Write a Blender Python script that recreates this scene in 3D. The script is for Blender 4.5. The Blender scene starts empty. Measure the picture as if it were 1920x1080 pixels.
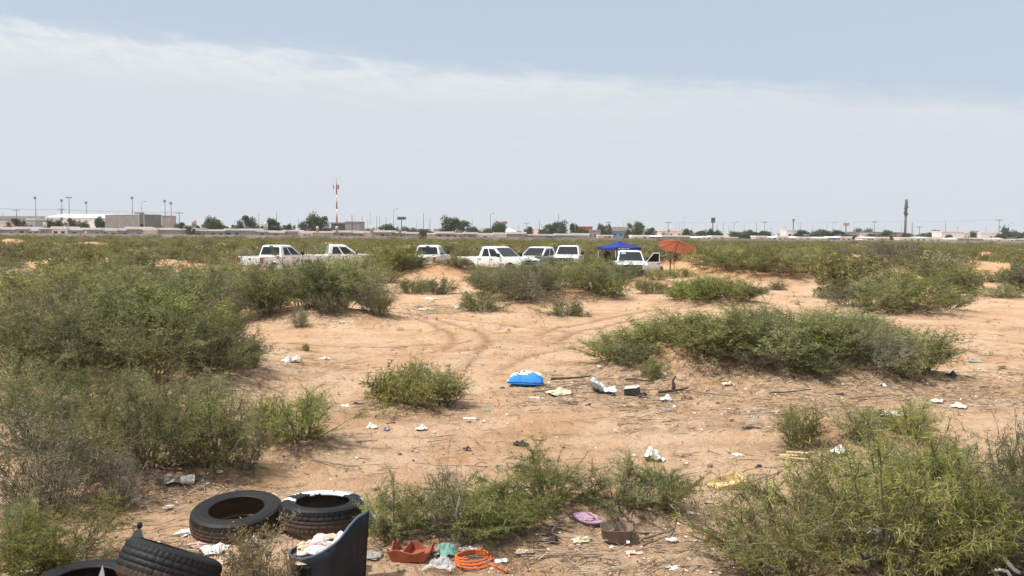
SKYC = ((5.0, 5.9, 7.0), (6.2, 6.58, 6.92), (7.2, 7.5, 7.75), (6.25, 6.62, 6.9))
HAZE = 0.0002
EXPO = 0.17
import bpy, bmesh, math, random
import numpy as np
from mathutils import Vector, Matrix, Euler

R = math.radians
scene = bpy.context.scene
col = scene.collection
rng = random.Random(7)

# ------------------------------------------------------------------ camera
FPX = 1500.0
CAM = Vector((0.0, 0.0, 2.4))
PITCH, ROLL = math.atan(101 / FPX), R(0.40)
_f = Vector((0, math.cos(PITCH), -math.sin(PITCH)))
_u0 = Vector((0, math.sin(PITCH), math.cos(PITCH)))
_r0 = Vector((1, 0, 0))
_r = _r0 * math.cos(ROLL) + _u0 * math.sin(ROLL)
_u = _u0 * math.cos(ROLL) - _r0 * math.sin(ROLL)
cd = bpy.data.cameras.new('camera')
cam = bpy.data.objects.new('camera', cd)
col.objects.link(cam)
cam.matrix_world = Matrix(((_r.x, _u.x, -_f.x, CAM.x), (_r.y, _u.y, -_f.y, CAM.y),
                           (_r.z, _u.z, -_f.z, CAM.z), (0, 0, 0, 1)))
cd.sensor_width = 36
cd.lens = 36 * FPX / 1920
cd.clip_start = 0.05
cd.clip_end = 6000
scene.camera = cam


def ray(px, py):
    return _f * FPX + _r * (px - 960) + _u * (540 - py)


def project(p):
    d = Vector(p) - CAM
    z = d.dot(_f)
    return 960 + FPX * d.dot(_r) / z, 540 - FPX * d.dot(_u) / z, z


def atd(px, py, y):
    """the point seen at a pixel, y metres away"""
    d = ray(px, py)
    return CAM + d * (y / d.y)


# ------------------------------------------------------------------ terrain height
def _hash(ix, iy, s):
    n = (ix.astype(np.int64) * 374761393 + iy.astype(np.int64) * 668265263 + s * 974711) & 0x7fffffff
    n = ((n ^ (n >> 13)) * 1274126177) & 0x7fffffff
    return ((n ^ (n >> 16)) & 0xffff) / 65535.0


def vnoise(x, y, s=0):
    x = np.asarray(x, float); y = np.asarray(y, float)
    ix = np.floor(x); iy = np.floor(y)
    fx = x - ix; fy = y - iy
    fx = fx * fx * (3 - 2 * fx); fy = fy * fy * (3 - 2 * fy)
    a = _hash(ix, iy, s); b = _hash(ix + 1, iy, s); c = _hash(ix, iy + 1, s); d = _hash(ix + 1, iy + 1, s)
    return (a + (b - a) * fx) * (1 - fy) + (c + (d - c) * fx) * fy - 0.5


def sstep(a, b, x):
    t = np.clip((np.asarray(x, float) - a) / (b - a), 0, 1)
    return t * t * (3 - 2 * t)


def zbase(x, y):
    return -0.32 * sstep(14, 46, y) - 0.0022 * np.asarray(x, float) * sstep(80, 260, y)


MOUNDS = []      # (x, y, rx, ry, h)


def hgt(x, y, fine=True):
    x = np.asarray(x, float); y = np.asarray(y, float)
    z = zbase(x, y)
    z = z + 0.10 * vnoise(x / 3.1, y / 3.1, 1) + 0.25 * vnoise(x / 11, y / 11, 2) * sstep(12, 40, y) \
        + 0.03 * vnoise(x / 1.1, y / 1.1, 3)
    for (mx, my, rx, ry, h) in MOUNDS:
        q = ((x - mx) / rx) ** 2 + ((y - my) / ry) ** 2
        z = z + np.where(q < 6, h * np.exp(-1.3 * np.minimum(q, 6) ** 1.15), 0)
    return z


def hz(x, y):
    return float(hgt(np.array([x]), np.array([y]))[0])


_T = np.geomspace(3.0, 900, 1400)


def hit(px, py):
    """where the line of sight of a pixel meets the ground"""
    d = ray(px, py)
    d = d / d.y
    xs = CAM.x + d.x * _T; ys = CAM.y + _T; zs = CAM.z + d.z * _T
    below = np.nonzero(zs < hgt(xs, ys))[0]
    i = below[0] if len(below) else len(_T) - 1
    return Vector((xs[i], ys[i], hz(xs[i], ys[i])))


def flat(px, py):
    d = ray(px, py)
    t = 10.0
    for _ in range(60):
        z = float(zbase(0, t * d.y))
        t = 0.5 * t + 0.5 * min(900, (z - CAM.z) / min(d.z, -1e-3))
    return CAM + d * t


def mound(px, py, wpx, h, ratio=0.7, back=0.0):
    """a sand hummock, its front foot at the pixel, its width in pixels"""
    p = flat(px, py)
    w = wpx / FPX * p.y / 2
    MOUNDS.append((p.x, p.y + w * ratio * 0.8 + back, w, w * ratio, h))


# hummocks of the near and middle ground
mound(215, 745, 560, 0.5, 0.75)          # big bush at the left
mound(40, 700, 300, 0.25, 0.8)
mound(590, 612, 320, 0.45, 0.6)           # bush behind it
mound(480, 600, 260, 0.4, 0.6)
mound(1440, 722, 640, 0.40, 0.5)          # long hummock at the right
mound(1300, 712, 300, 0.22, 0.5)
mound(1620, 722, 330, 0.22, 0.5)
mound(1690, 590, 280, 0.3, 0.6)
mound(1335, 575, 190, 0.28, 0.6)
mound(1030, 568, 330, 0.55, 0.6)
mound(910, 585, 110, 0.12, 0.6)
mound(1690, 850, 330, 0.16, 0.5)
mound(775, 772, 240, 0.10, 0.5)
mound(555, 850, 230, 0.12, 0.6)
mound(300, 915, 300, 0.18, 0.6)
mound(1130, 990, 420, 0.12, 0.5)
mound(850, 1030, 330, 0.08, 0.5)
mound(820, 527, 210, 0.95, 0.6)           # bare sand hump before the parked trucks
mound(740, 520, 140, 0.9, 0.7)
mound(1240, 540, 120, 0.45, 0.7)
mound(1375, 527, 170, 0.60, 0.6)
mound(1450, 532, 330, 0.75, 0.6)
mound(1850, 520, 200, 0.55, 0.6)
mound(1650, 500, 300, 0.60, 0.6)
mound(40, 522, 160, 0.55, 0.6)
mound(330, 512, 200, 0.55, 0.6)
mound(1290, 500, 150, 0.40, 0.6)
mound(1010, 512, 260, 0.35, 0.6)
mound(1215, 536, 110, 0.5, 0.6)
_mr = random.Random(41)
TRUCK_ZONE = []   # filled below; mounds keep clear of the parked trucks
for k in range(150):
    y = _mr.uniform(62, 240); x = _mr.uniform(-0.75, 0.75) * y
    w = _mr.uniform(2.0, 5.0)
    MOUNDS.append((x, y, w, w * 0.8, _mr.uniform(0.3, 0.8)))
# ------------------------------------------------------------------ materials
def newmat(name):
    m = bpy.data.materials.new(name)
    m.use_nodes = True
    nt = m.node_tree
    nt.nodes.clear()
    return m, nt, nt.nodes, nt.links


def rgba(c):
    return (c[0], c[1], c[2], 1)


def mat(name, c1, c2=None, scale=8.0, rough=0.7, bump=0.0, metal=0.0, detail=5.0, c3=None, spec=0.3, bscale=None,
        coat=0.0, coords='Object', lo=0.3, hi=0.7):
    m, nt, N, L = newmat(name)
    out = N.new('ShaderNodeOutputMaterial')
    b = N.new('ShaderNodeBsdfPrincipled')
    L.new(b.outputs[0], out.inputs[0])
    b.inputs['Roughness'].default_value = rough
    b.inputs['Metallic'].default_value = metal
    b.inputs['Specular IOR Level'].default_value = spec
    b.inputs['Coat Weight'].default_value = coat
    if c2 is None:
        c2 = tuple(x * 0.82 for x in c1)
    tc = N.new('ShaderNodeTexCoord')
    nz = N.new('ShaderNodeTexNoise')
    nz.inputs['Scale'].default_value = scale
    nz.inputs['Detail'].default_value = detail
    L.new(tc.outputs[coords], nz.inputs['Vector'])
    cr = N.new('ShaderNodeValToRGB')
    cr.color_ramp.elements[0].position = lo; cr.color_ramp.elements[0].color = rgba(c1)
    cr.color_ramp.elements[1].position = hi; cr.color_ramp.elements[1].color = rgba(c2)
    if c3:
        e = cr.color_ramp.elements.new(0.5 * (lo + hi)); e.color = rgba(c3)
    L.new(nz.outputs['Fac'], cr.inputs[0])
    L.new(cr.outputs[0], b.inputs['Base Color'])
    if bump:
        bp = N.new('ShaderNodeBump'); bp.inputs['Strength'].default_value = bump
        bp.inputs['Distance'].default_value = 0.02
        n2 = N.new('ShaderNodeTexNoise'); n2.inputs['Scale'].default_value = bscale or scale * 3
        n2.inputs['Detail'].default_value = 6
        L.new(tc.outputs[coords], n2.inputs['Vector'])
        L.new(n2.outputs['Fac'], bp.inputs['Height']); L.new(bp.outputs[0], b.inputs['Normal'])
    return m


def leafmat(name, c1, c2, c3, transl=0.25, var=0.25):
    """leaves: each leaf its own tone (attribute), each plant a tone of its own (object random)"""
    m, nt, N, L = newmat(name)
    out = N.new('ShaderNodeOutputMaterial')
    at = N.new('ShaderNodeAttribute'); at.attribute_name = 'tone'
    cr = N.new('ShaderNodeValToRGB')
    cr.color_ramp.elements[0].position = 0.0; cr.color_ramp.elements[0].color = rgba(c1)
    cr.color_ramp.elements[1].position = 1.0; cr.color_ramp.elements[1].color = rgba(c3)
    e = cr.color_ramp.elements.new(0.5); e.color = rgba(c2)
    L.new(at.outputs['Fac'], cr.inputs[0])
    oi = N.new('ShaderNodeObjectInfo')
    hs = N.new('ShaderNodeHueSaturation')
    mr = N.new('ShaderNodeMapRange'); mr.inputs['To Min'].default_value = 0.475; mr.inputs['To Max'].default_value = 0.51
    L.new(oi.outputs['Random'], mr.inputs['Value']); L.new(mr.outputs[0], hs.inputs['Hue'])
    mv = N.new('ShaderNodeMapRange'); mv.inputs['To Min'].default_value = 1 - var; mv.inputs['To Max'].default_value = 1 + var
    ml = N.new('ShaderNodeMath'); ml.operation = 'FRACT'
    mm = N.new('ShaderNodeMath'); mm.operation = 'MULTIPLY'; mm.inputs[1].default_value = 7.31
    L.new(oi.outputs['Random'], mm.inputs[0]); L.new(mm.outputs[0], ml.inputs[0])
    L.new(ml.outputs[0], mv.inputs['Value']); L.new(mv.outputs[0], hs.inputs['Value'])
    ms = N.new('ShaderNodeMapRange'); ms.inputs['To Min'].default_value = 0.75; ms.inputs['To Max'].default_value = 1.1
    m2 = N.new('ShaderNodeMath'); m2.operation = 'MULTIPLY'; m2.inputs[1].default_value = 13.7
    m3 = N.new('ShaderNodeMath'); m3.operation = 'FRACT'
    L.new(oi.outputs['Random'], m2.inputs[0]); L.new(m2.outputs[0], m3.inputs[0]); L.new(m3.outputs[0], ms.inputs['Value'])
    L.new(ms.outputs[0], hs.inputs['Saturation'])
    L.new(cr.outputs[0], hs.inputs['Color'])
    d = N.new('ShaderNodeBsdfDiffuse'); t = N.new('ShaderNodeBsdfTranslucent')
    L.new(hs.outputs[0], d.inputs['Color']); L.new(hs.outputs[0], t.inputs['Color'])
    mx = N.new('ShaderNodeMixShader'); mx.inputs[0].default_value = transl
    L.new(d.outputs[0], mx.inputs[1]); L.new(t.outputs[0], mx.inputs[2])
    L.new(mx.outputs[0], out.inputs[0])
    return m


M = {}
M['leaf_green'] = leafmat('leaf_green', (0.072, 0.095, 0.025), (0.235, 0.275, 0.072), (0.50, 0.51, 0.19), 0.42)
M['leaf_olive'] = leafmat('leaf_olive', (0.072, 0.090, 0.027), (0.215, 0.245, 0.072), (0.44, 0.44, 0.165), 0.42)
M['leaf_grey'] = leafmat('leaf_grey', (0.11, 0.115, 0.055), (0.255, 0.255, 0.13), (0.43, 0.41, 0.24), 0.35)
M['leaf_dry'] = leafmat('leaf_dry', (0.20, 0.155, 0.08), (0.29, 0.225, 0.12), (0.37, 0.31, 0.18), 0.2)
M['leaf_far'] = leafmat('leaf_far', (0.115, 0.13, 0.043), (0.225, 0.232, 0.083), (0.37, 0.35, 0.165), 0.36)
M['leaf_tree'] = leafmat('leaf_tree', (0.055, 0.08, 0.03), (0.09, 0.12, 0.042), (0.155, 0.19, 0.07), 0.3)
M['bark'] = mat('bark', (0.13, 0.10, 0.075), (0.30, 0.24, 0.18), 14, 0.9)
M['bark_grey'] = mat('bark_grey', (0.15, 0.125, 0.10), (0.30, 0.26, 0.21), 14, 0.9)
M['rubber'] = mat('rubber', (0.022, 0.022, 0.024), (0.045, 0.043, 0.042), 12, 0.62, 0.3, spec=0.35)
M['rubber_far'] = mat('rubber_far', (0.03, 0.03, 0.03), (0.06, 0.055, 0.05), 6, 0.8)
M['glass_dark'] = mat('glass_dark', (0.012, 0.014, 0.015), (0.02, 0.024, 0.024), 2, 0.06, spec=0.5)
M['chrome'] = mat('chrome', (0.55, 0.55, 0.55), (0.4, 0.4, 0.4), 5, 0.25, metal=1.0)
M['plastic_black'] = mat('plastic_black', (0.02, 0.02, 0.022), (0.035, 0.034, 0.034), 6, 0.5)
M['lamp_red'] = mat('lamp_red', (0.28, 0.012, 0.015), (0.2, 0.01, 0.012), 10, 0.2, spec=0.5)
M['lamp_clear'] = mat('lamp_clear', (0.5, 0.52, 0.54), (0.38, 0.4, 0.42), 10, 0.12, spec=0.5)
M['steel'] = mat('steel', (0.22, 0.23, 0.24), (0.32, 0.33, 0.34), 3, 0.5)
M['steel_dark'] = mat('steel_dark', (0.06, 0.065, 0.07), (0.1, 0.105, 0.11), 3, 0.6)
M['pole_blue'] = mat('pole_blue', (0.16, 0.22, 0.34), (0.22, 0.28, 0.40), 3, 0.6)
M['pole_wood'] = mat('pole_wood', (0.14, 0.12, 0.11), (0.22, 0.19, 0.17), 3, 0.85)
M['concrete'] = mat('concrete', (0.34, 0.32, 0.30), (0.26, 0.245, 0.23), 0.8, 0.9)
M['wall_white'] = mat('wall_white', (0.80, 0.79, 0.76), (0.68, 0.67, 0.63), 0.5, 0.85)
M['wall_cream'] = mat('wall_cream', (0.72, 0.66, 0.54), (0.62, 0.56, 0.45), 0.5, 0.85)
M['wall_grey'] = mat('wall_grey', (0.33, 0.32, 0.315), (0.26, 0.25, 0.245), 0.5, 0.85)
M['wall_pink'] = mat('wall_pink', (0.52, 0.45, 0.42), (0.45, 0.38, 0.355), 0.5, 0.85)
M['wall_blue'] = mat('wall_blue', (0.16, 0.27, 0.42), (0.12, 0.22, 0.36), 0.5, 0.8)
M['wall_bluegrey'] = mat('wall_bluegrey', (0.36, 0.40, 0.45), (0.30, 0.34, 0.39), 0.3, 0.8)
M['wall_red'] = mat('wall_red', (0.5, 0.12, 0.09), (0.42, 0.1, 0.08), 0.5, 0.8)
M['wall_orange'] = mat('wall_orange', (0.62, 0.34, 0.12), (0.55, 0.28, 0.1), 0.5, 0.8)
M['roof_white'] = mat('roof_white', (0.82, 0.81, 0.78), (0.7, 0.69, 0.65), 0.6, 0.8)
M['roof_sheet'] = mat('roof_sheet', (0.86, 0.86, 0.86), (0.78, 0.78, 0.78), 0.3, 0.5)
M['roof_grey'] = mat('roof_grey', (0.36, 0.35, 0.34), (0.28, 0.27, 0.26), 0.5, 0.85)
M['window_dark'] = mat('window_dark', (0.03, 0.033, 0.036), (0.05, 0.052, 0.055), 1.0, 0.2)
M['tank'] = mat('tank', (0.66, 0.60, 0.46), (0.56, 0.5, 0.38), 2, 0.6)
M['tower_red'] = mat('tower_red', (0.33, 0.09, 0.08), (0.27, 0.08, 0.07), 1, 0.6)
M['tower_white'] = mat('tower_white', (0.78, 0.78, 0.78), (0.68, 0.68, 0.68), 1, 0.6)
M['canvas_blue'] = mat('canvas_blue', (0.038, 0.058, 0.32), (0.03, 0.048, 0.26), 4, 0.75, 0.2)
M['canvas_orange'] = mat('canvas_orange', (0.58, 0.20, 0.11), (0.50, 0.165, 0.09), 4, 0.8, 0.2)
M['canvas_white'] = mat('canvas_white', (0.8, 0.8, 0.8), (0.72, 0.72, 0.72), 2, 0.8)


def cloth_light(m, k):
    """thin cloth lets some of the sun through"""
    nt = m.node_tree; b = next(n for n in nt.nodes if n.type == 'BSDF_PRINCIPLED'); o = next(n for n in nt.nodes if n.type == 'OUTPUT_MATERIAL')
    t = nt.nodes.new('ShaderNodeBsdfTranslucent'); mx = nt.nodes.new('ShaderNodeMixShader'); mx.inputs[0].default_value = k
    src = b.inputs['Base Color'].links[0].from_socket
    nt.links.new(src, t.inputs['Color']); nt.links.new(b.outputs[0], mx.inputs[1]); nt.links.new(t.outputs[0], mx.inputs[2]); nt.links.new(mx.outputs[0], o.inputs[0])


cloth_light(M['canvas_orange'], 0.4)
cloth_light(M['canvas_blue'], 0.2)


def paint_mat():
    """white car paint, dusty along its lower edge"""
    m, nt, N, L = newmat('white_paint')
    out = N.new('ShaderNodeOutputMaterial'); b = N.new('ShaderNodeBsdfPrincipled'); L.new(b.outputs[0], out.inputs[0])
    b.inputs['Roughness'].default_value = 0.35; b.inputs['Coat Weight'].default_value = 0.4
    tc = N.new('ShaderNodeTexCoord'); sp = N.new('ShaderNodeSeparateXYZ'); L.new(tc.outputs['Object'], sp.inputs[0])
    nz = N.new('ShaderNodeTexNoise'); nz.inputs['Scale'].default_value = 4; L.new(tc.outputs['Object'], nz.inputs['Vector'])
    ad = N.new('ShaderNodeMath'); ad.operation = 'MULTIPLY_ADD'; ad.inputs[1].default_value = -0.35
    L.new(nz.outputs['Fac'], ad.inputs[0]); L.new(sp.outputs['Z'], ad.inputs[2])
    mr = N.new('ShaderNodeMapRange'); mr.inputs['From Min'].default_value = 0.30; mr.inputs['From Max'].default_value = 0.75
    mr.inputs['To Min'].default_value = 0.75; mr.inputs['To Max'].default_value = 0.0
    L.new(ad.outputs[0], mr.inputs['Value'])
    mx = N.new('ShaderNodeMix'); mx.data_type = 'RGBA'
    mx.inputs[6].default_value = (0.82, 0.82, 0.82, 1); mx.inputs[7].default_value = (0.42, 0.32, 0.25, 1)
    L.new(mr.outputs[0], mx.inputs[0]); L.new(mx.outputs[2], b.inputs['Base Color'])
    return m


M['paint'] = paint_mat()


def block_mat(name, c1, c2, mortar, bw=0.4, bh=0.2, mort=0.012):
    m, nt, N, L = newmat(name)
    out = N.new('ShaderNodeOutputMaterial'); b = N.new('ShaderNodeBsdfPrincipled'); L.new(b.outputs[0], out.inputs[0])
    b.inputs['Roughness'].default_value = 0.9
    tc = N.new('ShaderNodeTexCoord'); sp = N.new('ShaderNodeSeparateXYZ'); L.new(tc.outputs['Object'], sp.inputs[0])
    ad = N.new('ShaderNodeMath'); L.new(sp.outputs['X'], ad.inputs[0]); L.new(sp.outputs['Y'], ad.inputs[1])
    cb = N.new('ShaderNodeCombineXYZ'); L.new(ad.outputs[0], cb.inputs[0]); L.new(sp.outputs['Z'], cb.inputs[1])
    br = N.new('ShaderNodeTexBrick'); L.new(cb.outputs[0], br.inputs['Vector'])
    br.inputs['Scale'].default_value = 1; br.inputs['Brick Width'].default_value = bw; br.inputs['Row Height'].default_value = bh
    br.inputs['Mortar Size'].default_value = mort
    br.inputs['Color1'].default_value = rgba(c1); br.inputs['Color2'].default_value = rgba(c2); br.inputs['Mortar'].default_value = rgba(mortar)
    nz = N.new('ShaderNodeTexNoise'); nz.inputs['Scale'].default_value = 0.7; nz.inputs['Detail'].default_value = 6
    L.new(tc.outputs['Object'], nz.inputs['Vector'])
    mr = N.new('ShaderNodeMapRange'); mr.inputs['To Min'].default_value = 0.6; mr.inputs['To Max'].default_value = 1.35
    L.new(nz.outputs['Fac'], mr.inputs['Value'])
    ml = N.new('ShaderNodeMix'); ml.data_type = 'RGBA'; ml.blend_type = 'MULTIPLY'; ml.inputs[0].default_value = 1
    L.new(br.outputs['Color'], ml.inputs[6]); L.new(mr.outputs[0], ml.inputs[7])
    L.new(ml.outputs[2], b.inputs['Base Color'])
    return m


M['block'] = block_mat('block', (0.20, 0.188, 0.175), (0.25, 0.236, 0.222), (0.15, 0.142, 0.135))
M['block_wall'] = block_mat('block_wall', (0.37, 0.368, 0.375), (0.42, 0.418, 0.425), (0.3, 0.298, 0.30))


def ground_mat():
    m, nt, N, L = newmat('sand')
    out = N.new('ShaderNodeOutputMaterial'); b = N.new('ShaderNodeBsdfPrincipled'); L.new(b.outputs[0], out.inputs[0])
    b.inputs['Roughness'].default_value = 0.95; b.inputs['Specular IOR Level'].default_value = 0.1
    g = N.new('ShaderNodeNewGeometry')

    def noise(scale, detail=5, rough=0.55, dist=0.0):
        n = N.new('ShaderNodeTexNoise'); n.inputs['Scale'].default_value = scale; n.inputs['Detail'].default_value = detail
        n.inputs['Roughness'].default_value = rough; n.inputs['Distortion'].default_value = dist
        L.new(g.outputs['Position'], n.inputs['Vector']); return n

    def mixc(fac, a, bb):
        x = N.new('ShaderNodeMix'); x.data_type = 'RGBA'
        for s, v in ((0, fac), (6, a), (7, bb)):
            if isinstance(v, tuple): x.inputs[s].default_value = rgba(v)
            elif isinstance(v, float): x.inputs[s].default_value = v
            else: L.new(v, x.inputs[s])
        return x.outputs[2]

    def ramp(src, a, bb, lo=0.0, hi=1.0):
        r = N.new('ShaderNodeMapRange'); r.inputs['From Min'].default_value = a; r.inputs['From Max'].default_value = bb
        r.inputs['To Min'].default_value = lo; r.inputs['To Max'].default_value = hi
        L.new(src, r.inputs['Value']); return r.outputs[0]
    pale, mid, orange, brown = SAND
    c = mixc(ramp(noise(0.35, 6).outputs['Fac'], 0.35, 0.65), pale, mid)
    c = mixc(ramp(noise(0.8, 7, 0.62, 0.4).outputs['Fac'], 0.46, 0.66, 0, 0.85), c, orange)
    c = mixc(ramp(noise(2.6, 8, 0.72, 0.8).outputs['Fac'], 0.54, 0.68, 0, 0.6), c, brown)
    c = mixc(ramp(noise(14, 6, 0.82).outputs['Fac'], 0.56, 0.64, 0, 0.7), c, brown)
    c = mixc(ramp(noise(24, 4, 0.75).outputs['Fac'], 0.55, 0.66, 0, 0.5), c, pale)
    at = N.new('ShaderNodeAttribute'); at.attribute_name = 'soil'
    sp = N.new('ShaderNodeSeparateColor'); L.new(at.outputs['Color'], sp.inputs[0])
    tr = N.new('ShaderNodeMath'); tr.operation = 'MULTIPLY'; L.new(sp.outputs[0], tr.inputs[0])
    L.new(ramp(noise(5, 4).outputs['Fac'], 0.3, 0.6, 0.35, 1.0), tr.inputs[1])
    c = mixc(tr.outputs[0], c, (0.36, 0.21, 0.12))
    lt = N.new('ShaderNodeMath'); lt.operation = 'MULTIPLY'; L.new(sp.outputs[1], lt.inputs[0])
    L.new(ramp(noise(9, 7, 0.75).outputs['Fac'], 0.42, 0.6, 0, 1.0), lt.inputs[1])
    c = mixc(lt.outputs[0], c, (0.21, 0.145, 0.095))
    rd = N.new('ShaderNodeMath'); rd.operation = 'MULTIPLY'; L.new(sp.outputs[2], rd.inputs[0]); rd.inputs[1].default_value = 0.8
    c = mixc(rd.outputs[0], c, orange)
    L.new(c, b.inputs['Base Color'])
    h = N.new('ShaderNodeMath'); h.operation = 'MULTIPLY_ADD'; h.inputs[1].default_value = 0.35
    L.new(noise(30, 6, 0.7).outputs['Fac'], h.inputs[0]); L.new(noise(6, 8, 0.65).outputs['Fac'], h.inputs[2])
    bp = N.new('ShaderNodeBump'); bp.inputs['Strength'].default_value = 1.0; bp.inputs['Distance'].default_value = 0.14
    L.new(h.outputs[0], bp.inputs['Height']); L.new(bp.outputs[0], b.inputs['Normal'])
    return m


SAND = ((0.78, 0.545, 0.365), (0.71, 0.46, 0.28), (0.60, 0.335, 0.17), (0.30, 0.19, 0.115))
M['sand'] = ground_mat()
# ------------------------------------------------------------------ mesh tools
class MB:
    """collects shapes that become ONE mesh object"""
    def __init__(s):
        s.v = []; s.f = []; s.smooth = []

    def add(s, vs, fs, smooth=False, M4=None):
        o = len(s.v)
        for p in vs:
            s.v.append(tuple(M4 @ Vector(p)) if M4 is not None else tuple(p))
        for f in fs:
            s.f.append([i + o for i in f]); s.smooth.append(smooth)
        return s

    def box(s, x0, x1, y0, y1, z0, z1, M4=None):
        vs = [(x0, y0, z0), (x1, y0, z0), (x1, y1, z0), (x0, y1, z0), (x0, y0, z1), (x1, y0, z1), (x1, y1, z1), (x0, y1, z1)]
        return s.add(vs, [(3, 2, 1, 0), (4, 5, 6, 7), (0, 1, 5, 4), (1, 2, 6, 5), (2, 3, 7, 6), (3, 0, 4, 7)], False, M4)

    def prism(s, poly, y0, y1, M4=None):
        """polygon in x,z pulled along y"""
        n = len(poly)
        vs = [(x, y0, z) for x, z in poly] + [(x, y1, z) for x, z in poly]
        fs = [list(range(n)), list(range(2 * n - 1, n - 1, -1))]
        fs += [(i, i + n, (i + 1) % n + n, (i + 1) % n) for i in range(n)]
        return s.add(vs, fs, False, M4)

    def tube(s, pts, rad, n=6, cap=True, M4=None):
        pts = [Vector(p) for p in pts]
        if not isinstance(rad, (list, tuple)): rad = [rad] * len(pts)
        vs = []; fs = []
        for i, p in enumerate(pts):
            t = (pts[min(i + 1, len(pts) - 1)] - pts[max(i - 1, 0)]).normalized()
            a = t.cross(Vector((0, 0, 1)))
            if a.length < 1e-3: a = t.cross(Vector((0, 1, 0)))
            a.normalize(); b = t.cross(a)
            for k in range(n):
                w = 2 * math.pi * k / n
                vs.append(p + (a * math.cos(w) + b * math.sin(w)) * rad[i])
        for i in range(len(pts) - 1):
            for k in range(n):
                fs.append((i * n + k, i * n + (k + 1) % n, (i + 1) * n + (k + 1) % n, (i + 1) * n + k))
        if cap:
            fs.append(list(range(n - 1, -1, -1))); fs.append([(len(pts) - 1) * n + k for k in range(n)])
        return s.add(vs, fs, n > 5, M4)

    def lathe(s, prof, n=32, M4=None, closed=False, fn=None):
        """profile (r, z) turned about z"""
        vs = []; fs = []; m = len(prof)
        for k in range(n):
            w = 2 * math.pi * k / n
            for j, (r, z) in enumerate(prof):
                rr, zz = (r, z) if fn is None else fn(k, j, r, z)
                vs.append((rr * math.cos(w), rr * math.sin(w), zz))
        for k in range(n):
            k2 = (k + 1) % n
            for j in range(m if closed else m - 1):
                j2 = (j + 1) % m
                fs.append((k * m + j, k2 * m + j, k2 * m + j2, k * m + j2))
        return s.add(vs, fs, True, M4)

    def build(s, name, material, parent=None, bevel=0.0, seg=2, loc=None, solid=0.0, link=True):
        me = bpy.data.meshes.new(name)
        me.from_pydata(s.v, [], s.f)
        me.polygons.foreach_set('use_smooth', s.smooth)
        me.materials.append(material)
        me.validate(); me.update()
        o = bpy.data.objects.new(name, me)
        if link: col.objects.link(o)
        if parent: o.parent = parent
        if loc is not None: o.location = loc
        if solid:
            sm = o.modifiers.new('s', 'SOLIDIFY'); sm.thickness = solid; sm.offset = 0
        if bevel:
            bm = o.modifiers.new('b', 'BEVEL'); bm.width = bevel; bm.segments = seg; bm.limit_method = 'ANGLE'; bm.angle_limit = R(30)
        return o


def tag(o, label=None, cat=None, group=None, kind=None):
    if label: o['label'] = label
    if cat: o['category'] = cat
    if group: o['group'] = group
    if kind: o['kind'] = kind
    return o


def empty(name, loc=(0, 0, 0), rz=0.0, label=None, cat=None, group=None):
    o = bpy.data.objects.new(name, None)
    o.empty_display_size = 0.2
    col.objects.link(o)
    o.location = loc; o.rotation_euler = (0, 0, rz)
    return tag(o, label, cat, group)


KIDS = {}


def copy_tree(o, parent=None):
    c = o.copy(); col.objects.link(c)
    if parent: c.parent = parent
    for ch in [x for x in bpy.data.objects if x.parent == o]:
        copy_tree(ch, c)
    return c


def mesh_np(name, V, F4, material, tone=None, parent=None, smooth=False):
    """a mesh of quads from arrays"""
    me = bpy.data.meshes.new(name)
    V = np.ascontiguousarray(V, dtype=np.float32); F4 = np.ascontiguousarray(F4, dtype=np.int32)
    k = F4.shape[1]
    me.vertices.add(len(V)); me.vertices.foreach_set('co', V.ravel())
    me.loops.add(F4.size); me.loops.foreach_set('vertex_index', F4.ravel())
    me.polygons.add(len(F4))
    me.polygons.foreach_set('loop_start', np.arange(0, F4.size, k, dtype=np.int32))
    me.polygons.foreach_set('loop_total', np.full(len(F4), k, dtype=np.int32))
    if smooth: me.polygons.foreach_set('use_smooth', np.ones(len(F4), dtype=bool))
    if tone is not None:
        a = me.attributes.new('tone', 'FLOAT', 'FACE'); a.data.foreach_set('value', np.ascontiguousarray(tone, dtype=np.float32))
    me.materials.append(material)
    me.update(calc_edges=True)
    if parent is False: return me
    o = bpy.data.objects.new(name, me); col.objects.link(o)
    if parent: o.parent = parent
    return o


def leaf_quads(P, D, L, Wd, rs):
    """diamond leaflets at P along D"""
    n = len(P)
    D = D / np.maximum(np.linalg.norm(D, axis=1, keepdims=True), 1e-6)
    rnd = rs.normal(size=(n, 3))
    S = np.cross(D, rnd); S /= np.maximum(np.linalg.norm(S, axis=1, keepdims=True), 1e-6)
    L = np.broadcast_to(np.asarray(L, float).reshape(-1, 1), (n, 1)); Wd = np.broadcast_to(np.asarray(Wd, float).reshape(-1, 1), (n, 1))
    V = np.empty((n, 4, 3))
    V[:, 0] = P; V[:, 1] = P + D * L * 0.45 + S * Wd * 0.5; V[:, 2] = P + D * L; V[:, 3] = P + D * L * 0.45 - S * Wd * 0.5
    return V.reshape(-1, 3), np.arange(4 * n).reshape(n, 4)


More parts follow.
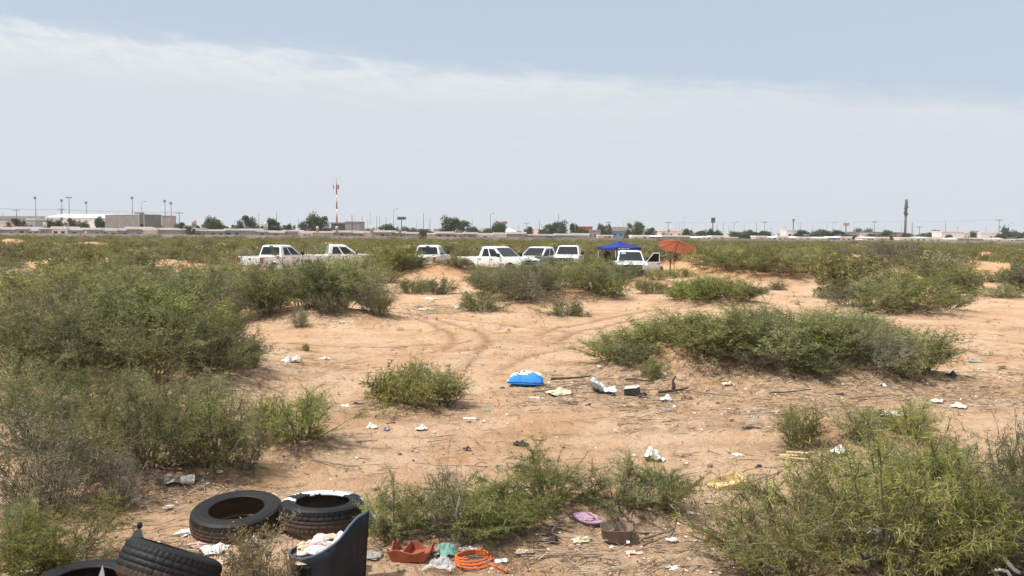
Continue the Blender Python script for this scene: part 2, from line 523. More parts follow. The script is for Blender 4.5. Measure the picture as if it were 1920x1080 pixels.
def tubes_np(paths, n=3):
    """many thin tapered stems: list of (points, r0, r1)"""
    VV = []; FF = []; o = 0
    ang = np.arange(n) * 2 * np.pi / n
    for pts, r0, r1 in paths:
        P = np.asarray(pts); m = len(P)
        T = np.gradient(P, axis=0); T /= np.maximum(np.linalg.norm(T, axis=1, keepdims=True), 1e-6)
        A = np.cross(T, [0.31, 0.17, 0.93]); A /= np.maximum(np.linalg.norm(A, axis=1, keepdims=True), 1e-6)
        B = np.cross(T, A)
        r = np.linspace(r0, r1, m)[:, None, None]
        V = P[:, None, :] + r * (A[:, None, :] * np.cos(ang)[None, :, None] + B[:, None, :] * np.sin(ang)[None, :, None])
        VV.append(V.reshape(-1, 3))
        i = np.arange(m - 1)[:, None] * n; k = np.arange(n)[None, :]; k2 = (k + 1) % n
        FF.append(np.stack([i + k, i + k2, i + n + k2, i + n + k], axis=-1).reshape(-1, 4) + o)
        o += m * n
    return np.concatenate(VV), np.concatenate(FF)


# ------------------------------------------------------------------ shrubs
def bez(a, b, c, n):
    t = np.linspace(0, 1, n)[:, None]
    return (1 - t) ** 2 * a + 2 * t * (1 - t) * b + t * t * c


def shrub_meshes(seed, W, H, stems, branches, twigs, leafL, leafW, per, upright=0.5, droop=0.3, spike=0.12, stemr=0.012, bare=0.0, step=0.05):
    """one bush W wide and H tall: stems > branches > twigs > leaflets, arrays for two meshes"""
    rs = np.random.RandomState(seed)
    paths = []; nodes = []; dirs = []
    Rr = W / 2

    def grow(path, r0, r1):
        j = rs.normal(size=path.shape) * 0.012 * W
        j[0] = 0
        path = path + np.cumsum(j, axis=0) * 0.35
        path[:, 2] = np.maximum(path[:, 2], 0.01)
        paths.append((path, r0, r1)); return path

    def leaves(path, t0):
        seg = np.linalg.norm(np.diff(path, axis=0), axis=1).sum()
        k = max(2, int(seg / step))
        t = np.linspace(t0, 1, k) * (len(path) - 1)
        i = np.minimum(t.astype(int), len(path) - 2); f = (t - i)[:, None]
        nodes.append(path[i] * (1 - f) + path[i + 1] * f)
        d = path[i + 1] - path[i]
        dirs.append(d / np.maximum(np.linalg.norm(d, axis=1, keepdims=True), 1e-6))
    # a lumpy outline: some sectors reach farther and higher than others
    ph = rs.uniform(0, 6.28, 4); am = rs.uniform(0.05, 0.22, 4)

    def lump(a):
        return 1 + sum(am[k] * math.sin((k + 2) * a + ph[k]) for k in range(4))
    for s in range(stems):
        a = rs.uniform(0, 2 * math.pi); q = math.sqrt(rs.uniform(0.03, 1.0)) * (0.92 if rs.rand() > spike else 1.08)
        top = H * math.sqrt(max(0.06, 1 - q * q * 0.93)) * rs.uniform(0.72, 1.02) * (1.0 + 0.35 * (lump(a * 1.7 + 1) - 1))
        if rs.rand() < spike: top *= 1.22
        lr = lump(a) * Rr * q
        end = np.array([lr * math.cos(a), lr * math.sin(a), top])
        b0 = np.array([math.cos(a), math.sin(a), 0]) * Rr * 0.22 * q + rs.normal(size=3) * 0.03 * W; b0[2] = -0.03
        mid = b0 + (end - b0) * np.array([1 - upright, 1 - upright, 0.35 + 0.3 * upright]) + np.array([0, 0, 0.12 * H])
        st = grow(bez(b0, mid, end, 8), stemr * rs.uniform(0.7, 1.3), stemr * 0.25)
        leaves(st[4:], 0.2)
        for k in range(branches):
            t = rs.uniform(0.18, 0.95); i = int(t * 7); o = st[i]
            tan = st[min(i + 1, 7)] - st[max(i - 1, 0)]; tan = tan / max(np.linalg.norm(tan), 1e-6)
            out = rs.normal(size=3); out[2] = out[2] * 0.5 + 0.15
            if t < 0.45: out[:2] += np.array([math.cos(a), math.sin(a)]) * 1.0
            d = tan * rs.uniform(0.3, 1.0) + out / np.linalg.norm(out)
            ln = rs.uniform(0.10, 0.24) * (W + H) / 2
            e = o + d / np.linalg.norm(d) * ln; e[2] = max(0.03, e[2])
            br = grow(bez(o, (o + e) / 2 + np.array([0, 0, 0.1 * ln]), e, 5), stemr * 0.42, stemr * 0.15)
            leaves(br, 0.15)
            for w in range(twigs):
                i2 = rs.randint(1, 5); o2 = br[i2]
                d2 = rs.normal(size=3) * 0.8 + d * 0.7 + np.array([0, 0, 0.2])
                e2 = o2 + d2 / np.linalg.norm(d2) * ln * rs.uniform(0.35, 0.8); e2[2] = max(0.02, e2[2])
                tw = grow(bez(o2, (o2 + e2) / 2 + np.array([0, 0, 0.04 * ln]), e2, 4), stemr * 0.22, stemr * 0.12)
                leaves(tw, 0.1)
    Nn = np.concatenate(nodes); Dd = np.concatenate(dirs)
    if bare: 
        keep = rs.rand(len(Nn)) > bare; Nn = Nn[keep]; Dd = Dd[keep]
    P = np.repeat(Nn, per, axis=0); D = np.repeat(Dd, per, axis=0)
    D = D * 0.55 + rs.normal(size=D.shape) * 0.65 + np.array([0, 0, -droop])
    P = P + rs.normal(size=P.shape) * 0.01
    V, F = leaf_quads(P, D, leafL * rs.uniform(0.6, 1.25, len(P)), leafW * rs.uniform(0.7, 1.3, len(P)), rs)
    V[:, 2] = np.maximum(V[:, 2], 0.004)
    # tone in soft clumps over the plant plus a difference leaf by leaf
    cl = vnoise(P[:, 0] * 6.4 / W + seed, P[:, 1] * 6.4 / W + P[:, 2] * 2.3, seed) * 0.7 + vnoise(P[:, 0] * 15 / W + seed, P[:, 1] * 15 / W + P[:, 2] * 7, seed + 5) * 0.65
    tone = np.clip(0.5 + cl + rs.normal(size=len(P)) * 0.2, 0, 1)
    SV, SF = tubes_np(paths)
    return SV, SF, V, F, tone


PROTO = {}


def proto(kind, seed, leaf, bark, W, H, **kw):
    SV, SF, V, F, tone = shrub_meshes(seed, W, H, **kw)
    b = mesh_np('branches', SV, SF, M[bark], parent=False)
    f = mesh_np('foliage', V, F, M[leaf], tone, parent=False)
    r = np.hypot(V[:, 0], V[:, 1])
    PROTO.setdefault(kind, []).append((b, f, 2 * float(np.percentile(r, 96)), float(np.percentile(V[:, 2], 98))))


for sd in (1, 2, 3, 21, 22):     # bright feathery bush, near
    proto('mesquite', sd, 'leaf_green', 'bark', 1.6, 0.95, stems=26, branches=6, twigs=3, leafL=0.058, leafW=0.0055, per=6, droop=0.2, stemr=0.013, step=0.040, upright=0.45)
for sd in (4, 5, 23, 24):        # olive rounded bush
    proto('olive', sd, 'leaf_olive', 'bark', 2.0, 1.2, stems=34, branches=6, twigs=3, leafL=0.06, leafW=0.011, per=5, droop=0.1, stemr=0.011, step=0.06, upright=0.5)
for sd in (6, 7, 25):        # upright green bush
    proto('upright', sd, 'leaf_green', 'bark', 1.5, 1.1, stems=36, branches=6, twigs=2, leafL=0.06, leafW=0.010, per=4, droop=0.0, stemr=0.010, step=0.05, upright=0.75, spike=0.25)
for sd in (8, 9, 26):        # grey half dry bush
    proto('grey', sd, 'leaf_grey', 'bark_grey', 1.5, 0.95, stems=40, branches=6, twigs=4, leafL=0.038, leafW=0.009, per=4, droop=0.0, stemr=0.007, step=0.05, upright=0.45, bare=0.12)
for sd in (10, 11, 27):      # low bright bush
    proto('low', sd, 'leaf_green', 'bark', 1.6, 0.55, stems=30, branches=5, twigs=3, leafL=0.06, leafW=0.013, per=3, droop=0.1, stemr=0.008, step=0.05, upright=0.4)
for sd in (12,):         # straw weed
    proto('weed', sd, 'leaf_dry', 'bark_grey', 0.6, 0.5, stems=30, branches=4, twigs=2, leafL=0.022, leafW=0.007, per=3, droop=-0.1, stemr=0.004, step=0.02, upright=0.75, spike=0.4, bare=0.15)
for sd in (13, 14, 15):  # bush of the far field, coarser
    proto('far', sd, 'leaf_far', 'bark', 2.2, 1.15, stems=26, branches=5, twigs=2, leafL=0.13, leafW=0.045, per=3, droop=0.05, stemr=0.014, step=0.12, upright=0.5, spike=0.2)
for sd in (16,):         # bare grey twig bush
    proto('dead', sd, 'leaf_grey', 'bark_grey', 1.3, 0.9, stems=46, branches=6, twigs=4, leafL=0.03, leafW=0.008, per=1, droop=0.0, stemr=0.009, step=0.1, upright=0.5, bare=0.6)

CAT = {'mesquite': 'bush', 'olive': 'bush', 'upright': 'bush', 'grey': 'bush', 'low': 'bush', 'weed': 'weed', 'far': 'bush', 'dead': 'bush'}
NAME = {'mesquite': 'mesquite_bush', 'olive': 'creosote_bush', 'upright': 'mesquite_bush', 'grey': 'dry_bush', 'low': 'low_bush', 'weed': 'dry_weed', 'far': 'desert_bush', 'dead': 'bare_bush'}
SHRUBS = []     # (object, x px, y px, depth, width m, kind) for labels
srng = random.Random(99)


def shrub_at(x, y, kind, w, h, label=None, group=None, z=None):
    b, f, W, H = srng.choice(PROTO[kind])
    root = empty(NAME[kind], (x, y, hz(x, y) - 0.02 if z is None else z), srng.uniform(0, 6.28), label, CAT[kind], group)
    sx = w / W
    root.scale = (sx, sx, h / H)
    for me in (b, f):
        o = bpy.data.objects.new(me.name, me); col.objects.link(o); o.parent = root
    px, py, d = project((x, y, root.location.z))
    SHRUBS.append([root, px, py, y, w, kind])
    return root


def shrub(px, py, wpx, hpx, kind, label=None, k=0.3):
    """a bush whose front foot shows at the pixel"""
    p = hit(px, py)
    w = wpx / FPX * p.y
    y = p.y + w * k
    x = p.x * y / p.y
    w = wpx / FPX * y * 1.04; h = hpx / FPX * y * 0.93
    return shrub_at(x, y, kind, w, h, label)
# ------------------------------------------------------------------ the ground sheet
def track_px(pts):
    return [flat(x, y).xy for x, y in pts]


TRACKS = []
for pts in ([(752, 594), (812, 609), (848, 626), (851, 644), (826, 662)],
            [(780, 591), (865, 612), (908, 630), (915, 644), (880, 684), (850, 700)],
            [(760, 590), (936, 608), (1096, 628), (1200, 640)],
            [(1010, 632), (1039, 616), (1114, 602), (1240, 583), (1380, 570)],
            [(1050, 640), (1085, 622), (1150, 606), (1260, 590)],
            [(560, 826), (667, 818), (900, 815), (1110, 811), (1400, 800), (1700, 800)],
            [(640, 842), (760, 838), (960, 836), (1200, 838), (1420, 830)],
            [(1740, 632), (1830, 638), (1990, 652)], [(1740, 650), (1830, 660), (1990, 676)],
            [(1720, 612), (1840, 614), (1990, 624)],
            [(440, 636), (600, 650), (740, 652), (880, 640)], [(450, 652), (620, 664), (760, 668), (930, 655)],
            [(640, 770), (760, 790), (980, 772), (1200, 762)],
            [(930, 700), (1000, 668), (1100, 650), (1230, 640)]):
    TRACKS.append([np.array(p) for p in track_px(pts)])


def track_field(x, y):
    d = np.full(x.shape, 9.0)
    for poly in TRACKS:
        for a, b in zip(poly[:-1], poly[1:]):
            ab = b - a; l2 = ab @ ab
            t = np.clip(((x - a[0]) * ab[0] + (y - a[1]) * ab[1]) / l2, 0, 1)
            d = np.minimum(d, np.hypot(x - a[0] - t * ab[0], y - a[1] - t * ab[1]))
    return d


def build_ground():
    ys = np.concatenate([np.linspace(-8, 4.2, 14)[:-1], np.geomspace(4.2, 1650, 780)])
    u = np.linspace(-1, 1, 430)
    Y = np.repeat(ys[:, None], len(u), 1)
    X = u[None, :] * (3.0 + 0.86 * np.maximum(Y, 0))
    Z = hgt(X, Y)
    near = (1 - sstep(18, 40, Y))
    Z = Z + near * (0.036 * vnoise(X / 0.42, Y / 0.42, 11) + 0.036 * vnoise(X / 0.16, Y / 0.16, 12) + 0.012 * vnoise(X / 0.07, Y / 0.07, 13))
    tr = np.zeros_like(X)
    sel = (Y > 6) & (Y < 45)
    wob = 0.05 * vnoise(X[sel] / 0.5, Y[sel] / 0.5, 21)
    d = track_field(X[sel], Y[sel]) + wob
    rut = np.exp(-(d / 0.11) ** 2)
    berm = np.exp(-((d - 0.26) / 0.10) ** 2)
    Z[sel] += (0.45 + 0.55 * sstep(11, 18, Y[sel])) * (-0.042 * rut + 0.022 * berm) * (0.6 + 0.9 * vnoise(X[sel] / 0.8, Y[sel] / 0.8, 22))
    tr[sel] = np.clip(rut * 1.1, 0, 1) * (0.35 + 0.65 * sstep(11, 18, Y[sel]))
    # fallen leaves and twigs lie where the bushes stand
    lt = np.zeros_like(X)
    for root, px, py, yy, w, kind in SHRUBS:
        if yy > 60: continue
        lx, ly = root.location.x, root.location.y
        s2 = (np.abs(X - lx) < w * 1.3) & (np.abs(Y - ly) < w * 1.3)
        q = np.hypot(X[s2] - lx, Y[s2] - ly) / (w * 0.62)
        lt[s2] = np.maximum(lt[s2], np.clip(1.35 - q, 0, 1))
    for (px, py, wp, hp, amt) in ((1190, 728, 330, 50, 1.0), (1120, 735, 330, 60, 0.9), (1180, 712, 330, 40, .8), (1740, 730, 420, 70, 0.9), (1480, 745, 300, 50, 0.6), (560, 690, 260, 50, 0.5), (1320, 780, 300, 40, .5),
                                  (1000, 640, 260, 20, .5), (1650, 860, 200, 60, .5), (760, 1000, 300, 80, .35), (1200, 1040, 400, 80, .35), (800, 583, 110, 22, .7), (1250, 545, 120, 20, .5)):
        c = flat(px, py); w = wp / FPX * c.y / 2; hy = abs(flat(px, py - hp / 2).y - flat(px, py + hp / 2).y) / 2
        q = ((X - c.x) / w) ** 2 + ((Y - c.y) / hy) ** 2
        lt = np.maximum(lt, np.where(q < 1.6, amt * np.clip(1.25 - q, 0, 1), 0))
    # redder loose sand on the hummocks
    zb = zbase(X, Y)
    red = np.clip((Z - zb - 0.18) / 0.4, 0, 1) + 0.6 * sstep(40, 70, Y)
    V = np.stack([X, Y, Z], -1).reshape(-1, 3)
    n, m = X.shape
    i = np.arange(n - 1)[:, None] * m; k = np.arange(m - 1)[None, :]
    F = np.stack([i + k, i + k + 1, i + m + k + 1, i + m + k], -1).reshape(-1, 4)
    o = mesh_np('ground', V, F, M['sand'], smooth=True)
    ca = o.data.attributes.new('soil', 'FLOAT_COLOR', 'POINT')
    C = np.stack([tr, lt, np.clip(red, 0, 1), np.ones_like(tr)], -1).astype(np.float32)
    ca.data.foreach_set('color', C.ravel())
    tag(o, 'open sandy ground with wheel ruts and low hummocks', None, None, 'structure')
    return o
# ------------------------------------------------------------------ bushes seen one by one
S = shrub
# right corner, near
S(1480, 1105, 370, 195, 'mesquite', 'loose feathery green bush with bare sand at its feet, beside the dark pan', 0.2)
S(1660, 1112, 400, 300, 'mesquite', 'tallest bright green feathery bush, grey cloth strips hanging in it', 0.2)
S(1800, 1100, 330, 262, 'mesquite', 'dense bright green bush between the cloth strips and the white plastic hoop', 0.2)
S(1925, 1090, 260, 330, 'mesquite', 'high green bush with bare whips standing above it, at the picture edge', 0.2)
S(1890, 1085, 210, 200, 'dead', 'grey bare twig bush behind the white plastic hoop', 0.1)
S(1600, 1010, 260, 150, 'mesquite', 'green bush behind the tall one with grey cloth strips', 0.2)
S(1760, 960, 300, 135, 'mesquite', 'low green bush at the foot of the small sand ridge with two bushes', 0.2)
# before the camera, middle
S(735, 1010, 140, 115, 'mesquite', 'thin green bush directly behind the blue checked cloth', 0.1)
S(865, 1028, 290, 112, 'mesquite', 'green bush with a pale dead stem, above the orange hose', 0.2)
S(955, 1000, 180, 98, 'mesquite', 'green bush between the pale dead stem and the pink sandal', 0.2)
S(1030, 965, 220, 112, 'mesquite', 'green bush with long sprays beside the pink sandal', 0.2)
S(1160, 975, 220, 96, 'mesquite', 'green bush right behind the dark pan', 0.2)
S(1240, 968, 160, 95, 'mesquite', 'green bush between the crumpled white bag and the yellow foam tray', 0.2)
S(830, 1010, 90, 155, 'dead', 'bare grey twigs rising out of the green bush above the orange hose', 0.1)
# small ones on the open sand
S(770, 772, 195, 72, 'low', 'lone bright green bush on open sand, midway to the blue sack', 0.25)
S(745, 760, 120, 65, 'low', 'low green clump merging with the lone bush on open sand', 0.25)
S(840, 764, 100, 72, 'upright', 'thin upright clump on the side of the lone bush nearest the blue sack', 0.2)
S(785, 735, 60, 70, 'dead', 'bare twigs standing out of the lone bush on open sand', 0.1)
S(560, 845, 200, 100, 'mesquite', 'loose bright green bush spreading over the sand above the round tyre', 0.25)
S(505, 835, 110, 95, 'mesquite', 'narrow green bush joining the loose bush above the round tyre', 0.25)
S(1494, 850, 105, 88, 'upright', 'small rounded green bush beside the broken yellow boards', 0.25)
S(1607, 838, 95, 70, 'upright', 'small green bush on the little sand ridge, before the pale paper', 0.25)
S(1708, 834, 110, 72, 'upright', 'dark based green bush on the far end of the little sand ridge', 0.25)
S(1655, 806, 80, 40, 'low', 'low green tuft between the two bushes of the little sand ridge', 0.25)
S(1220, 714, 72, 36, 'low', 'small low tuft on the sand before the long hummock', 0.25)
S(574, 658, 18, 15, 'low', 'tiny green seedling on the flat sand beside white rags', 0.2)
S(562, 615, 40, 42, 'grey', 'yellow green weed at the foot of the sand bank', 0.2)
S(478, 690, 34, 46, 'upright', 'spiky upright weed at the edge of the big dark bush', 0.2)
S(488, 1112, 150, 145, 'weed', 'straw coloured weed with upright seed spikes before the round tyre', 0.1)
S(455, 1100, 100, 105, 'weed', 'shorter straw coloured weed beside the tilted tyre', 0.1)
S(540, 1112, 70, 85, 'weed', 'straw coloured weed leaning on the dark plastic tub', 0.1)
# left, near
S(395, 905, 210, 175, 'mesquite', 'yellow green bush above the white cup', 0.25)
S(285, 915, 240, 190, 'olive', 'dense olive bush on the left of the white cup', 0.25)
S(330, 830, 240, 120, 'mesquite', 'bright green bush below the big dark mass of bushes', 0.25)
S(455, 890, 110, 110, 'grey', 'brownish open bush at the edge of the sand, left of the loose green bush', 0.25)
S(90, 985, 250, 215, 'grey', 'grey half dry bush standing high at the picture edge', 0.25)
S(180, 900, 200, 150, 'olive', 'olive twiggy bush behind the grey half dry one', 0.25)
S(110, 1085, 260, 130, 'olive', 'low dark green bush over the flat tyre', 0.2)
S(30, 1050, 160, 120, 'mesquite', 'low green bush in the lower corner beside the flat tyre', 0.2)
S(225, 960, 120, 110, 'dead', 'grey dead twigs beside the crumpled pale bag', 0.2)
S(60, 850, 220, 140, 'olive', 'olive bush behind the grey half dry ones', 0.25)
S(190, 800, 210, 120, 'mesquite', 'light green bush at the foot of the big dark mass', 0.25)
S(20, 790, 180, 120, 'mesquite', 'green feathery bush at the picture edge below the big mass', 0.25)
# the big dark mass at the left
big = [(45, 735, 210, 150, 'olive'), (160, 742, 230, 160, 'olive'), (290, 742, 230, 150, 'olive'), (395, 728, 170, 130, 'olive'), (440, 700, 120, 90, 'grey'),
       (20, 680, 200, 150, 'olive'), (120, 672, 210, 160, 'grey'), (235, 675, 220, 170, 'olive'), (345, 668, 200, 150, 'upright'), (415, 655, 110, 100, 'olive'),
       (60, 615, 190, 120, 'upright'), (170, 610, 200, 130, 'olive'), (280, 605, 200, 120, 'olive'), (370, 600, 150, 110, 'upright'),
       (30, 570, 160, 80, 'grey'), (140, 560, 160, 80, 'upright'), (250, 555, 170, 80, 'olive'), (350, 560, 150, 80, 'grey'), (95, 640, 150, 110, 'grey'), (310, 640, 150, 120, 'grey')]
for q in big: S(q[0], q[1], q[2] * 1.1, q[3] * 0.86, q[4], None, 0.35)
# bushes on the bank behind it
for q in [(440, 612, 130, 95, 'grey'), (505, 600, 130, 100, 'upright'), (470, 570, 120, 75, 'olive'), (575, 590, 140, 100, 'upright'), (640, 585, 140, 95, 'upright'),
          (540, 560, 130, 65, 'grey'), (610, 553, 120, 62, 'olive'), (700, 592, 90, 70, 'grey'), (670, 565, 110, 75, 'upright'), (455, 540, 110, 55, 'grey'), (400, 545, 120, 60, 'olive'),
          (715, 598, 60, 50, 'olive'), (395, 585, 110, 80, 'olive'),
          (590, 560, 110, 55, 'upright'), (650, 550, 100, 50, 'olive'), (515, 575, 110, 60, 'olive'), (620, 600, 80, 50, 'grey'), (430, 580, 110, 70, 'olive')]: S(q[0], q[1], q[2], q[3] * 1.0, q[4], None, 0.3)
# long hummock at the right
for q in [(1150, 680, 120, 72, 'olive'), (1215, 662, 130, 85, 'upright'), (1280, 650, 120, 85, 'upright'), (1330, 705, 140, 110, 'upright'), (1390, 690, 120, 120, 'olive'),
          (1400, 645, 130, 85, 'upright'), (1470, 715, 130, 120, 'upright'), (1430, 668, 110, 95, 'grey'), (1500, 650, 150, 90, 'upright'), (1555, 700, 130, 105, 'upright'),
          (1580, 655, 140, 85, 'upright'), (1640, 715, 120, 95, 'grey'), (1650, 668, 130, 80, 'olive'), (1725, 712, 135, 110, 'upright'), (1690, 690, 110, 85, 'olive'),
          (1600, 690, 90, 80, 'grey'), (1350, 650, 110, 70, 'olive'), (1240, 640, 90, 60, 'grey'),
          (1180, 690, 90, 60, 'olive'), (1305, 668, 110, 70, 'olive'), (1360, 672, 100, 70, 'upright'), (1520, 672, 120, 80, 'olive'), (1620, 640, 110, 70, 'upright'), (1450, 640, 110, 70, 'olive'), (1540, 720, 90, 60, 'upright'), (1690, 718, 80, 60, 'upright'), (1420, 708, 90, 70, 'dead'), (1660, 700, 90, 80, 'dead')]: S(q[0], q[1], q[2] * 1.2, q[3] * 0.78, q[4], None, 0.3)
# middle distance
for q in [(905, 587, 95, 42, 'low'), (1055, 595, 92, 32, 'low'), (930, 560, 110, 52, 'olive'), (985, 570, 130, 72, 'grey'), (1050, 560, 130, 62, 'olive'), (1110, 552, 110, 55, 'olive'),
          (1148, 562, 66, 42, 'low'), (955, 535, 120, 42, 'olive'), (1030, 528, 120, 40, 'grey'), (1100, 525, 120, 40, 'olive'), (1165, 535, 80, 45, 'olive'),
          (745, 518, 110, 58, 'upright'), (770, 552, 60, 32, 'low'), (825, 553, 62, 36, 'olive'), (790, 548, 50, 28, 'grey'),
          (1295, 570, 95, 42, 'low'), (1350, 572, 100, 45, 'low'), (1395, 566, 60, 36, 'olive'), (1225, 552, 50, 28, 'low'), (1205, 545, 40, 30, 'olive'),
          (1590, 580, 90, 58, 'grey'), (1650, 590, 110, 75, 'olive'), (1715, 592, 120, 80, 'olive'), (1775, 580, 90, 62, 'olive'), (1690, 560, 130, 55, 'olive'),
          (1880, 560, 90, 28, 'low'), (1460, 545, 40, 20, 'olive'), (1430, 552, 36, 18, 'grey'), (1545, 560, 30, 16, 'grey'),
          (1350, 515, 90, 45, 'olive'), (1410, 520, 100, 48, 'olive'), (1470, 525, 110, 50, 'olive'), (1530, 520, 100, 46, 'upright'), (1320, 500, 70, 40, 'olive'),
          (1600, 510, 100, 45, 'grey'), (1660, 505, 110, 48, 'grey'), (1720, 515, 100, 42, 'olive'), (1785, 512, 80, 32, 'grey'), (1860, 530, 80, 24, 'olive'),
          (1230, 530, 50, 24, 'low'), (1165, 516, 90, 26, 'olive'), (1205, 514, 44, 18, 'grey'), (1130, 512, 70, 32, 'olive'), (1250, 520, 40, 16, 'low'), (715, 512, 80, 40, 'upright'), (860, 508, 50, 22, 'olive'), (770, 516, 70, 40, 'olive'), (1280, 560, 80, 36, 'low'), (1330, 560, 90, 45, 'upright'), (1380, 560, 70, 40, 'olive'), (1020, 505, 70, 26, 'olive'), (1080, 500, 80, 24, 'olive'), (1140, 505, 70, 24, 'grey'),
          (900, 512, 60, 16, 'olive'), (845, 506, 60, 14, 'grey'), (1275, 522, 50, 20, 'low')]: S(q[0], q[1], q[2] * 1.18, q[3] * 0.94, q[4], None, 0.3)
# the scrub around and beyond the parked trucks
def truck_floor(px):
    """the highest row the scrub in front of the trucks may reach, by column"""
    for a, b, y in ((445, 575, 492), (575, 692, 482), (692, 772, 462), (772, 840, 487), (855, 910, 497), (910, 1005, 500), (1005, 1100, 482),
                    (1100, 1148, 484), (1148, 1240, 498), (1225, 1310, 506)):
        if a <= px <= b: return y
    return 0


frng = random.Random(5)
placed = [(r[0].location.x, r[0].location.y) for r in SHRUBS if r[3] > 25]
BARE = [(60, 512, 75, 9), (820, 510, 85, 14), (1215, 535, 40, 20), (1365, 517, 50, 10), (1850, 500, 60, 12), (125, 462, 25, 5), (325, 500, 22, 8), (1480, 545, 80, 14), (1280, 482, 30, 8), (1840, 485, 50, 8), (1600, 480, 60, 6), (1480, 478, 40, 6)]
nfield = 0
for tries in range(9000):
    if nfield >= 185: break
    y = 30 + 80 * frng.random() ** 0.8; x = frng.uniform(-0.68, 0.68) * y
    w = frng.uniform(2.0, 3.4); h = w * frng.uniform(0.38, 0.55)
    sp = 1.75 + (y - 30) * 0.018
    if any((x - a) ** 2 + (y - b) ** 2 < sp * sp for a, b in placed): continue
    z = hz(x, y)
    px, py, d = project((x, y, z)); _, pt, _ = project((x, y, z + h))
    if y < 62:
        half = w / 2 * FPX / y
        lim = max(truck_floor(px), truck_floor(px - half), truck_floor(px + half))
        if y > 51 and lim and lim != 462: continue
        if pt < lim: continue
    if py > 560: continue
    if any(((px - a) / c) ** 2 + ((py - 0.4 * (py - pt) - b) / e) ** 2 < 1 for a, b, c, e in BARE): continue
    shrub_at(x, y, frng.choice(['far', 'far', 'far', 'olive', 'grey', 'upright'] if y < 60 else ['far'] * 8 + ['grey']), w, h)
    placed.append((x, y)); nfield += 1


def far_scrub():
    """the scrub beyond, up to the wall: one mass nobody could count"""
    rs = np.random.RandomState(77)
    n = 5600
    y = 62 + (345 - 62) * rs.rand(n * 2) ** 0.75; x = rs.uniform(-0.72, 0.72, n * 2) * y
    keep = vnoise(x / 9, y / 14, 31) > -0.27
    x = x[keep][:n]; y = y[keep][:n]
    near = np.ones(len(x), bool)
    px_ = np.array(placed)
    for i in range(len(x)):
        if y[i] < 112 and ((px_[:, 0] - x[i]) ** 2 + (px_[:, 1] - y[i]) ** 2).min() < (3.0 if y[i] < 85 else 1.6): near[i] = False
        if y[i] < 70 and abs(x[i]) < 20: near[i] = False
    x = x[near]; y = y[near]
    z = hgt(x, y)
    k = 230
    VV = []; FF = []; TT = []; o = 0
    for i in range(len(x)):
        w = rs.uniform(1.3, 3.2); h = w * rs.uniform(0.32, 0.52) * (1 if rs.rand() > .06 else 1.5)
        kk = k if y[i] < 160 else 130
        a = rs.uniform(0, 6.28, kk); q = np.sqrt(rs.rand(kk)); el = rs.rand(kk) ** 0.6
        lm = 1 + 0.25 * np.sin(3 * a + i) + 0.15 * np.sin(5 * a + 2 * i)
        P = np.stack([x[i] + q * lm * np.cos(a) * w / 2, y[i] + q * lm * np.sin(a) * w / 2, z[i] + h * np.sqrt(np.maximum(0.05, 1 - q * q)) * el * rs.uniform(0.8, 1.15, kk)], -1)
        D = rs.normal(size=(kk, 3)) + np.array([0, 0, 0.5])
        s = (0.20 if y[i] < 160 else 0.32)
        V, F = leaf_quads(P, D, s * rs.uniform(0.7, 1.5, kk), s * 0.42, rs)
        VV.append(V); FF.append(F + o); o += len(V)
        t0 = rs.uniform(0.15, 0.85)
        TT.append(np.clip(t0 + rs.normal(size=kk) * 0.16, 0, 1))
    ob = mesh_np('scrub', np.concatenate(VV), np.concatenate(FF), M['leaf_far'], np.concatenate(TT))
    tag(ob, 'mass of low olive scrub reaching back to the long grey wall', 'scrub', None, 'stuff')


far_scrub()
GROUND = build_ground()
# ------------------------------------------------------------------ pickup trucks
def arc(cx, cz, r, a0, a1, n=9):
    return [(cx + r * math.cos(a0 + (a1 - a0) * i / (n - 1)), cz + r * math.sin(a0 + (a1 - a0) * i / (n - 1))) for i in range(n)]


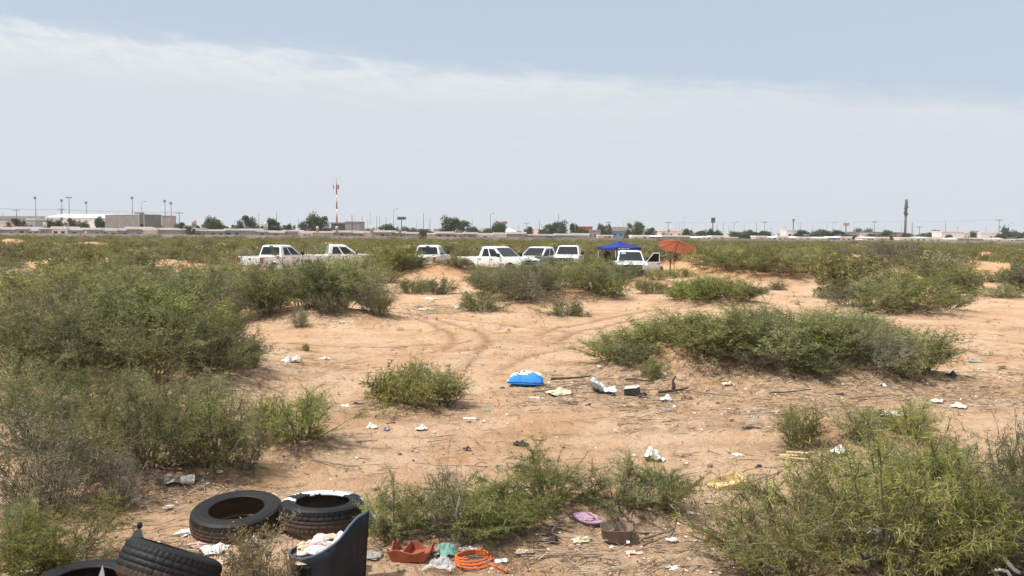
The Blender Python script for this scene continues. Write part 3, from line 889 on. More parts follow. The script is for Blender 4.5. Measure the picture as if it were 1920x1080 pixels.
def make_truck():
    t = empty('pickup_truck')
    P = M['paint']
    zb, zt = 0.50, 1.17
    fx, rx, wr = 1.95, -1.62, 0.40
    # front end and lower cab
    poly = [(-0.93, zb)] + [(fx - 0.52, zb)] + arc(fx, wr, 0.50, math.pi - 0.2, 0.2) + [(fx + 0.52, zb), (2.86, 0.52), (2.93, 0.72), (2.92, 1.0), (2.82, 1.10), (2.45, 1.165), (1.30, 1.235), (1.2, zt + 0.02), (-0.93, zt + 0.02)]
    MB().prism(poly, -0.985, 0.985).build('body', P, t, 0.05, 3)
    # bed
    b = MB()
    bp = [(-2.86, zb + 0.05), (-2.86, zt), (-0.95, zt), (-0.95, zb)] + [(rx + 0.52, zb)] + arc(rx, wr, 0.50, 0.2, math.pi - 0.2) + [(rx - 0.52, zb)]
    b.prism(bp, 0.84, 0.985); b.prism(bp, -0.985, -0.84)
    b.box(-2.82, -0.96, -0.84, 0.84, 0.62, 0.68); b.box(-1.02, -0.955, -0.84, 0.84, 0.68, zt - 0.01)
    b.build('bed', P, t, 0.03, 2)
    tg = MB().box(-2.90, -2.80, -0.80, 0.80, 0.60, zt - 0.01).build('tailgate', P, t, 0.03, 2)
    MB().box(-2.915, -2.902, -0.10, 0.10, 0.98, 1.06).build('handle', M['plastic_black'], tg)
    # greenhouse
    Bx0, Bx1, Tx0, Tx1 = -0.92, 1.28, -0.74, 0.38
    by, ty, z0, z1 = 0.93, 0.74, zt + 0.02, 1.86
    c = MB()
    vs = [(Bx0, -by, z0), (Bx1, -by, z0), (Bx1, by, z0), (Bx0, by, z0), (Tx0, -ty, z1), (Tx1, -ty, z1), (Tx1, ty, z1), (Tx0, ty, z1),
          (Tx0 + 0.2, -ty + 0.2, z1 + 0.045), (Tx1 - 0.2, -ty + 0.2, z1 + 0.045), (Tx1 - 0.2, ty - 0.2, z1 + 0.045), (Tx0 + 0.2, ty - 0.2, z1 + 0.045)]
    c.add(vs, [(0, 1, 5, 4), (1, 2, 6, 5), (2, 3, 7, 6), (3, 0, 4, 7), (4, 5, 9, 8), (5, 6, 10, 9), (6, 7, 11, 10), (7, 4, 8, 11), (8, 9, 10, 11), (3, 2, 1, 0)])
    c.build('cab', P, t, 0.05, 3)

    def pane(name, q, uv, off=0.008):
        q = [Vector(p) for p in q]
        n = (q[1] - q[0]).cross(q[3] - q[0]).normalized()
        pts = [(q[0] * (1 - u) + q[1] * u) * (1 - v) + (q[3] * (1 - u) + q[2] * u) * v + n * off for u, v in uv]
        m = MB(); k = len(pts)
        m.add([p for p in pts] + [p - n * 0.02 for p in pts], [list(range(k))] + [(i, (i + 1) % k + 0, (i + 1) % k + k, i + k)[::-1] for i in range(k)])
        return m.build(name, M['glass_dark'], t)
    front = [(Bx1, -by, z0), (Bx1, by, z0), (Tx1, ty, z1), (Tx1, -ty, z1)]
    rear = [(Bx0, by, z0), (Bx0, -by, z0), (Tx0, -ty, z1), (Tx0, ty, z1)]
    pane('windscreen', front, [(0.06, 0.08), (0.94, 0.08), (0.95, 0.86), (0.90, 0.92), (0.10, 0.92), (0.05, 0.86)])
    pane('rear_window', rear, [(0.08, 0.10), (0.92, 0.10), (0.93, 0.78), (0.88, 0.86), (0.12, 0.86), (0.07, 0.78)])
    for s in (-1, 1):
        if s < 0: side = [(Bx0, -by, z0), (Bx1, -by, z0), (Tx1, -ty, z1), (Tx0, -ty, z1)]
        else: side = [(Bx1, by, z0), (Bx0, by, z0), (Tx0, ty, z1), (Tx1, ty, z1)]
        fw = [(0.52, 0.08), (0.90, 0.08), (0.88, 0.52), (0.86, 0.80), (0.50, 0.84)]
        rw = [(0.14, 0.08), (0.47, 0.08), (0.44, 0.84), (0.18, 0.82)]
        if s > 0:
            fw = [(1 - u, v) for u, v in fw][::-1]; rw = [(1 - u, v) for u, v in rw][::-1]
        pane('side_window', side, fw); pane('side_window', side, rw)
        for x0, x1 in ((0.20, 1.20), (-0.86, 0.16)):
            d = MB().prism([(x0, 0.55), (x1, 0.55), (x1, zt - 0.01), (x0, zt - 0.01)], s * 0.987, s * 0.995).build('door', P, t, 0.003, 1)
            MB().box(x0 + 0.06, x0 + 0.24, s * 0.996, s * 1.025, 1.02, 1.07).build('handle', M['plastic_black'], d)
            MB().box(x0 - 0.028, x0 - 0.008, s * 0.986, s * 0.991, 0.56, zt - 0.02).build('door_seam', M['plastic_black'], d)
        m = MB().box(1.02, 1.14, s * 1.02, s * 1.25, 1.22, 1.46); m.box(1.05, 1.11, s * 0.93, s * 1.06, 1.24, 1.30)
        m.build('mirror', M['plastic_black'], t, 0.02, 2)
        MB().box(2.80, 2.945, s * 0.66, s * 0.95, 0.80, 1.02).build('headlight', M['lamp_clear'], t, 0.02, 2)
        MB().box(-2.92, -2.78, s * 0.82, s * 0.992, 0.76, 1.12).build('tail_light', M['lamp_red'], t, 0.012, 2)
    gr = MB().box(2.88, 2.95, -0.62, 0.62, 0.74, 1.03).build('grille', M['plastic_black'], t, 0.02, 2)
    gs = MB()
    gs.box(2.951, 2.965, -0.60, 0.60, 0.86, 0.90); gs.box(2.951, 2.965, -0.03, 0.03, 0.75, 1.02)
    gs.build('grille_bar', M['chrome'], gr)
    MB().box(2.86, 3.03, -0.97, 0.97, 0.46, 0.70).build('front_bumper', M['plastic_black'], t, 0.04, 3)
    MB().box(-3.02, -2.88, -0.94, 0.94, 0.47, 0.66).build('rear_bumper', M['chrome'], t, 0.03, 2)
    MB().box(-0.86, -0.72, -0.12, 0.12, 1.80, 1.865).build('brake_lamp', M['plastic_black'], t, 0.01, 1)
    MB().box(-0.9, 1.3, -0.93, 0.93, 0.44, 0.50).build('sill', M['plastic_black'], t)
    for x in (fx, rx):
        for s in (-1, 1):
            w = MB()
            T4 = Matrix.Translation((x, s * 0.85, wr)) @ Matrix.Rotation(math.pi / 2, 4, 'X')
            w.lathe([(0.25, -0.11), (0.37, -0.12), (0.40, -0.08), (0.40, 0.08), (0.37, 0.12), (0.25, 0.11)], 28, T4, closed=True)
            wo = w.build('wheel', M['rubber'], t)
            MB().lathe([(0.02, -0.09), (0.2, -0.085), (0.25, -0.10), (0.25, 0.10), (0.2, 0.085), (0.02, 0.09)], 20, T4, closed=True).build('rim', M['steel'], wo)
    return t


TR_G = 'white pickup trucks parked in the scrub'
truck0 = make_truck()


def place_truck(px, y, heading, label, first=[True]):
    """centre column, distance, heading in degrees from straight away (clockwise)"""
    t = truck0 if first[0] else copy_tree(truck0)
    first[0] = False
    p = atd(px, 500, y)
    t.location = (p.x, y, TRZ)
    t.rotation_euler = (0, 0, R(90 - heading))
    tag(t, label, 'pickup truck', TR_G)
    return t


TRZ = -0.33
T1 = place_truck(523, 54.0, 22, 'white pickup seen from behind with red tail lamp, farthest from the blue canopy')
T2 = place_truck(636, 57.5, 70, 'white pickup seen side on, just ahead of the one with the red tail lamp')
T3 = place_truck(806, 58.0, 6, 'white pickup facing away behind the sand hump, dark door mirror showing')
T4 = place_truck(933, 54.0, 131, 'white crew cab pickup seen whole from the side, its long bed behind it')
T5 = place_truck(1012, 60.5, 212, 'white pickup facing us with its side window showing, behind the crew cab one')
T6 = place_truck(1066, 61.5, 189, 'white pickup facing us, the smallest looking, nearest the gap before the blue canopy')
T7 = place_truck(1180, 54.5, 184, 'white pickup facing us with its driver door open before the blue canopy')
T7.location.z = hz(T7.location.x, 54.5) - 0.12; T7.location.z = TRZ - 0.22; T5.location.z = TRZ - 0.1
# the open door of the last truck
for ch in [c for c in bpy.data.objects if c.parent == T7]:
    if ch.name.startswith('door') and ch.type == 'MESH':
        xs = [v.co.x for v in ch.data.vertices]; ysd = [v.co.y for v in ch.data.vertices]
        if min(xs) > 0.1 and min(ysd) > 0:
            for g in [c for c in bpy.data.objects if c.parent == ch]: bpy.data.objects.remove(g)
            bpy.data.objects.remove(ch)
op = MB().prism([(0.22, 0.56), (1.18, 0.56), (1.18, 1.15), (0.22, 1.15)], 0.986, 0.992).build('door_opening', M['plastic_black'], T7)  # black panel stands in for the shaded inside of the cab
dr = MB()
dr.prism([(-1.02, 0.48), (0, 0.48), (0, 1.17), (-1.02, 1.17)], -0.05, 0.05)
dr.prism([(-1.0, 1.17), (-0.93, 1.17), (-0.93, 1.72), (-1.0, 1.72)], -0.03, 0.02)
dr.prism([(-1.0, 1.72), (-0.55, 1.72), (-0.55, 1.79), (-0.98, 1.79)], -0.03, 0.02)
dr.prism([(-0.55, 1.72), (-0.06, 1.17), (0.0, 1.17), (-0.55, 1.79)], -0.03, 0.02)
dro = dr.build('open_door', M['paint'], T7, 0.012, 2)
dro.location = (1.2, 1.0, 0); dro.rotation_euler = (0, 0, R(-72))
MB().prism([(-0.93, 1.17), (-0.06, 1.17), (-0.55, 1.72), (-0.93, 1.72)], -0.008, 0.004).build('pane', M['glass_dark'], dro)
MB().box(-0.96, -0.78, 0.05, 0.08, 1.02, 1.07).build('handle', M['plastic_black'], dro)
sk = MB().add([(1.15, 0.42, 1.50), (1.15, 0.74, 1.50), (1.03, 0.70, 1.60), (1.03, 0.42, 1.60)], [(0, 1, 2, 3)])
# sun strip of pale paper behind the windscreen
sv = Vector((0.38 - 1.28, 0, 0.67)).normalized(); sn = Vector((0.67, 0, 0.9)).normalized() * 0.016
q = [Vector((1.28, y, 1.19)) + Vector((-0.9, 0, 0.67)) * v + sn for y, v in ((-0.62, 0.70), (-0.30, 0.70), (-0.30, 0.86), (-0.60, 0.86))]
MB().add(q, [(0, 1, 2, 3)]).build('sun_strip', mat('pale_blue_film', (0.35, 0.45, 0.62), (0.3, 0.4, 0.55), 6, 0.3), T7)

# ------------------------------------------------------------------ canopy, umbrella, person
cp = atd(1161, 470, 62.0)
can = empty('canopy_tent', (cp.x, 62.0, TRZ), R(28), 'blue pop-up canopy with thin pale legs standing behind the truck with the open door', 'canopy')
hw, ez, pz = 1.19, 1.80, 2.30
g = MB(); n = 8
rows = []
for (sx, sy), (ex, ey) in (((-1, -1), (1, -1)), ((1, -1), (1, 1)), ((1, 1), (-1, 1)), ((-1, 1), (-1, -1))):
    vs = []; fs = []
    for i in range(n + 1):
        for j in range(n + 1):
            u = i / n; v = j / n
            x = (sx + (ex - sx) * u) * hw; y = (sy + (ey - sy) * u) * hw
            k = 1 - v
            z = ez + (pz - ez) * v ** 1.0 - 0.06 * math.sin(math.pi * v) - 0.05 * math.sin(math.pi * u) * (1 - v)
            vs.append((x * k, y * k, z))
    for i in range(n):
        for j in range(n):
            a = i * (n + 1) + j
            fs.append((a, a + n + 1, a + n + 2, a + 1))
    g.add(vs, fs, True)
    vv = []; ff = []
    for i in range(n + 1):
        u = i / n; x = (sx + (ex - sx) * u) * hw; y = (sy + (ey - sy) * u) * hw
        z = ez - 0.05 * math.sin(math.pi * u); vv += [(x, y, z), (x * 1.005, y * 1.005, z - 0.22)]
    for i in range(n): ff.append((2 * i, 2 * i + 1, 2 * i + 3, 2 * i + 2))
    g.add(vv, ff, False)
g.build('canopy_cloth', M['canvas_blue'], can)
pr = MB()
for i, x in enumerate((-0.95, -0.72, -0.58, -0.34, -0.12)):
    pr.box(x, x + (0.12 if i % 2 else 0.18), -hw * 1.005 - 0.012, -hw * 1.005 - 0.004, ez - 0.16, ez - 0.08)
pr.build('print', M['canvas_white'], can)
for sx in (-1, 1):
    for sy in (-1, 1):
        lg = MB().box(sx * 1.15 - 0.022, sx * 1.15 + 0.022, sy * 1.15 - 0.022, sy * 1.15 + 0.022, 0, ez + 0.02)
        lg.box(sx * 1.15 - 0.06, sx * 1.15 + 0.06, sy * 1.15 - 0.06, sy * 1.15 + 0.06, 0, 0.012)
        lg.build('leg', M['wall_cream'], can)
tr_ = MB()
for a, b in (((-1.15, -1.15), (1.15, -1.15)), ((1.15, -1.15), (1.15, 1.15)), ((1.15, 1.15), (-1.15, 1.15)), ((-1.15, 1.15), (-1.15, -1.15))):
    m_ = ((a[0] + b[0]) / 2, (a[1] + b[1]) / 2)
    tr_.tube([(a[0], a[1], ez - 0.04), (m_[0], m_[1], ez - 0.3)], 0.012, 5); tr_.tube([(m_[0], m_[1], ez - 0.04), (a[0], a[1], ez - 0.3)], 0.012, 5)
    tr_.tube([(b[0], b[1], ez - 0.04), (m_[0], m_[1], ez - 0.3)], 0.012, 5); tr_.tube([(m_[0], m_[1], ez - 0.04), (b[0], b[1], ez - 0.3)], 0.012, 5)
tr_.build('truss', M['steel'], can)

up = atd(1264, 505, 54.5)
um = empty('market_umbrella', (up.x, 54.5, hz(up.x, 54.5)), 0, 'faded orange umbrella tilted on a thin dark pole beside the open truck door', 'umbrella')
g = MB(); N8 = 8; ur = 1.36
Tm = Matrix.Translation((0.15, 0, 1.93)) @ Matrix.Rotation(R(14), 4, 'Y') @ Matrix.Rotation(R(-16), 4, 'X')
vs = [(0, 0, 0.52)]; fs = []
for j, q in enumerate((0.33, 0.66, 1.0)):
    for k in range(N8 * 2):
        a = math.pi * k / N8
        rr = ur * q * (1.0 if k % 2 == 0 else 0.955)
        vs.append((rr * math.cos(a), rr * math.sin(a), 0.52 - 0.44 * q ** 1.15 - (0.0 if k % 2 == 0 else 0.03 * q)))
K = N8 * 2
for k in range(K): fs.append((0, 1 + k, 1 + (k + 1) % K))
for j in range(2):
    for k in range(K):
        fs.append((1 + j * K + k, 1 + (j + 1) * K + k, 1 + (j + 1) * K + (k + 1) % K, 1 + j * K + (k + 1) % K))
g.add(vs, fs, False, Tm)
g.build('canopy_cloth', M['canvas_orange'], um)
MB().tube([(0, 0, 0), (0, 0, 1.5), (0.15, 0, 1.95), tuple(Tm @ Vector((0, 0, 0.56)))], 0.022, 8).build('pole', M['steel_dark'], um)
for k in range(N8):
    a = 2 * math.pi * k / N8
    MB().tube([Tm @ Vector((0.02 * math.cos(a), 0.02 * math.sin(a), 0.47)), Tm @ Vector((ur * .5 * math.cos(a), ur * .5 * math.sin(a), 0.25)), Tm @ Vector((ur * .98 * math.cos(a), ur * .98 * math.sin(a), -0.02))], 0.010, 4).build('rib', M['plastic_black'], um)
MB().lathe([(0.02, 0.09), (0.09, 0.085), (0.26, 0.05), (0.27, 0.0), (0.02, 0.0)], 20).build('base', M['plastic_black'], um)
pp = atd(1256.5, 505, 54.0)
po = empty('steel_post', (pp.x, 54.0, hz(pp.x, 54.0)), 0, 'short dark post standing right beside the orange umbrella pole', 'post')
MB().tube([(0, 0, -0.1), (0, 0, 1.28)], 0.045, 8).build('shaft', M['plastic_black'], po)
MB().lathe([(0.0, 1.28), (0.055, 1.28), (0.055, 1.34), (0.0, 1.35)], 10).build('cap', M['steel_dark'], po)
# low folding chair beside the umbrella
ch = atd(1244, 505, 53.6)
fc = empty('camp_chair', (ch.x, 53.6, hz(ch.x, 53.6)), R(35), 'dark low camp chair in the shade of the orange umbrella', 'chair')
MB().box(-0.25, 0.25, -0.24, 0.22, 0.30, 0.33).build('seat', M['plastic_black'], fc, 0.01)
MB().add([(-0.25, 0.20, 0.33), (0.25, 0.20, 0.33), (0.25, 0.36, 0.72), (-0.25, 0.36, 0.72)], [(0, 1, 2, 3)]).build('backrest', M['plastic_black'], fc, solid=0.02)
for sx in (-1, 1):
    MB().tube([(sx * 0.24, -0.24, 0), (sx * 0.24, 0.2, 0.33)], 0.012, 6).build('leg', M['steel'], fc)
    MB().tube([(sx * 0.24, 0.26, 0), (sx * 0.24, -0.2, 0.33)], 0.012, 6).build('leg', M['steel'], fc)

# a person in dark clothes under the canopy
def person():
    p0 = atd(1137.5, 480, 60.0)
    root = empty('person', (p0.x, 60.0, TRZ), R(20), 'person in black standing under the blue canopy, head bent', 'person')
    J = {'pel': (0, 0, 0.93), 'sp': (0, -0.01, 1.15), 'ch': (0, -0.03, 1.34), 'nk': (0, -0.05, 1.46), 'hd': (0, -0.09, 1.57), 'tp': (0, -0.11, 1.70),
         'hl': (-0.10, 0, 0.90), 'kl': (-0.11, -0.03, 0.50), 'al': (-0.12, 0.02, 0.09), 'tl': (-0.13, -0.14, 0.04),
         'hr': (0.10, 0, 0.90), 'kr': (0.11, -0.01, 0.50), 'ar': (0.13, 0.04, 0.09), 'tr': (0.14, -0.12, 0.04),
         'sl': (-0.19, -0.02, 1.38), 'el': (-0.25, -0.04, 1.11), 'wl': (-0.22, -0.22, 0.98), 'pl': (-0.20, -0.30, 0.96),
         'sr': (0.19, -0.02, 1.38), 'er': (0.26, -0.02, 1.11), 'wr': (0.22, -0.20, 0.98), 'pr': (0.20, -0.28, 0.96)}
    RAD = {'pel': .15, 'sp': .14, 'ch': .16, 'nk': .058, 'hd': .092, 'tp': .075, 'hl': .095, 'kl': .062, 'al': .045, 'tl': .035, 'hr': .095, 'kr': .062, 'ar': .045, 'tr': .035,
           'sl': .065, 'el': .046, 'wl': .032, 'pl': .03, 'sr': .065, 'er': .046, 'wr': .032, 'pr': .03}
    E = ['pel sp', 'sp ch', 'ch nk', 'nk hd', 'hd tp', 'pel hl', 'hl kl', 'kl al', 'al tl', 'pel hr', 'hr kr', 'kr ar', 'ar tr', 'ch sl', 'sl el', 'el wl', 'wl pl', 'ch sr', 'sr er', 'er wr', 'wr pr']
    names = list(J); me = bpy.data.meshes.new('body')
    me.from_pydata([J[k] for k in names], [[names.index(a) for a in e.split()] for e in E], [])
    o = bpy.data.objects.new('body', me); col.objects.link(o); o.parent = root
    m = o.modifiers.new('skin', 'SKIN'); m.use_smooth_shade = True
    sv = me.skin_vertices
    if not sv:
        bpy.context.view_layer.objects.active = o
    for i, k in enumerate(names):
        me.skin_vertices[0].data[i].radius = (RAD[k], RAD[k])
        me.skin_vertices[0].data[i].use_root = (k == 'pel')
    s = o.modifiers.new('sub', 'SUBSURF'); s.levels = 1; s.render_levels = 2
    me.materials.append(mat('dark_cloth', (0.018, 0.018, 0.022), (0.03, 0.028, 0.03), 10, 0.9))
    h = MB()
    h.lathe([(0.0, 1.735), (0.07, 1.72), (0.108, 1.66), (0.112, 1.58), (0.10, 1.50), (0.085, 1.47)], 14, Matrix.Translation((0, -0.085, 0)))
    h.build('hair', mat('black_hair', (0.008, 0.007, 0.006), (0.015, 0.012, 0.01), 40, 0.5), root)
    f = MB(); f.lathe([(0.0, -0.055), (0.05, -0.045), (0.072, 0.0), (0.06, 0.06), (0.0, 0.08)], 12, Matrix.Translation((0, -0.145, 1.565)) @ Matrix.Rotation(R(12), 4, 'X'))
    f.build('face', mat('skin_tone', (0.30, 0.17, 0.11), (0.26, 0.145, 0.09), 12, 0.6), root)


try:
    person()
except Exception as ex:
    print('person failed', ex)
# ------------------------------------------------------------------ tyres and the dark tub
def tyre_mat(name, dirt, mud=(0.16, 0.095, 0.055), white=0.0):
    m, nt, N, L = newmat(name)
    out = N.new('ShaderNodeOutputMaterial'); b = N.new('ShaderNodeBsdfPrincipled'); L.new(b.outputs[0], out.inputs[0])
    b.inputs['Roughness'].default_value = 0.55; b.inputs['Specular IOR Level'].default_value = 0.22
    tc = N.new('ShaderNodeTexCoord'); sp = N.new('ShaderNodeSeparateXYZ'); L.new(tc.outputs['Object'], sp.inputs[0])
    nz = N.new('ShaderNodeTexNoise'); nz.inputs['Scale'].default_value = 9; nz.inputs['Detail'].default_value = 7; nz.inputs['Roughness'].default_value = 0.65
    L.new(tc.outputs['Object'], nz.inputs['Vector'])
    a = N.new('ShaderNodeMath'); a.operation = 'MULTIPLY_ADD'; a.inputs[1].default_value = -0.22
    L.new(nz.outputs['Fac'], a.inputs[0]); L.new(sp.outputs['Z'], a.inputs[2])
    r = N.new('ShaderNodeMapRange'); r.inputs['From Min'].default_value = -0.02 + dirt; r.inputs['From Max'].default_value = 0.07 + dirt
    r.inputs['To Min'].default_value = 0.75; r.inputs['To Max'].default_value = 0.03
    L.new(a.outputs[0], r.inputs['Value'])
    x = N.new('ShaderNodeMix'); x.data_type = 'RGBA'; x.inputs[6].default_value = (0.017, 0.018, 0.020, 1); x.inputs[7].default_value = rgba(mud)
    L.new(r.outputs[0], x.inputs[0])
    res = x.outputs[2]
    if white:
        n2 = N.new('ShaderNodeTexNoise'); n2.inputs['Scale'].default_value = 5.5; n2.inputs['Detail'].default_value = 3
        L.new(tc.outputs['Object'], n2.inputs['Vector'])
        g = N.new('ShaderNodeMath'); g.operation = 'GREATER_THAN'; g.inputs[1].default_value = 0.50
        L.new(n2.outputs['Fac'], g.inputs[0])
        # white patches only on the upper flank
        zz = N.new('ShaderNodeMath'); zz.operation = 'GREATER_THAN'; zz.inputs[1].default_value = 0.188; L.new(sp.outputs['Z'], zz.inputs[0])
        yy = N.new('ShaderNodeMath'); yy.operation = 'GREATER_THAN'; yy.inputs[1].default_value = -0.05; L.new(sp.outputs['Y'], yy.inputs[0])
        m1 = N.new('ShaderNodeMath'); m1.operation = 'MULTIPLY'; L.new(g.outputs[0], m1.inputs[0]); L.new(zz.outputs[0], m1.inputs[1])
        m2 = N.new('ShaderNodeMath'); m2.operation = 'MULTIPLY'; L.new(m1.outputs[0], m2.inputs[0]); L.new(yy.outputs[0], m2.inputs[1])
        y = N.new('ShaderNodeMix'); y.data_type = 'RGBA'; y.inputs[7].default_value = (0.75, 0.76, 0.76, 1)
        L.new(m2.outputs[0], y.inputs[0]); L.new(res, y.inputs[6]); res = y.outputs[2]
    L.new(res, b.inputs['Base Color'])
    bp = N.new('ShaderNodeBump'); bp.inputs['Strength'].default_value = 0.35; bp.inputs['Distance'].default_value = 0.006
    L.new(nz.outputs['Fac'], bp.inputs['Height']); L.new(bp.outputs[0], b.inputs['Normal'])
    return m


def tyre(name, Ro, Ri, Wd, m, label, loc, rot, bulge=0.0):
    """tread, two flanks and the hollow inside; axis along z, standing on z = 0"""
    NS = 216
    h = Wd / 2
    t = empty(name, loc, 0, label, 'tyre', 'discarded tyres')
    t.rotation_euler = rot
    prof = []
    # tread with four grooves
    tw = h * 0.78
    lanes = [(-1.0, -0.62), (-0.54, -0.22), (-0.14, 0.14), (0.22, 0.54), (0.62, 1.0)]
    kinds = []
    for i, (a, b) in enumerate(lanes):
        if i: prof += [(Ro - 0.009, lanes[i - 1][1] * tw + 0.003), (Ro - 0.009, a * tw - 0.003)]; kinds += ['g', 'g']
        crown = lambda q: 0.012 * q * q
        prof += [(Ro - crown(a), a * tw), (Ro - crown((a + b) / 2), (a + b) / 2 * tw), (Ro - crown(b), b * tw)]; kinds += ['s' if i in (0, 4) else 'b'] * 3

    def fn(k, j, r, z):
        kk = kinds[j]
        if kk == 's' and k % 4 == 0: r -= 0.008
        if kk == 'b' and (k + (2 if z > 0 else 0)) % 6 == 0: r -= 0.007
        return r, z + h
    tr = MB(); tr.lathe(prof, NS, fn=fn)
    tr.build('tread', m, t)
    fl = [(Ro - 0.012, tw), (Ro - 0.022, tw + 0.010), (Ro - 0.04, h * 0.96), (Ro - 0.058, h * 1.0), (Ro - 0.062, h * 1.0 - 0.004), (Ro - 0.066, h * 1.01), ((Ro + Ri) / 2, h * 1.02), (Ri + 0.035, h * 0.93), (Ri + 0.03, h * 0.90),
          (Ri + 0.022, h * 0.92), (Ri + 0.005, h * 0.86), (Ri, h * 0.78), (Ri + 0.012, h * 0.72), (Ri + 0.05, h * 0.82), (Ro - 0.07, h * 0.86), (Ro - 0.03, h * 0.6)]
    for s in (1, -1):
        f = MB()
        f.lathe([(r, s * z) for r, z in fl], 96, fn=lambda k, j, r, z: (r + (0.003 if (j in (2, 3) and k % 3 == 0) else 0), z + h))
        f.build('sidewall', m, t)
    li = MB(); li.lathe([(Ro - 0.03, -h * 0.6), (Ro - 0.024, 0), (Ro - 0.03, h * 0.6)], 64, fn=lambda k, j, r, z: (r, z + h))
    li.build('liner', m, t)
    return t


M['bark_dark'] = mat('bark_dark', (0.05, 0.035, 0.026), (0.11, 0.08, 0.06), 14, 0.9)


def put(px, py, lift=0.0):
    p = hit(px, py); p.z += lift; return p


tA = flat(446, 986); zA = hz(tA.x, tA.y)
tyre('car_tyre', 0.365, 0.215, 0.205, tyre_mat('tyre_rubber', 0.0), 'round black tyre lying whole on the sand, brown dust along its tread', (tA.x, tA.y, zA - 0.01), (R(5), R(-2), 0.3))
tB = flat(604, 986); zB = hz(tB.x, tB.y)
tyre('car_tyre', 0.345, 0.215, 0.22, tyre_mat('tyre_rubber_white', -0.01, (0.12, 0.085, 0.06), 1.0), 'torn black tyre with white patches on its upper flank', (tB.x, tB.y, zB + 0.01), (R(-4), R(1), 0.0))
tC = flat(303, 1128); zC = hz(tC.x, tC.y)
tyre('car_tyre', 0.325, 0.20, 0.25, tyre_mat('tyre_rubber_clean', -0.09), 'tilted black tyre showing its worn ribbed tread', (tC.x, tC.y, zC + 0.10), (R(-26), R(17), 0.0))
tD = flat(160, 1128); zD = hz(tD.x, tD.y)
tyre('car_tyre', 0.33, 0.19, 0.20, tyre_mat('tyre_rubber_flat', -0.08), 'flat lying dark tyre mostly out of the picture, white shard on it', (tD.x, tD.y, zD - 0.03), (R(0), R(3), 0.1))

M['tub'] = mat('tub_plastic', (0.012, 0.015, 0.021), (0.019, 0.023, 0.029), 3.5, 0.5, 0.12, spec=0.22, bscale=60)
M['tub_rim_sheen'] = mat('tub_rim_sheen', (0.06, 0.10, 0.16), (0.10, 0.15, 0.22), 6, 0.35, spec=0.5)  # blue edge, lightened to stand in for its sun sheen


def tub():
    c = flat(600, 1110)
    t = empty('plastic_tub', (c.x, c.y + 0.16, hz(c.x, c.y) - 0.02), 0, 'broken dark blue plastic tub, one side torn high, full of waste paper', 'tub')
    # plan: rounded box, walked from the back left over the front to the back right
    pts = []
    a, b, r = 0.235, 0.17, 0.10

    def corner(cx, cy, a0, a1, n=7):
        return [(cx + r * math.cos(a0 + (a1 - a0) * i / n), cy + r * math.sin(a0 + (a1 - a0) * i / n)) for i in range(n + 1)]
    pts += [(-a, b + 0.05), (-a, b - 0.1), (-a, 0.0)]
    pts += corner(-a + r, -b + r, math.pi, 1.5 * math.pi)
    pts += [(-0.06, -b), (0.06, -b)]
    pts += corner(a - r, -b + r, 1.5 * math.pi, 2 * math.pi)
    pts += [(a, 0.0), (a - 0.002, 0.08), (a - 0.012, 0.16), (a - 0.03, 0.22)]
    L_ = [0]
    for i in range(1, len(pts)): L_.append(L_[-1] + math.dist(pts[i], pts[i - 1]))
    T = [l / L_[-1] for l in L_]

    def top(s):
        if s < 0.44: return 0.225 + 0.010 * math.sin(9 * s)
        q = min(1.0, (s - 0.44) / 0.42)
        return 0.225 + 0.275 * (0.75 * q ** 1.3 + 0.25 * q * q * (3 - 2 * q))
    th = 0.014
    N_ = []
    for i in range(len(pts)):
        p = pts[max(i - 1, 0)]; q = pts[min(i + 1, len(pts) - 1)]
        d = Vector((q[0] - p[0], q[1] - p[1])).normalized(); N_.append((-d.y, d.x))
    m = MB(); vs = []; fs = []
    rows = 6
    for i, (x, y) in enumerate(pts):
        h = top(T[i])
        for j in range(rows):
            v = j / (rows - 1); fl = 0.90 + 0.10 * v
            vs.append((x * fl, y * fl, h * v))
        for j in range(rows):
            v = 1 - j / (rows - 1); fl = 0.90 + 0.10 * v
            vs.append((x * fl + N_[i][0] * th, y * fl + N_[i][1] * th, max(0.012, h * v)))
    k = 2 * rows
    for i in range(len(pts) - 1):
        for j in range(k):
            fs.append((i * k + j, (i + 1) * k + j, (i + 1) * k + (j + 1) % k, i * k + (j + 1) % k))
    fs.append(list(range(k))[::-1]); fs.append([(len(pts) - 1) * k + j for j in range(k)])
    m.add(vs, fs, True)
    o = m.build('side_wall', M['tub'], t)
    # rolled rim, sun sheen painted into its colour
    r3 = [(x - N_[i][0] * 0.002, y - N_[i][1] * 0.002, top(T[i]) + 0.004) for i, (x, y) in enumerate(pts)]
    MB().tube([(x + N_[i][0] * 0.008, y + N_[i][1] * 0.008, z) for i, (x, y, z) in enumerate(r3)], 0.0085, 8).build('rim', M['tub_rim_sheen'], t)
    MB().add([(x * 0.9, y * 0.9, 0.006) for x, y in pts], [list(range(len(pts)))]).build('bottom', M['tub'], t)
    MB().box(0.200, 0.226, 0.03, 0.055, 0.20, 0.36).build('slot', M['plastic_black'], t, 0.006, 2)
    # ledge under the front rim
    MB().box(-0.12, 0.03, -0.180, -0.160, 0.175, 0.196).build('ledge', M['tub'], t, 0.006, 2)
    t.rotation_euler = (0, 0, R(-32))
    return t, c


TUB, tubc = tub()

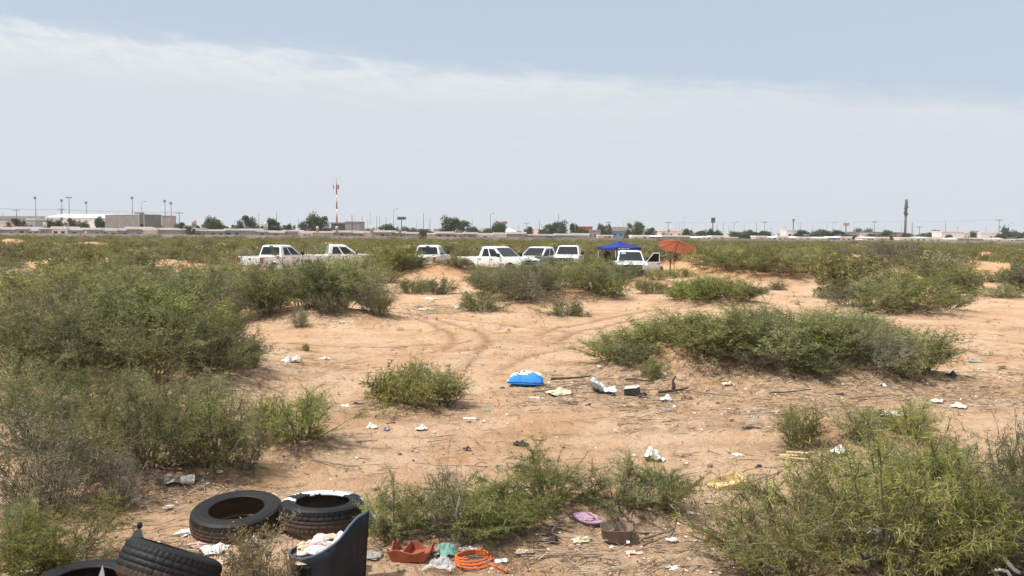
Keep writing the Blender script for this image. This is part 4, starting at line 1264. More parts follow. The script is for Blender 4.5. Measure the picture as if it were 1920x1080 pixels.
# grey plastic strip with a black knob behind the tilted tyre
gp = flat(262, 1046)
gs_ = empty('bumper_strip', (gp.x - 0.02, gp.y - 0.05, hz(gp.x, gp.y)), 0.3, 'grey plastic strip with a black knob, upright behind the tilted tyre', 'plastic strip')
MB().add([(-0.03, 0, 0), (0.05, 0, 0), (0.07, 0, 0.17), (0.05, 0, 0.25), (0.01, 0, 0.235), (-0.025, 0, 0.16)], [(0, 1, 2, 3, 4, 5)]).build('strip', mat('grey_plastic', (0.24, 0.24, 0.235), (0.17, 0.17, 0.17), 8, 0.5), gs_, solid=0.012)
MB().lathe([(0, -0.02), (0.016, -0.018), (0.02, 0), (0.016, 0.022), (0, 0.026)], 10, Matrix.Translation((0.045, 0, 0.27))).build('knob', M['plastic_black'], gs_)

# ------------------------------------------------------------------ sheets, bags, boxes
def crumple(seed, w, d, n=9, amp=0.25, ragged=0.18, thick=0.004, fold=0.0):
    rs = np.random.RandomState(seed)
    vs = []; fs = []
    ph = rs.uniform(0, 6.28, 6); k1 = rs.uniform(-9, 9, (6, 2))
    s = max(w, d)
    for i in range(n + 1):
        for j in range(n + 1):
            u = i / n - 0.5; v = j / n - 0.5
            edge = 1 - ragged * abs(math.sin(5 * u + 3 * v + ph[0])) * (max(abs(u), abs(v)) * 2) ** 3
            z = sum(math.sin(k1[q][0] * u + k1[q][1] * v + ph[q]) / (2 + q * 0.6) for q in range(6))
            z = abs(z) * amp * s * 0.5 * (1.15 - (max(abs(u), abs(v)) * 2) ** 2 * 0.7)
            x = u * w * edge; y = v * d * edge
            if fold: z += fold * s * max(0, -(u * 0.7 + v * 0.6)) ** 1.2
            vs.append((x + rs.normal() * 0.02 * s, y + rs.normal() * 0.02 * s, z + 0.004 + rs.rand() * 0.012 * s))
    for i in range(n):
        for j in range(n):
            if (i in (0, n - 1) and j in (0, n - 1)) and rs.rand() < 0.7: continue
            a = i * (n + 1) + j
            fs.append((a, a + n + 1, a + n + 2, a + 1))
    return vs, fs


C = {}
for nm, c1, c2 in (('white', (0.80, 0.79, 0.75), (0.66, 0.64, 0.60)), ('cream', (0.72, 0.65, 0.47), (0.62, 0.54, 0.37)), ('pink', (0.62, 0.40, 0.38), (0.52, 0.32, 0.30)),
                   ('blush', (0.70, 0.56, 0.46), (0.56, 0.40, 0.31)), ('grey', (0.40, 0.385, 0.37), (0.28, 0.27, 0.26)), ('black', (0.03, 0.028, 0.027), (0.06, 0.052, 0.048)),
                   ('brown', (0.22, 0.13, 0.08), (0.15, 0.09, 0.06)), ('teal', (0.17, 0.34, 0.29), (0.26, 0.43, 0.37)), ('blue', (0.045, 0.26, 0.68), (0.035, 0.20, 0.58)),
                   ('navy', (0.08, 0.09, 0.30), (0.06, 0.07, 0.22)), ('orange', (0.72, 0.16, 0.045), (0.62, 0.13, 0.035)), ('rust', (0.42, 0.12, 0.06), (0.30, 0.08, 0.045)),
                   ('violet', (0.56, 0.36, 0.49), (0.46, 0.28, 0.40)), ('panbrown', (0.24, 0.175, 0.13), (0.15, 0.11, 0.085)), ('yellow', (0.74, 0.58, 0.30), (0.64, 0.48, 0.24)),
                   ('wood', (0.52, 0.42, 0.27), (0.42, 0.33, 0.2)), ('paleblue', (0.55, 0.66, 0.72), (0.72, 0.78, 0.82))):
    C[nm] = mat('waste_' + nm, c1, c2, 14, 0.75, 0.15)


def cheque_mat():
    m, nt, N, L = newmat('blue_check_cloth')
    out = N.new('ShaderNodeOutputMaterial'); b = N.new('ShaderNodeBsdfPrincipled'); L.new(b.outputs[0], out.inputs[0]); b.inputs['Roughness'].default_value = 0.85
    tc = N.new('ShaderNodeTexCoord'); ck = N.new('ShaderNodeTexChecker'); ck.inputs['Scale'].default_value = 42
    ck.inputs['Color1'].default_value = (0.62, 0.68, 0.70, 1); ck.inputs['Color2'].default_value = (0.18, 0.33, 0.46, 1)
    L.new(tc.outputs['Object'], ck.inputs['Vector']); L.new(ck.outputs['Color'], b.inputs['Base Color'])
    return m


def clear_mat():
    m, nt, N, L = newmat('clear_film')
    out = N.new('ShaderNodeOutputMaterial'); b = N.new('ShaderNodeBsdfPrincipled'); t = N.new('ShaderNodeBsdfTransparent'); mx = N.new('ShaderNodeMixShader')
    b.inputs['Base Color'].default_value = (0.8, 0.8, 0.8, 1); b.inputs['Roughness'].default_value = 0.15
    tc = N.new('ShaderNodeTexCoord'); nz = N.new('ShaderNodeTexNoise'); nz.inputs['Scale'].default_value = 20; L.new(tc.outputs['Object'], nz.inputs['Vector'])
    mr = N.new('ShaderNodeMapRange'); mr.inputs['To Min'].default_value = 0.05; mr.inputs['To Max'].default_value = 0.5; L.new(nz.outputs['Fac'], mr.inputs['Value'])
    L.new(mr.outputs[0], mx.inputs[0]); L.new(t.outputs[0], mx.inputs[1]); L.new(b.outputs[0], mx.inputs[2]); L.new(mx.outputs[0], out.inputs[0])
    return m


_seed = [100]


def sheet(name, px, py, wpx, hpx, colour, label, cat, amp=0.25, n=9, group=None, fold=0.0, lift=0.0, tall=None, rot=None):
    """a crumpled sheet or bag lying where the pixel meets the ground"""
    _seed[0] += 1
    p = hit(px, py)
    w = wpx / FPX * p.y
    d = max(w * 0.5, min(w * 1.3, 2.0 * hpx / FPX * p.y)) if tall is None else tall
    vs, fs = crumple(_seed[0], w, d, n, amp, fold=fold)
    m = MB(); m.add(vs, fs, False)
    o = m.build(name, C[colour] if isinstance(colour, str) else colour, None, solid=0.003)
    o.location = (p.x, p.y + d * 0.3, hz(p.x, p.y + d * 0.3) + lift)
    o.rotation_euler = (0, 0, (_seed[0] * 1.37) % 0.8 - 0.4 if rot is None else rot)
    return tag(o, label, cat, group)


# blue sack
def sack():
    p = hit(987, 727); w = 66 / FPX * p.y
    t = empty('cement_sack', (p.x, p.y + 0.2, hz(p.x, p.y + 0.2)), R(-8), 'plump bright blue sack with a white printed top, lying on open sand', 'sack')
    nx, ny = 20, 14
    for name, s, c in (('sack_top', 1, 'white'), ('sack_side', -1, 'blue')):
        m = MB(); vs = []; fs = []
        for i in range(nx + 1):
            for j in range(ny + 1):
                u = i / nx * 2 - 1; v = j / ny * 2 - 1
                e = max(0, (1 - abs(u) ** 3.5)) ** 0.6 * max(0, (1 - abs(v) ** 3)) ** 0.6
                z = 0.085 + (0.115 if s > 0 else -0.085) * e * (1 + 0.14 * math.sin(6 * u + 4 * v) + 0.07 * math.sin(17 * u - 9 * v))
                if s > 0: z += 0.03 * v
                x = u * w / 2 * (1 - 0.05 * math.sin(3 * v)); y = v * 0.21 * (1 + 0.05 * math.sin(5 * u))
                vs.append((x, y, max(0.005, z)))
        for i in range(nx):
            for j in range(ny):
                a = i * (ny + 1) + j; q = (a, a + ny + 1, a + ny + 2, a + 1)
                fs.append(q if s > 0 else q[::-1])
        m.add(vs, fs, True)
        if s > 0:
            o = m.build(name, C['white'], t)
            o.data.materials.append(C['blue']); o.data.materials.append(C['black'])
            for pl in o.data.polygons:
                c = pl.center
                if c.y < -0.055 + 0.05 * math.sin(c.x * 9) or (c.x > w * 0.16 and c.y < 0.02) : pl.material_index = 1
                elif abs(c.y - 0.05) < 0.028 and -w * 0.28 < c.x < w * 0.06: pl.material_index = 2 if (int(c.x * 30) % 2) else 0
        else: m.build(name, C['blue'], t)
    MB().box(-w * 0.52, -w * 0.47, -0.19, 0.19, 0.08, 0.092).build('seam', C['white'], t)


sack()
sheet('paper_bag', 1046, 741, 56, 26, 'cream', 'creased cream and grey paper bag beside the blue sack', 'bag', 0.45, 11)
sheet('paper_scrap', 1005, 750, 34, 8, 'white', 'flat pale paper strip just before the blue sack', 'paper', 0.1)
sheet('plastic_bag', 1132, 741, 52, 32, 'paleblue', 'pale crumpled bag in the middle of the debris line, before the low tuft', 'bag', 0.55, 11, fold=0.5)
sheet('plastic_bag', 1146, 738, 26, 26, 'white', 'white rag lying over the pale crumpled bag', 'rag', 0.6)


def boxlike(name, px, py, w, d, h, cols, label, cat, rz=0.0, tilt=0.0):
    p = hit(px, py)
    t = empty(name, (p.x, p.y + d / 2, hz(p.x, p.y + d / 2)), rz, label, cat)
    MB().box(-w / 2, w / 2, -d / 2, d / 2, 0.0, h * 0.8).build('case', C[cols[0]], t, 0.01, 2)
    MB().add([(-w / 2, -d / 2 - .01, h * 0.82), (w * 0.3, -d / 2, h), (w / 2, d / 2, h * 0.95), (-w * 0.4, d / 2, h * 0.83)], [(0, 1, 2, 3)]).build('flap', C[cols[1]], t, solid=0.012)
    return t


boxlike('carton', 1187, 743, 0.24, 0.20, 0.12, ('black', 'white'), 'small dark carton with a white flap beside the debris line', 'carton', R(-10))

# red plastic crate, broken
def crate():
    p = hit(772, 1062); w = 84 / FPX * p.y
    t = empty('plastic_tray', (p.x - 0.01, p.y + 0.13, hz(p.x, p.y) + 0.02), R(-14), 'broken rust red plastic tray, open on top, beside the teal cloth', 'tray')
    t.rotation_euler = (R(4), R(-6), R(-14))
    a, b, h = w * 0.46, 0.11, 0.075
    top = {0: 0.0, 1: 0.02, 2: -0.02, 3: 0.01}
    walls = [(-a, -b, a, -b), (a, -b, a, b), (a, b, -a, b), (-a, b, -a, -b)]
    for i, (x0, y0, x1, y1) in enumerate(walls):
        m = MB(); vs = []; fs = []; K = 10
        for k in range(K + 1):
            u = k / K; x = x0 + (x1 - x0) * u; y = y0 + (y1 - y0) * u
            z = h * (0.8 + 0.35 * math.sin(2.2 * i + 1)) + 0.014 * math.sin(7 * u + i * 2) + (0.020 * math.sin(u * 11 + i) if i in (2, 3) else 0)
            vs += [(x * 0.86, y * 0.86, 0), (x, y, z)]
        for k in range(K): fs.append((2 * k, 2 * k + 2, 2 * k + 3, 2 * k + 1))
        m.add(vs, fs); m.build('side_panel', C['rust'], t, solid=0.008)
    MB().box(-a * 0.86, a * 0.86, -b * 0.86, b * 0.86, -0.004, 0.006).build('bottom', C['rust'], t)
    MB().box(-a * 0.25, -a * 0.22, -b * 0.9, b * 0.9, 0.01, 0.075).build('divider', C['rust'], t)


crate()
sheet('cloth_rag', 840, 1047, 40, 30, 'teal', 'teal cloth scrap between the red tray and the orange hose', 'cloth', 0.55, 11)
sheet('cloth_rag', 876, 1040, 40, 12, 'white', 'pale cloth strip behind the orange hose', 'cloth', 0.3)


def hose():
    p = hit(888, 1070)
    t = empty('garden_hose', (p.x, p.y + 0.10, hz(p.x, p.y + 0.1)), 0, 'bright orange hose lying in a flat coil on the sand', 'hose')
    for j in range(4):
        pts = []; r0 = 0.135 - 0.007 * j
        a0 = [0.2, -0.3, 0.5, -0.1][j]; a1 = a0 + [5.6, 5.9, 5.2, 4.6][j]
        for k in range(40):
            a = a0 + (a1 - a0) * k / 39
            pts.append((r0 * (1 + .03 * math.sin(2 * a + j)) * math.cos(a) - 0.006 * j, r0 * (0.85 - 0.05 * j) * math.sin(a + 0.12 * j) + 0.012 * j, 0.012 + 0.013 * j))
        if j == 0: pts += [(pts[-1][0] + 0.03 * q, pts[-1][1] - 0.012 * q - 0.004 * q * q, 0.012) for q in range(1, 5)]
        MB().tube(pts, 0.0085, 8).build('coil', C['orange'], t)


hose()
sheet('plastic_bag', 826, 1072, 62, 24, clear_mat(), 'clear plastic bag before the coiled orange hose', 'bag', 0.5, 12, tall=0.2)


def pan():
    p = hit(1160, 1022)
    t = empty('baking_pan', (p.x, p.y + 0.12, hz(p.x, p.y + 0.05) - 0.005), R(-4), 'dark rusty metal pan with rounded corners beside the pink sandal', 'pan')
    a, b, h = 0.125, 0.105, 0.095
    def ring(k, z):
        out = []
        for q in range(32):
            w = 2 * math.pi * q / 32; c, s = math.cos(w), math.sin(w)
            out.append((a * k * math.copysign(abs(c) ** 0.55, c), b * k * math.copysign(abs(s) ** 0.55, s), z))
        return out
    rings = [ring(0.84, 0), ring(0.93, 0.02), ring(1.0, h), ring(1.03, h + 0.004), ring(1.03, h + 0.010), ring(0.975, h + 0.006), ring(0.90, 0.026), ring(0.6, 0.014)]
    m = MB(); vs = [v for r in rings for v in r]; fs = []
    for i in range(len(rings) - 1):
        for q in range(32): fs.append((i * 32 + q, i * 32 + (q + 1) % 32, (i + 1) * 32 + (q + 1) % 32, (i + 1) * 32 + q))
    fs.append([7 * 32 + q for q in range(32)])
    m.add(vs, fs, True); m.build('bowl', C['panbrown'], t)
    MB().tube([(a * 1.0, 0.0, h - 0.012), (a + 0.05, -0.02, h - 0.03), (a + 0.13, 0.01, h - 0.045)], [0.010, 0.011, 0.009], 8).build('handle', C['panbrown'], t)


pan()


def sandal():
    p = hit(1103, 992)
    t = empty('sandal', (p.x, p.y + 0.07, hz(p.x, p.y + 0.05) + 0.045), R(-20), 'pale pink sandal sole tipped up against the twigs beside the pan', 'sandal')
    t.rotation_euler = (R(24), R(8), R(-18))
    pts = []
    for k in range(28):
        a = 2 * math.pi * k / 28
        x = 0.125 * math.cos(a); y = 0.047 * math.sin(a) * (1 - 0.2 * math.cos(2 * a + 0.4)) * (1 + 0.12 * math.cos(a))
        pts.append((x, y))
    m = MB(); n = len(pts)
    m.add([(x, y, 0) for x, y in pts] + [(x, y, 0.02) for x, y in pts], [list(range(n))[::-1], list(range(n, 2 * n))] + [(i, (i + 1) % n, (i + 1) % n + n, i + n) for i in range(n)])
    m.build('sole', C['violet'], t, 0.004, 2)
    MB().tube([(-0.02, -0.045, 0.015), (0.02, -0.03, 0.05), (0.06, 0.0, 0.028)], 0.006, 6).build('strap', C['pink'], t)
    MB().tube([(-0.02, 0.042, 0.015), (0.02, 0.028, 0.05), (0.06, 0.0, 0.028)], 0.006, 6).build('strap', C['pink'], t)


sandal()


def shoe():
    p = hit(712, 1010)
    t = empty('old_shoe', (p.x, p.y + 0.06, hz(p.x, p.y + 0.05)), R(12), 'worn black shoe on the sand right of the torn tyre', 'shoe')
    sec = [(-0.13, 0.034, 0.07), (-0.09, 0.040, 0.085), (-0.04, 0.038, 0.088), (0.0, 0.042, 0.07), (0.05, 0.048, 0.052), (0.10, 0.044, 0.042), (0.135, 0.022, 0.028)]
    m = MB(); vs = []; fs = []; K = 9
    for x, w, h in sec:
        for k in range(K):
            a = math.pi * k / (K - 1)
            vs.append((x, w * math.cos(a), 0.02 + h * math.sin(a) ** 0.7))
    for i in range(len(sec) - 1):
        for k in range(K - 1): fs.append((i * K + k, i * K + k + 1, (i + 1) * K + k + 1, (i + 1) * K + k))
    fs = [f for f in fs if not (f[0] // K in (0, 1) and f[0] % K in (3, 4))]
    m.add(vs, fs, True); m.build('upper', C['black'], t, solid=0.005)
    m = MB(); n = len(sec)
    o = [(x, w + 0.004) for x, w, h in sec] + [(x, -w - 0.004) for x, w, h in sec[::-1]]
    k = len(o); m.add([(x, y, 0) for x, y in o] + [(x, y, 0.022) for x, y in o], [list(range(k)), list(range(k, 2 * k))[::-1]] + [(i, (i + 1) % k, (i + 1) % k + k, i + k) for i in range(k)])
    m.build('sole', C['panbrown'], t)


shoe()
sheet('checked_cloth', 690, 985, 48, 60, cheque_mat(), 'blue and white checked cloth caught behind the torn tyre', 'cloth', 0.5, 12, fold=0.9, tall=0.3)
sheet('paper_scrap', 752, 988, 28, 24, 'cream', 'cream paper standing in the twigs beside the worn black shoe', 'paper', 0.6, fold=0.8)


def cup():
    p = hit(346, 913)
    t = empty('foam_cup', (p.x, p.y + 0.05, hz(p.x, p.y) + 0.05), R(40), 'white cup lying on its side at the foot of the yellow green bush', 'cup')
    T4 = Matrix.Rotation(R(100), 4, 'Y')
    MB().lathe([(0.0, -0.05), (0.036, -0.05), (0.05, 0.055), (0.054, 0.058), (0.047, 0.055), (0.034, -0.045), (0.0, -0.045)], 20, T4).build('cup_wall', C['white'], t)
    MB().lathe([(0.0, 0.03), (0.043, 0.03)], 20, T4).build('bottom', C['black'], t)  # black disc near the mouth stands in for the cup's shaded inside


cup()


def foam_tray():
    p = hit(1366, 918)
    t = empty('foam_tray', (p.x, p.y + 0.08, hz(p.x, p.y + 0.05)), R(20), 'pale yellow foam tray on bare sand behind the dark pan', 'tray')
    a, b, h = 0.16, 0.10, 0.075
    MB().box(-a, a, -b, b, 0, 0.012).build('bottom', C['yellow'], t)
    for q in ([(-a, -b, 0), (a, -b, 0), (a * 1.06, -b * 1.15, h), (-a * 1.06, -b * 1.1, h * .6)], [(a, -b, 0), (a, b, 0), (a * 1.1, b * 1.1, h * 1.25), (a * 1.06, -b * 1.15, h)],
              [(a, b, 0), (-a, b, 0), (-a * 1.06, b * 1.1, h * .5), (a * 1.1, b * 1.1, h * 1.25)]):
        MB().add(q, [(0, 1, 2, 3)]).build('side', C['yellow'], t, solid=0.01)


foam_tray()
sheet('plastic_bag', 1228, 868, 44, 34, 'white', 'crumpled white bag standing behind the near bushes, facing the yellow foam tray', 'bag', 0.9, 12, fold=0.4, tall=0.2)

# broken yellow boards and planks
def boards(px, py, wpx, c, label, seed, n=3, name='broken_board', cat='board'):
    rs = random.Random(seed); p = hit(px, py); w = wpx / FPX * p.y
    t = empty(name, (p.x, p.y, hz(p.x, p.y)), 0, label, cat)
    for k in range(n):
        a = rs.uniform(-0.25, 0.35); L_ = w * rs.uniform(0.5, 0.95)
        MB().box(-L_ / 2, L_ / 2, -0.02, 0.02, 0, 0.014, Matrix.Translation((rs.uniform(-.15, .15) * w, 0.06 * k, 0.012 + 0.016 * k)) @ Matrix.Rotation(a, 4, 'Z') @ Matrix.Rotation(rs.uniform(-.03, .06), 4, 'Y')).build('plank', C[c], t, 0.002, 1)


boards(1492, 864, 66, 'yellow', 'broken yellow boards on sand at the foot of the small rounded bush', 3)
boards(818, 588, 78, 'wood', 'pile of pale planks on sand beyond the curved wheel ruts', 4, 6)
boards(880, 594, 26, 'wood', 'single grey plank on the sand behind the wheel ruts', 5, 1)


def stick(px0, py0, px1, py1, r, c, label, name='stick', cat='stick'):
    a = hit(px0, py0); b = hit(px1, py1); rs = random.Random(int(px0 * 7 + py0))
    pts = []
    for k in range(8):
        u = k / 7; q = a.lerp(b, u); L_ = (b - a).length
        x = q.x + rs.gauss(0, 0.02) * L_; y = q.y + rs.gauss(0, 0.02) * L_
        pts.append(Vector((x, y, hz(x, y) + r * 1.3 + 0.015)))
    o = MB().tube([p - pts[0] for p in pts], [r * (1 - 0.5 * k / 7) for k in range(8)], 6).build(name, M[c])
    o.location = pts[0]
    return tag(o, label, cat)


stick(1198, 1020, 1262, 1000, 0.011, 'bark', 'brown stick leaning away from the dark pan')
stick(1400, 912, 1490, 880, 0.008, 'bark', 'thin twig on sand behind the yellow foam tray')
stick(590, 868, 680, 884, 0.010, 'bark_grey', 'long bent grey root on sand below the loose green bush')
stick(1000, 740, 1110, 722, 0.012, 'bark', 'dark stick lying across the debris line behind the grey bag')
stick(1030, 716, 1105, 712, 0.022, 'bark_dark', 'dark broken branch on sand behind the creased cream bag')
stick(1235, 742, 1292, 733, 0.024, 'bark_dark', 'dark fallen branch at the far end of the debris line')
stick(1172, 716, 1228, 720, 0.018, 'bark_dark', 'dark branch at the foot of the small low tuft')
stick(1300, 738, 1372, 747, 0.014, 'bark', 'brown stick between the debris line and the long hummock')
stick(1590, 752, 1690, 744, 0.012, 'bark', 'brown stick on the littered sand beyond the little sand ridge')
stick(1440, 742, 1520, 736, 0.012, 'bark_dark', 'dark thin branch on sand below the middle of the long hummock')
rp = hit(1261, 733)
ro_ = MB().tube([(0, 0, -0.03), (0.02, 0, 0.07), (0.0, 0.01, 0.14), (0.045, 0.01, 0.22)], [0.035, 0.03, 0.022, 0.012], 7).build('root_stump', M['bark_dark'])
ro_.location = rp; tag(ro_, 'dark root stump standing up out of the fallen branch', 'root')
stick(1540, 765, 1640, 768, 0.010, 'bark', 'long dark twig on sand behind the pink rag')
stick(1300, 1010, 1380, 1042, 0.010, 'bark_grey', 'pale twig on sand between the pan and the corner bush')
stick(980, 1050, 1130, 1046, 0.008, 'bark_grey', 'grey twig on sand before the dark pan')
stick(1010, 985, 1075, 1005, 0.009, 'bark', 'dark twig on sand beside the pink sandal')

# grey cloth strips and the white hoop in the corner bushes
for k, (px, py, wp, hp, cc, lb) in enumerate(((1628, 1090, 34, 80, 'grey', 'long grey cloth strip hanging in the tallest bright green bush'), (1656, 1085, 20, 60, 'blush', 'narrow pinkish cloth strip beside the long grey one'),
                                              (1600, 1080, 26, 70, 'grey', 'short grey cloth strip low in the tallest bright green bush'))):
    p = atd(px, py, 5.45); w = wp / FPX * 5.45; h = hp / FPX * 5.45; z0 = hz(p.x, 5.45)
    m = MB(); vs = []; fs = []; n = 10; rs = random.Random(k)
    zt_ = z0 + h
    for i in range(n + 1):
        for j in range(4):
            u = j / 3 - 0.5; v = i / n
            vs.append((u * w * (1 - 0.35 * v) + 0.03 * math.sin(4 * v + k), 0.03 * math.cos(6 * u + 3 * v + k), (zt_ - z0) * (1 - v) * (0.95 + 0.03 * rs.random())))
    for i in range(n):
        for j in range(3): a = i * 4 + j; fs.append((a, a + 1, a + 5, a + 4))
    m.add(vs, fs, True)
    o = m.build('cloth_strip', C[cc], None, solid=0.004); o.location = (p.x * 5.75 / 5.45, 5.75 + 0.05 * k, hz(p.x, 5.75))
    tag(o, lb, 'cloth')
hp_ = flat(1880, 1100)
tq = empty('plastic_hoop', (atd(1885, 1050, 5.4).x, 5.4, hz(3.3, 5.4)), 0, 'white bent plastic hoop among the bushes in the corner', 'hoop')
MB().tube([(-0.12, 0, 0.10), (-0.05, -0.02, 0.13), (0.0, -0.03, 0.12), (0.03, -0.02, 0.07), (0.05, 0, 0.0)], 0.012, 8).build('lower_tube', C['white'], tq)
MB().tube([(-0.06, 0.02, 0.30), (-0.03, 0.0, 0.24), (0.0, -0.02, 0.18), (0.05, -0.02, 0.13), (0.10, 0.0, 0.10)], 0.014, 8).build('upper_tube', C['white'], tq)
# pale stem of the dead bush
ds = hit(858, 1018)
so = MB().tube([(0, 0, -0.05), (0.01, 0, 0.08), (-0.01, 0.01, 0.2), (0.015, 0.0, 0.34)], [0.022, 0.018, 0.016, 0.010], 8).build('dead_stem', mat('pale_wood', (0.42, 0.39, 0.36), (0.3, 0.28, 0.26), 12, 0.9))
so.location = (ds.x, ds.y, ds.z); tag(so, 'pale dead stem upright before the green bush above the orange hose', 'dead stem')

# waste paper in the tub and around
tb = TUB.location
for k, (dx, dy, dz, w, d, cc, lb) in enumerate((
        (-0.05, 0.10, 0.20, 0.30, 0.16, 'white', 'large sheet of white paper on top in the dark tub'), (-0.12, -0.06, 0.205, 0.20, 0.14, 'blush', 'brownish pink paper lying at the front of the dark tub'),
        (0.04, -0.02, 0.20, 0.14, 0.12, 'teal', 'small mint green wrapper in the middle of the dark tub'), (0.10, 0.05, 0.215, 0.18, 0.16, 'pink', 'pink waste paper against the high side of the dark tub'),
        (-0.02, -0.12, 0.225, 0.22, 0.10, 'white', 'white strip of paper along the front rim of the dark tub'), (0.14, -0.05, 0.21, 0.14, 0.14, 'blush', 'crumpled tan paper under the slot of the dark tub'),
        (-0.18, 0.05, 0.21, 0.14, 0.16, 'cream', 'cream paper at the low end of the dark tub'),
        (0.0, 0.18, 0.225, 0.26, 0.10, 'blush', 'tan paper at the back of the dark tub, under the torn tyre'), (-0.10, 0.0, 0.235, 0.12, 0.10, 'pink', 'small salmon paper in the middle of the dark tub'), (0.13, 0.14, 0.25, 0.12, 0.14, 'white', 'white scrap up against the high back corner of the dark tub'))):
    vs, fs = crumple(300 + k, w, d, 10, 0.35)
    o = MB().add(vs, fs).build('waste_paper', C[cc], None, solid=0.003)
    o.location = (tb.x + dx * 0.8, tb.y + dy * 0.8 + 0.02, tb.z + dz + 0.035); tag(o, lb, 'waste paper', 'waste paper in the tub')
fill = MB(); vs, fs = crumple(333, 0.36, 0.28, 10, 0.08, 0.05); fill.add([(x, y, z + 0.20) for x, y, z in vs], fs)
fo = fill.build('sand_fill', C['blush'], None); fo.location = (tb.x, tb.y, tb.z); tag(fo, 'layer of dusty waste filling the dark tub below the papers', 'waste')
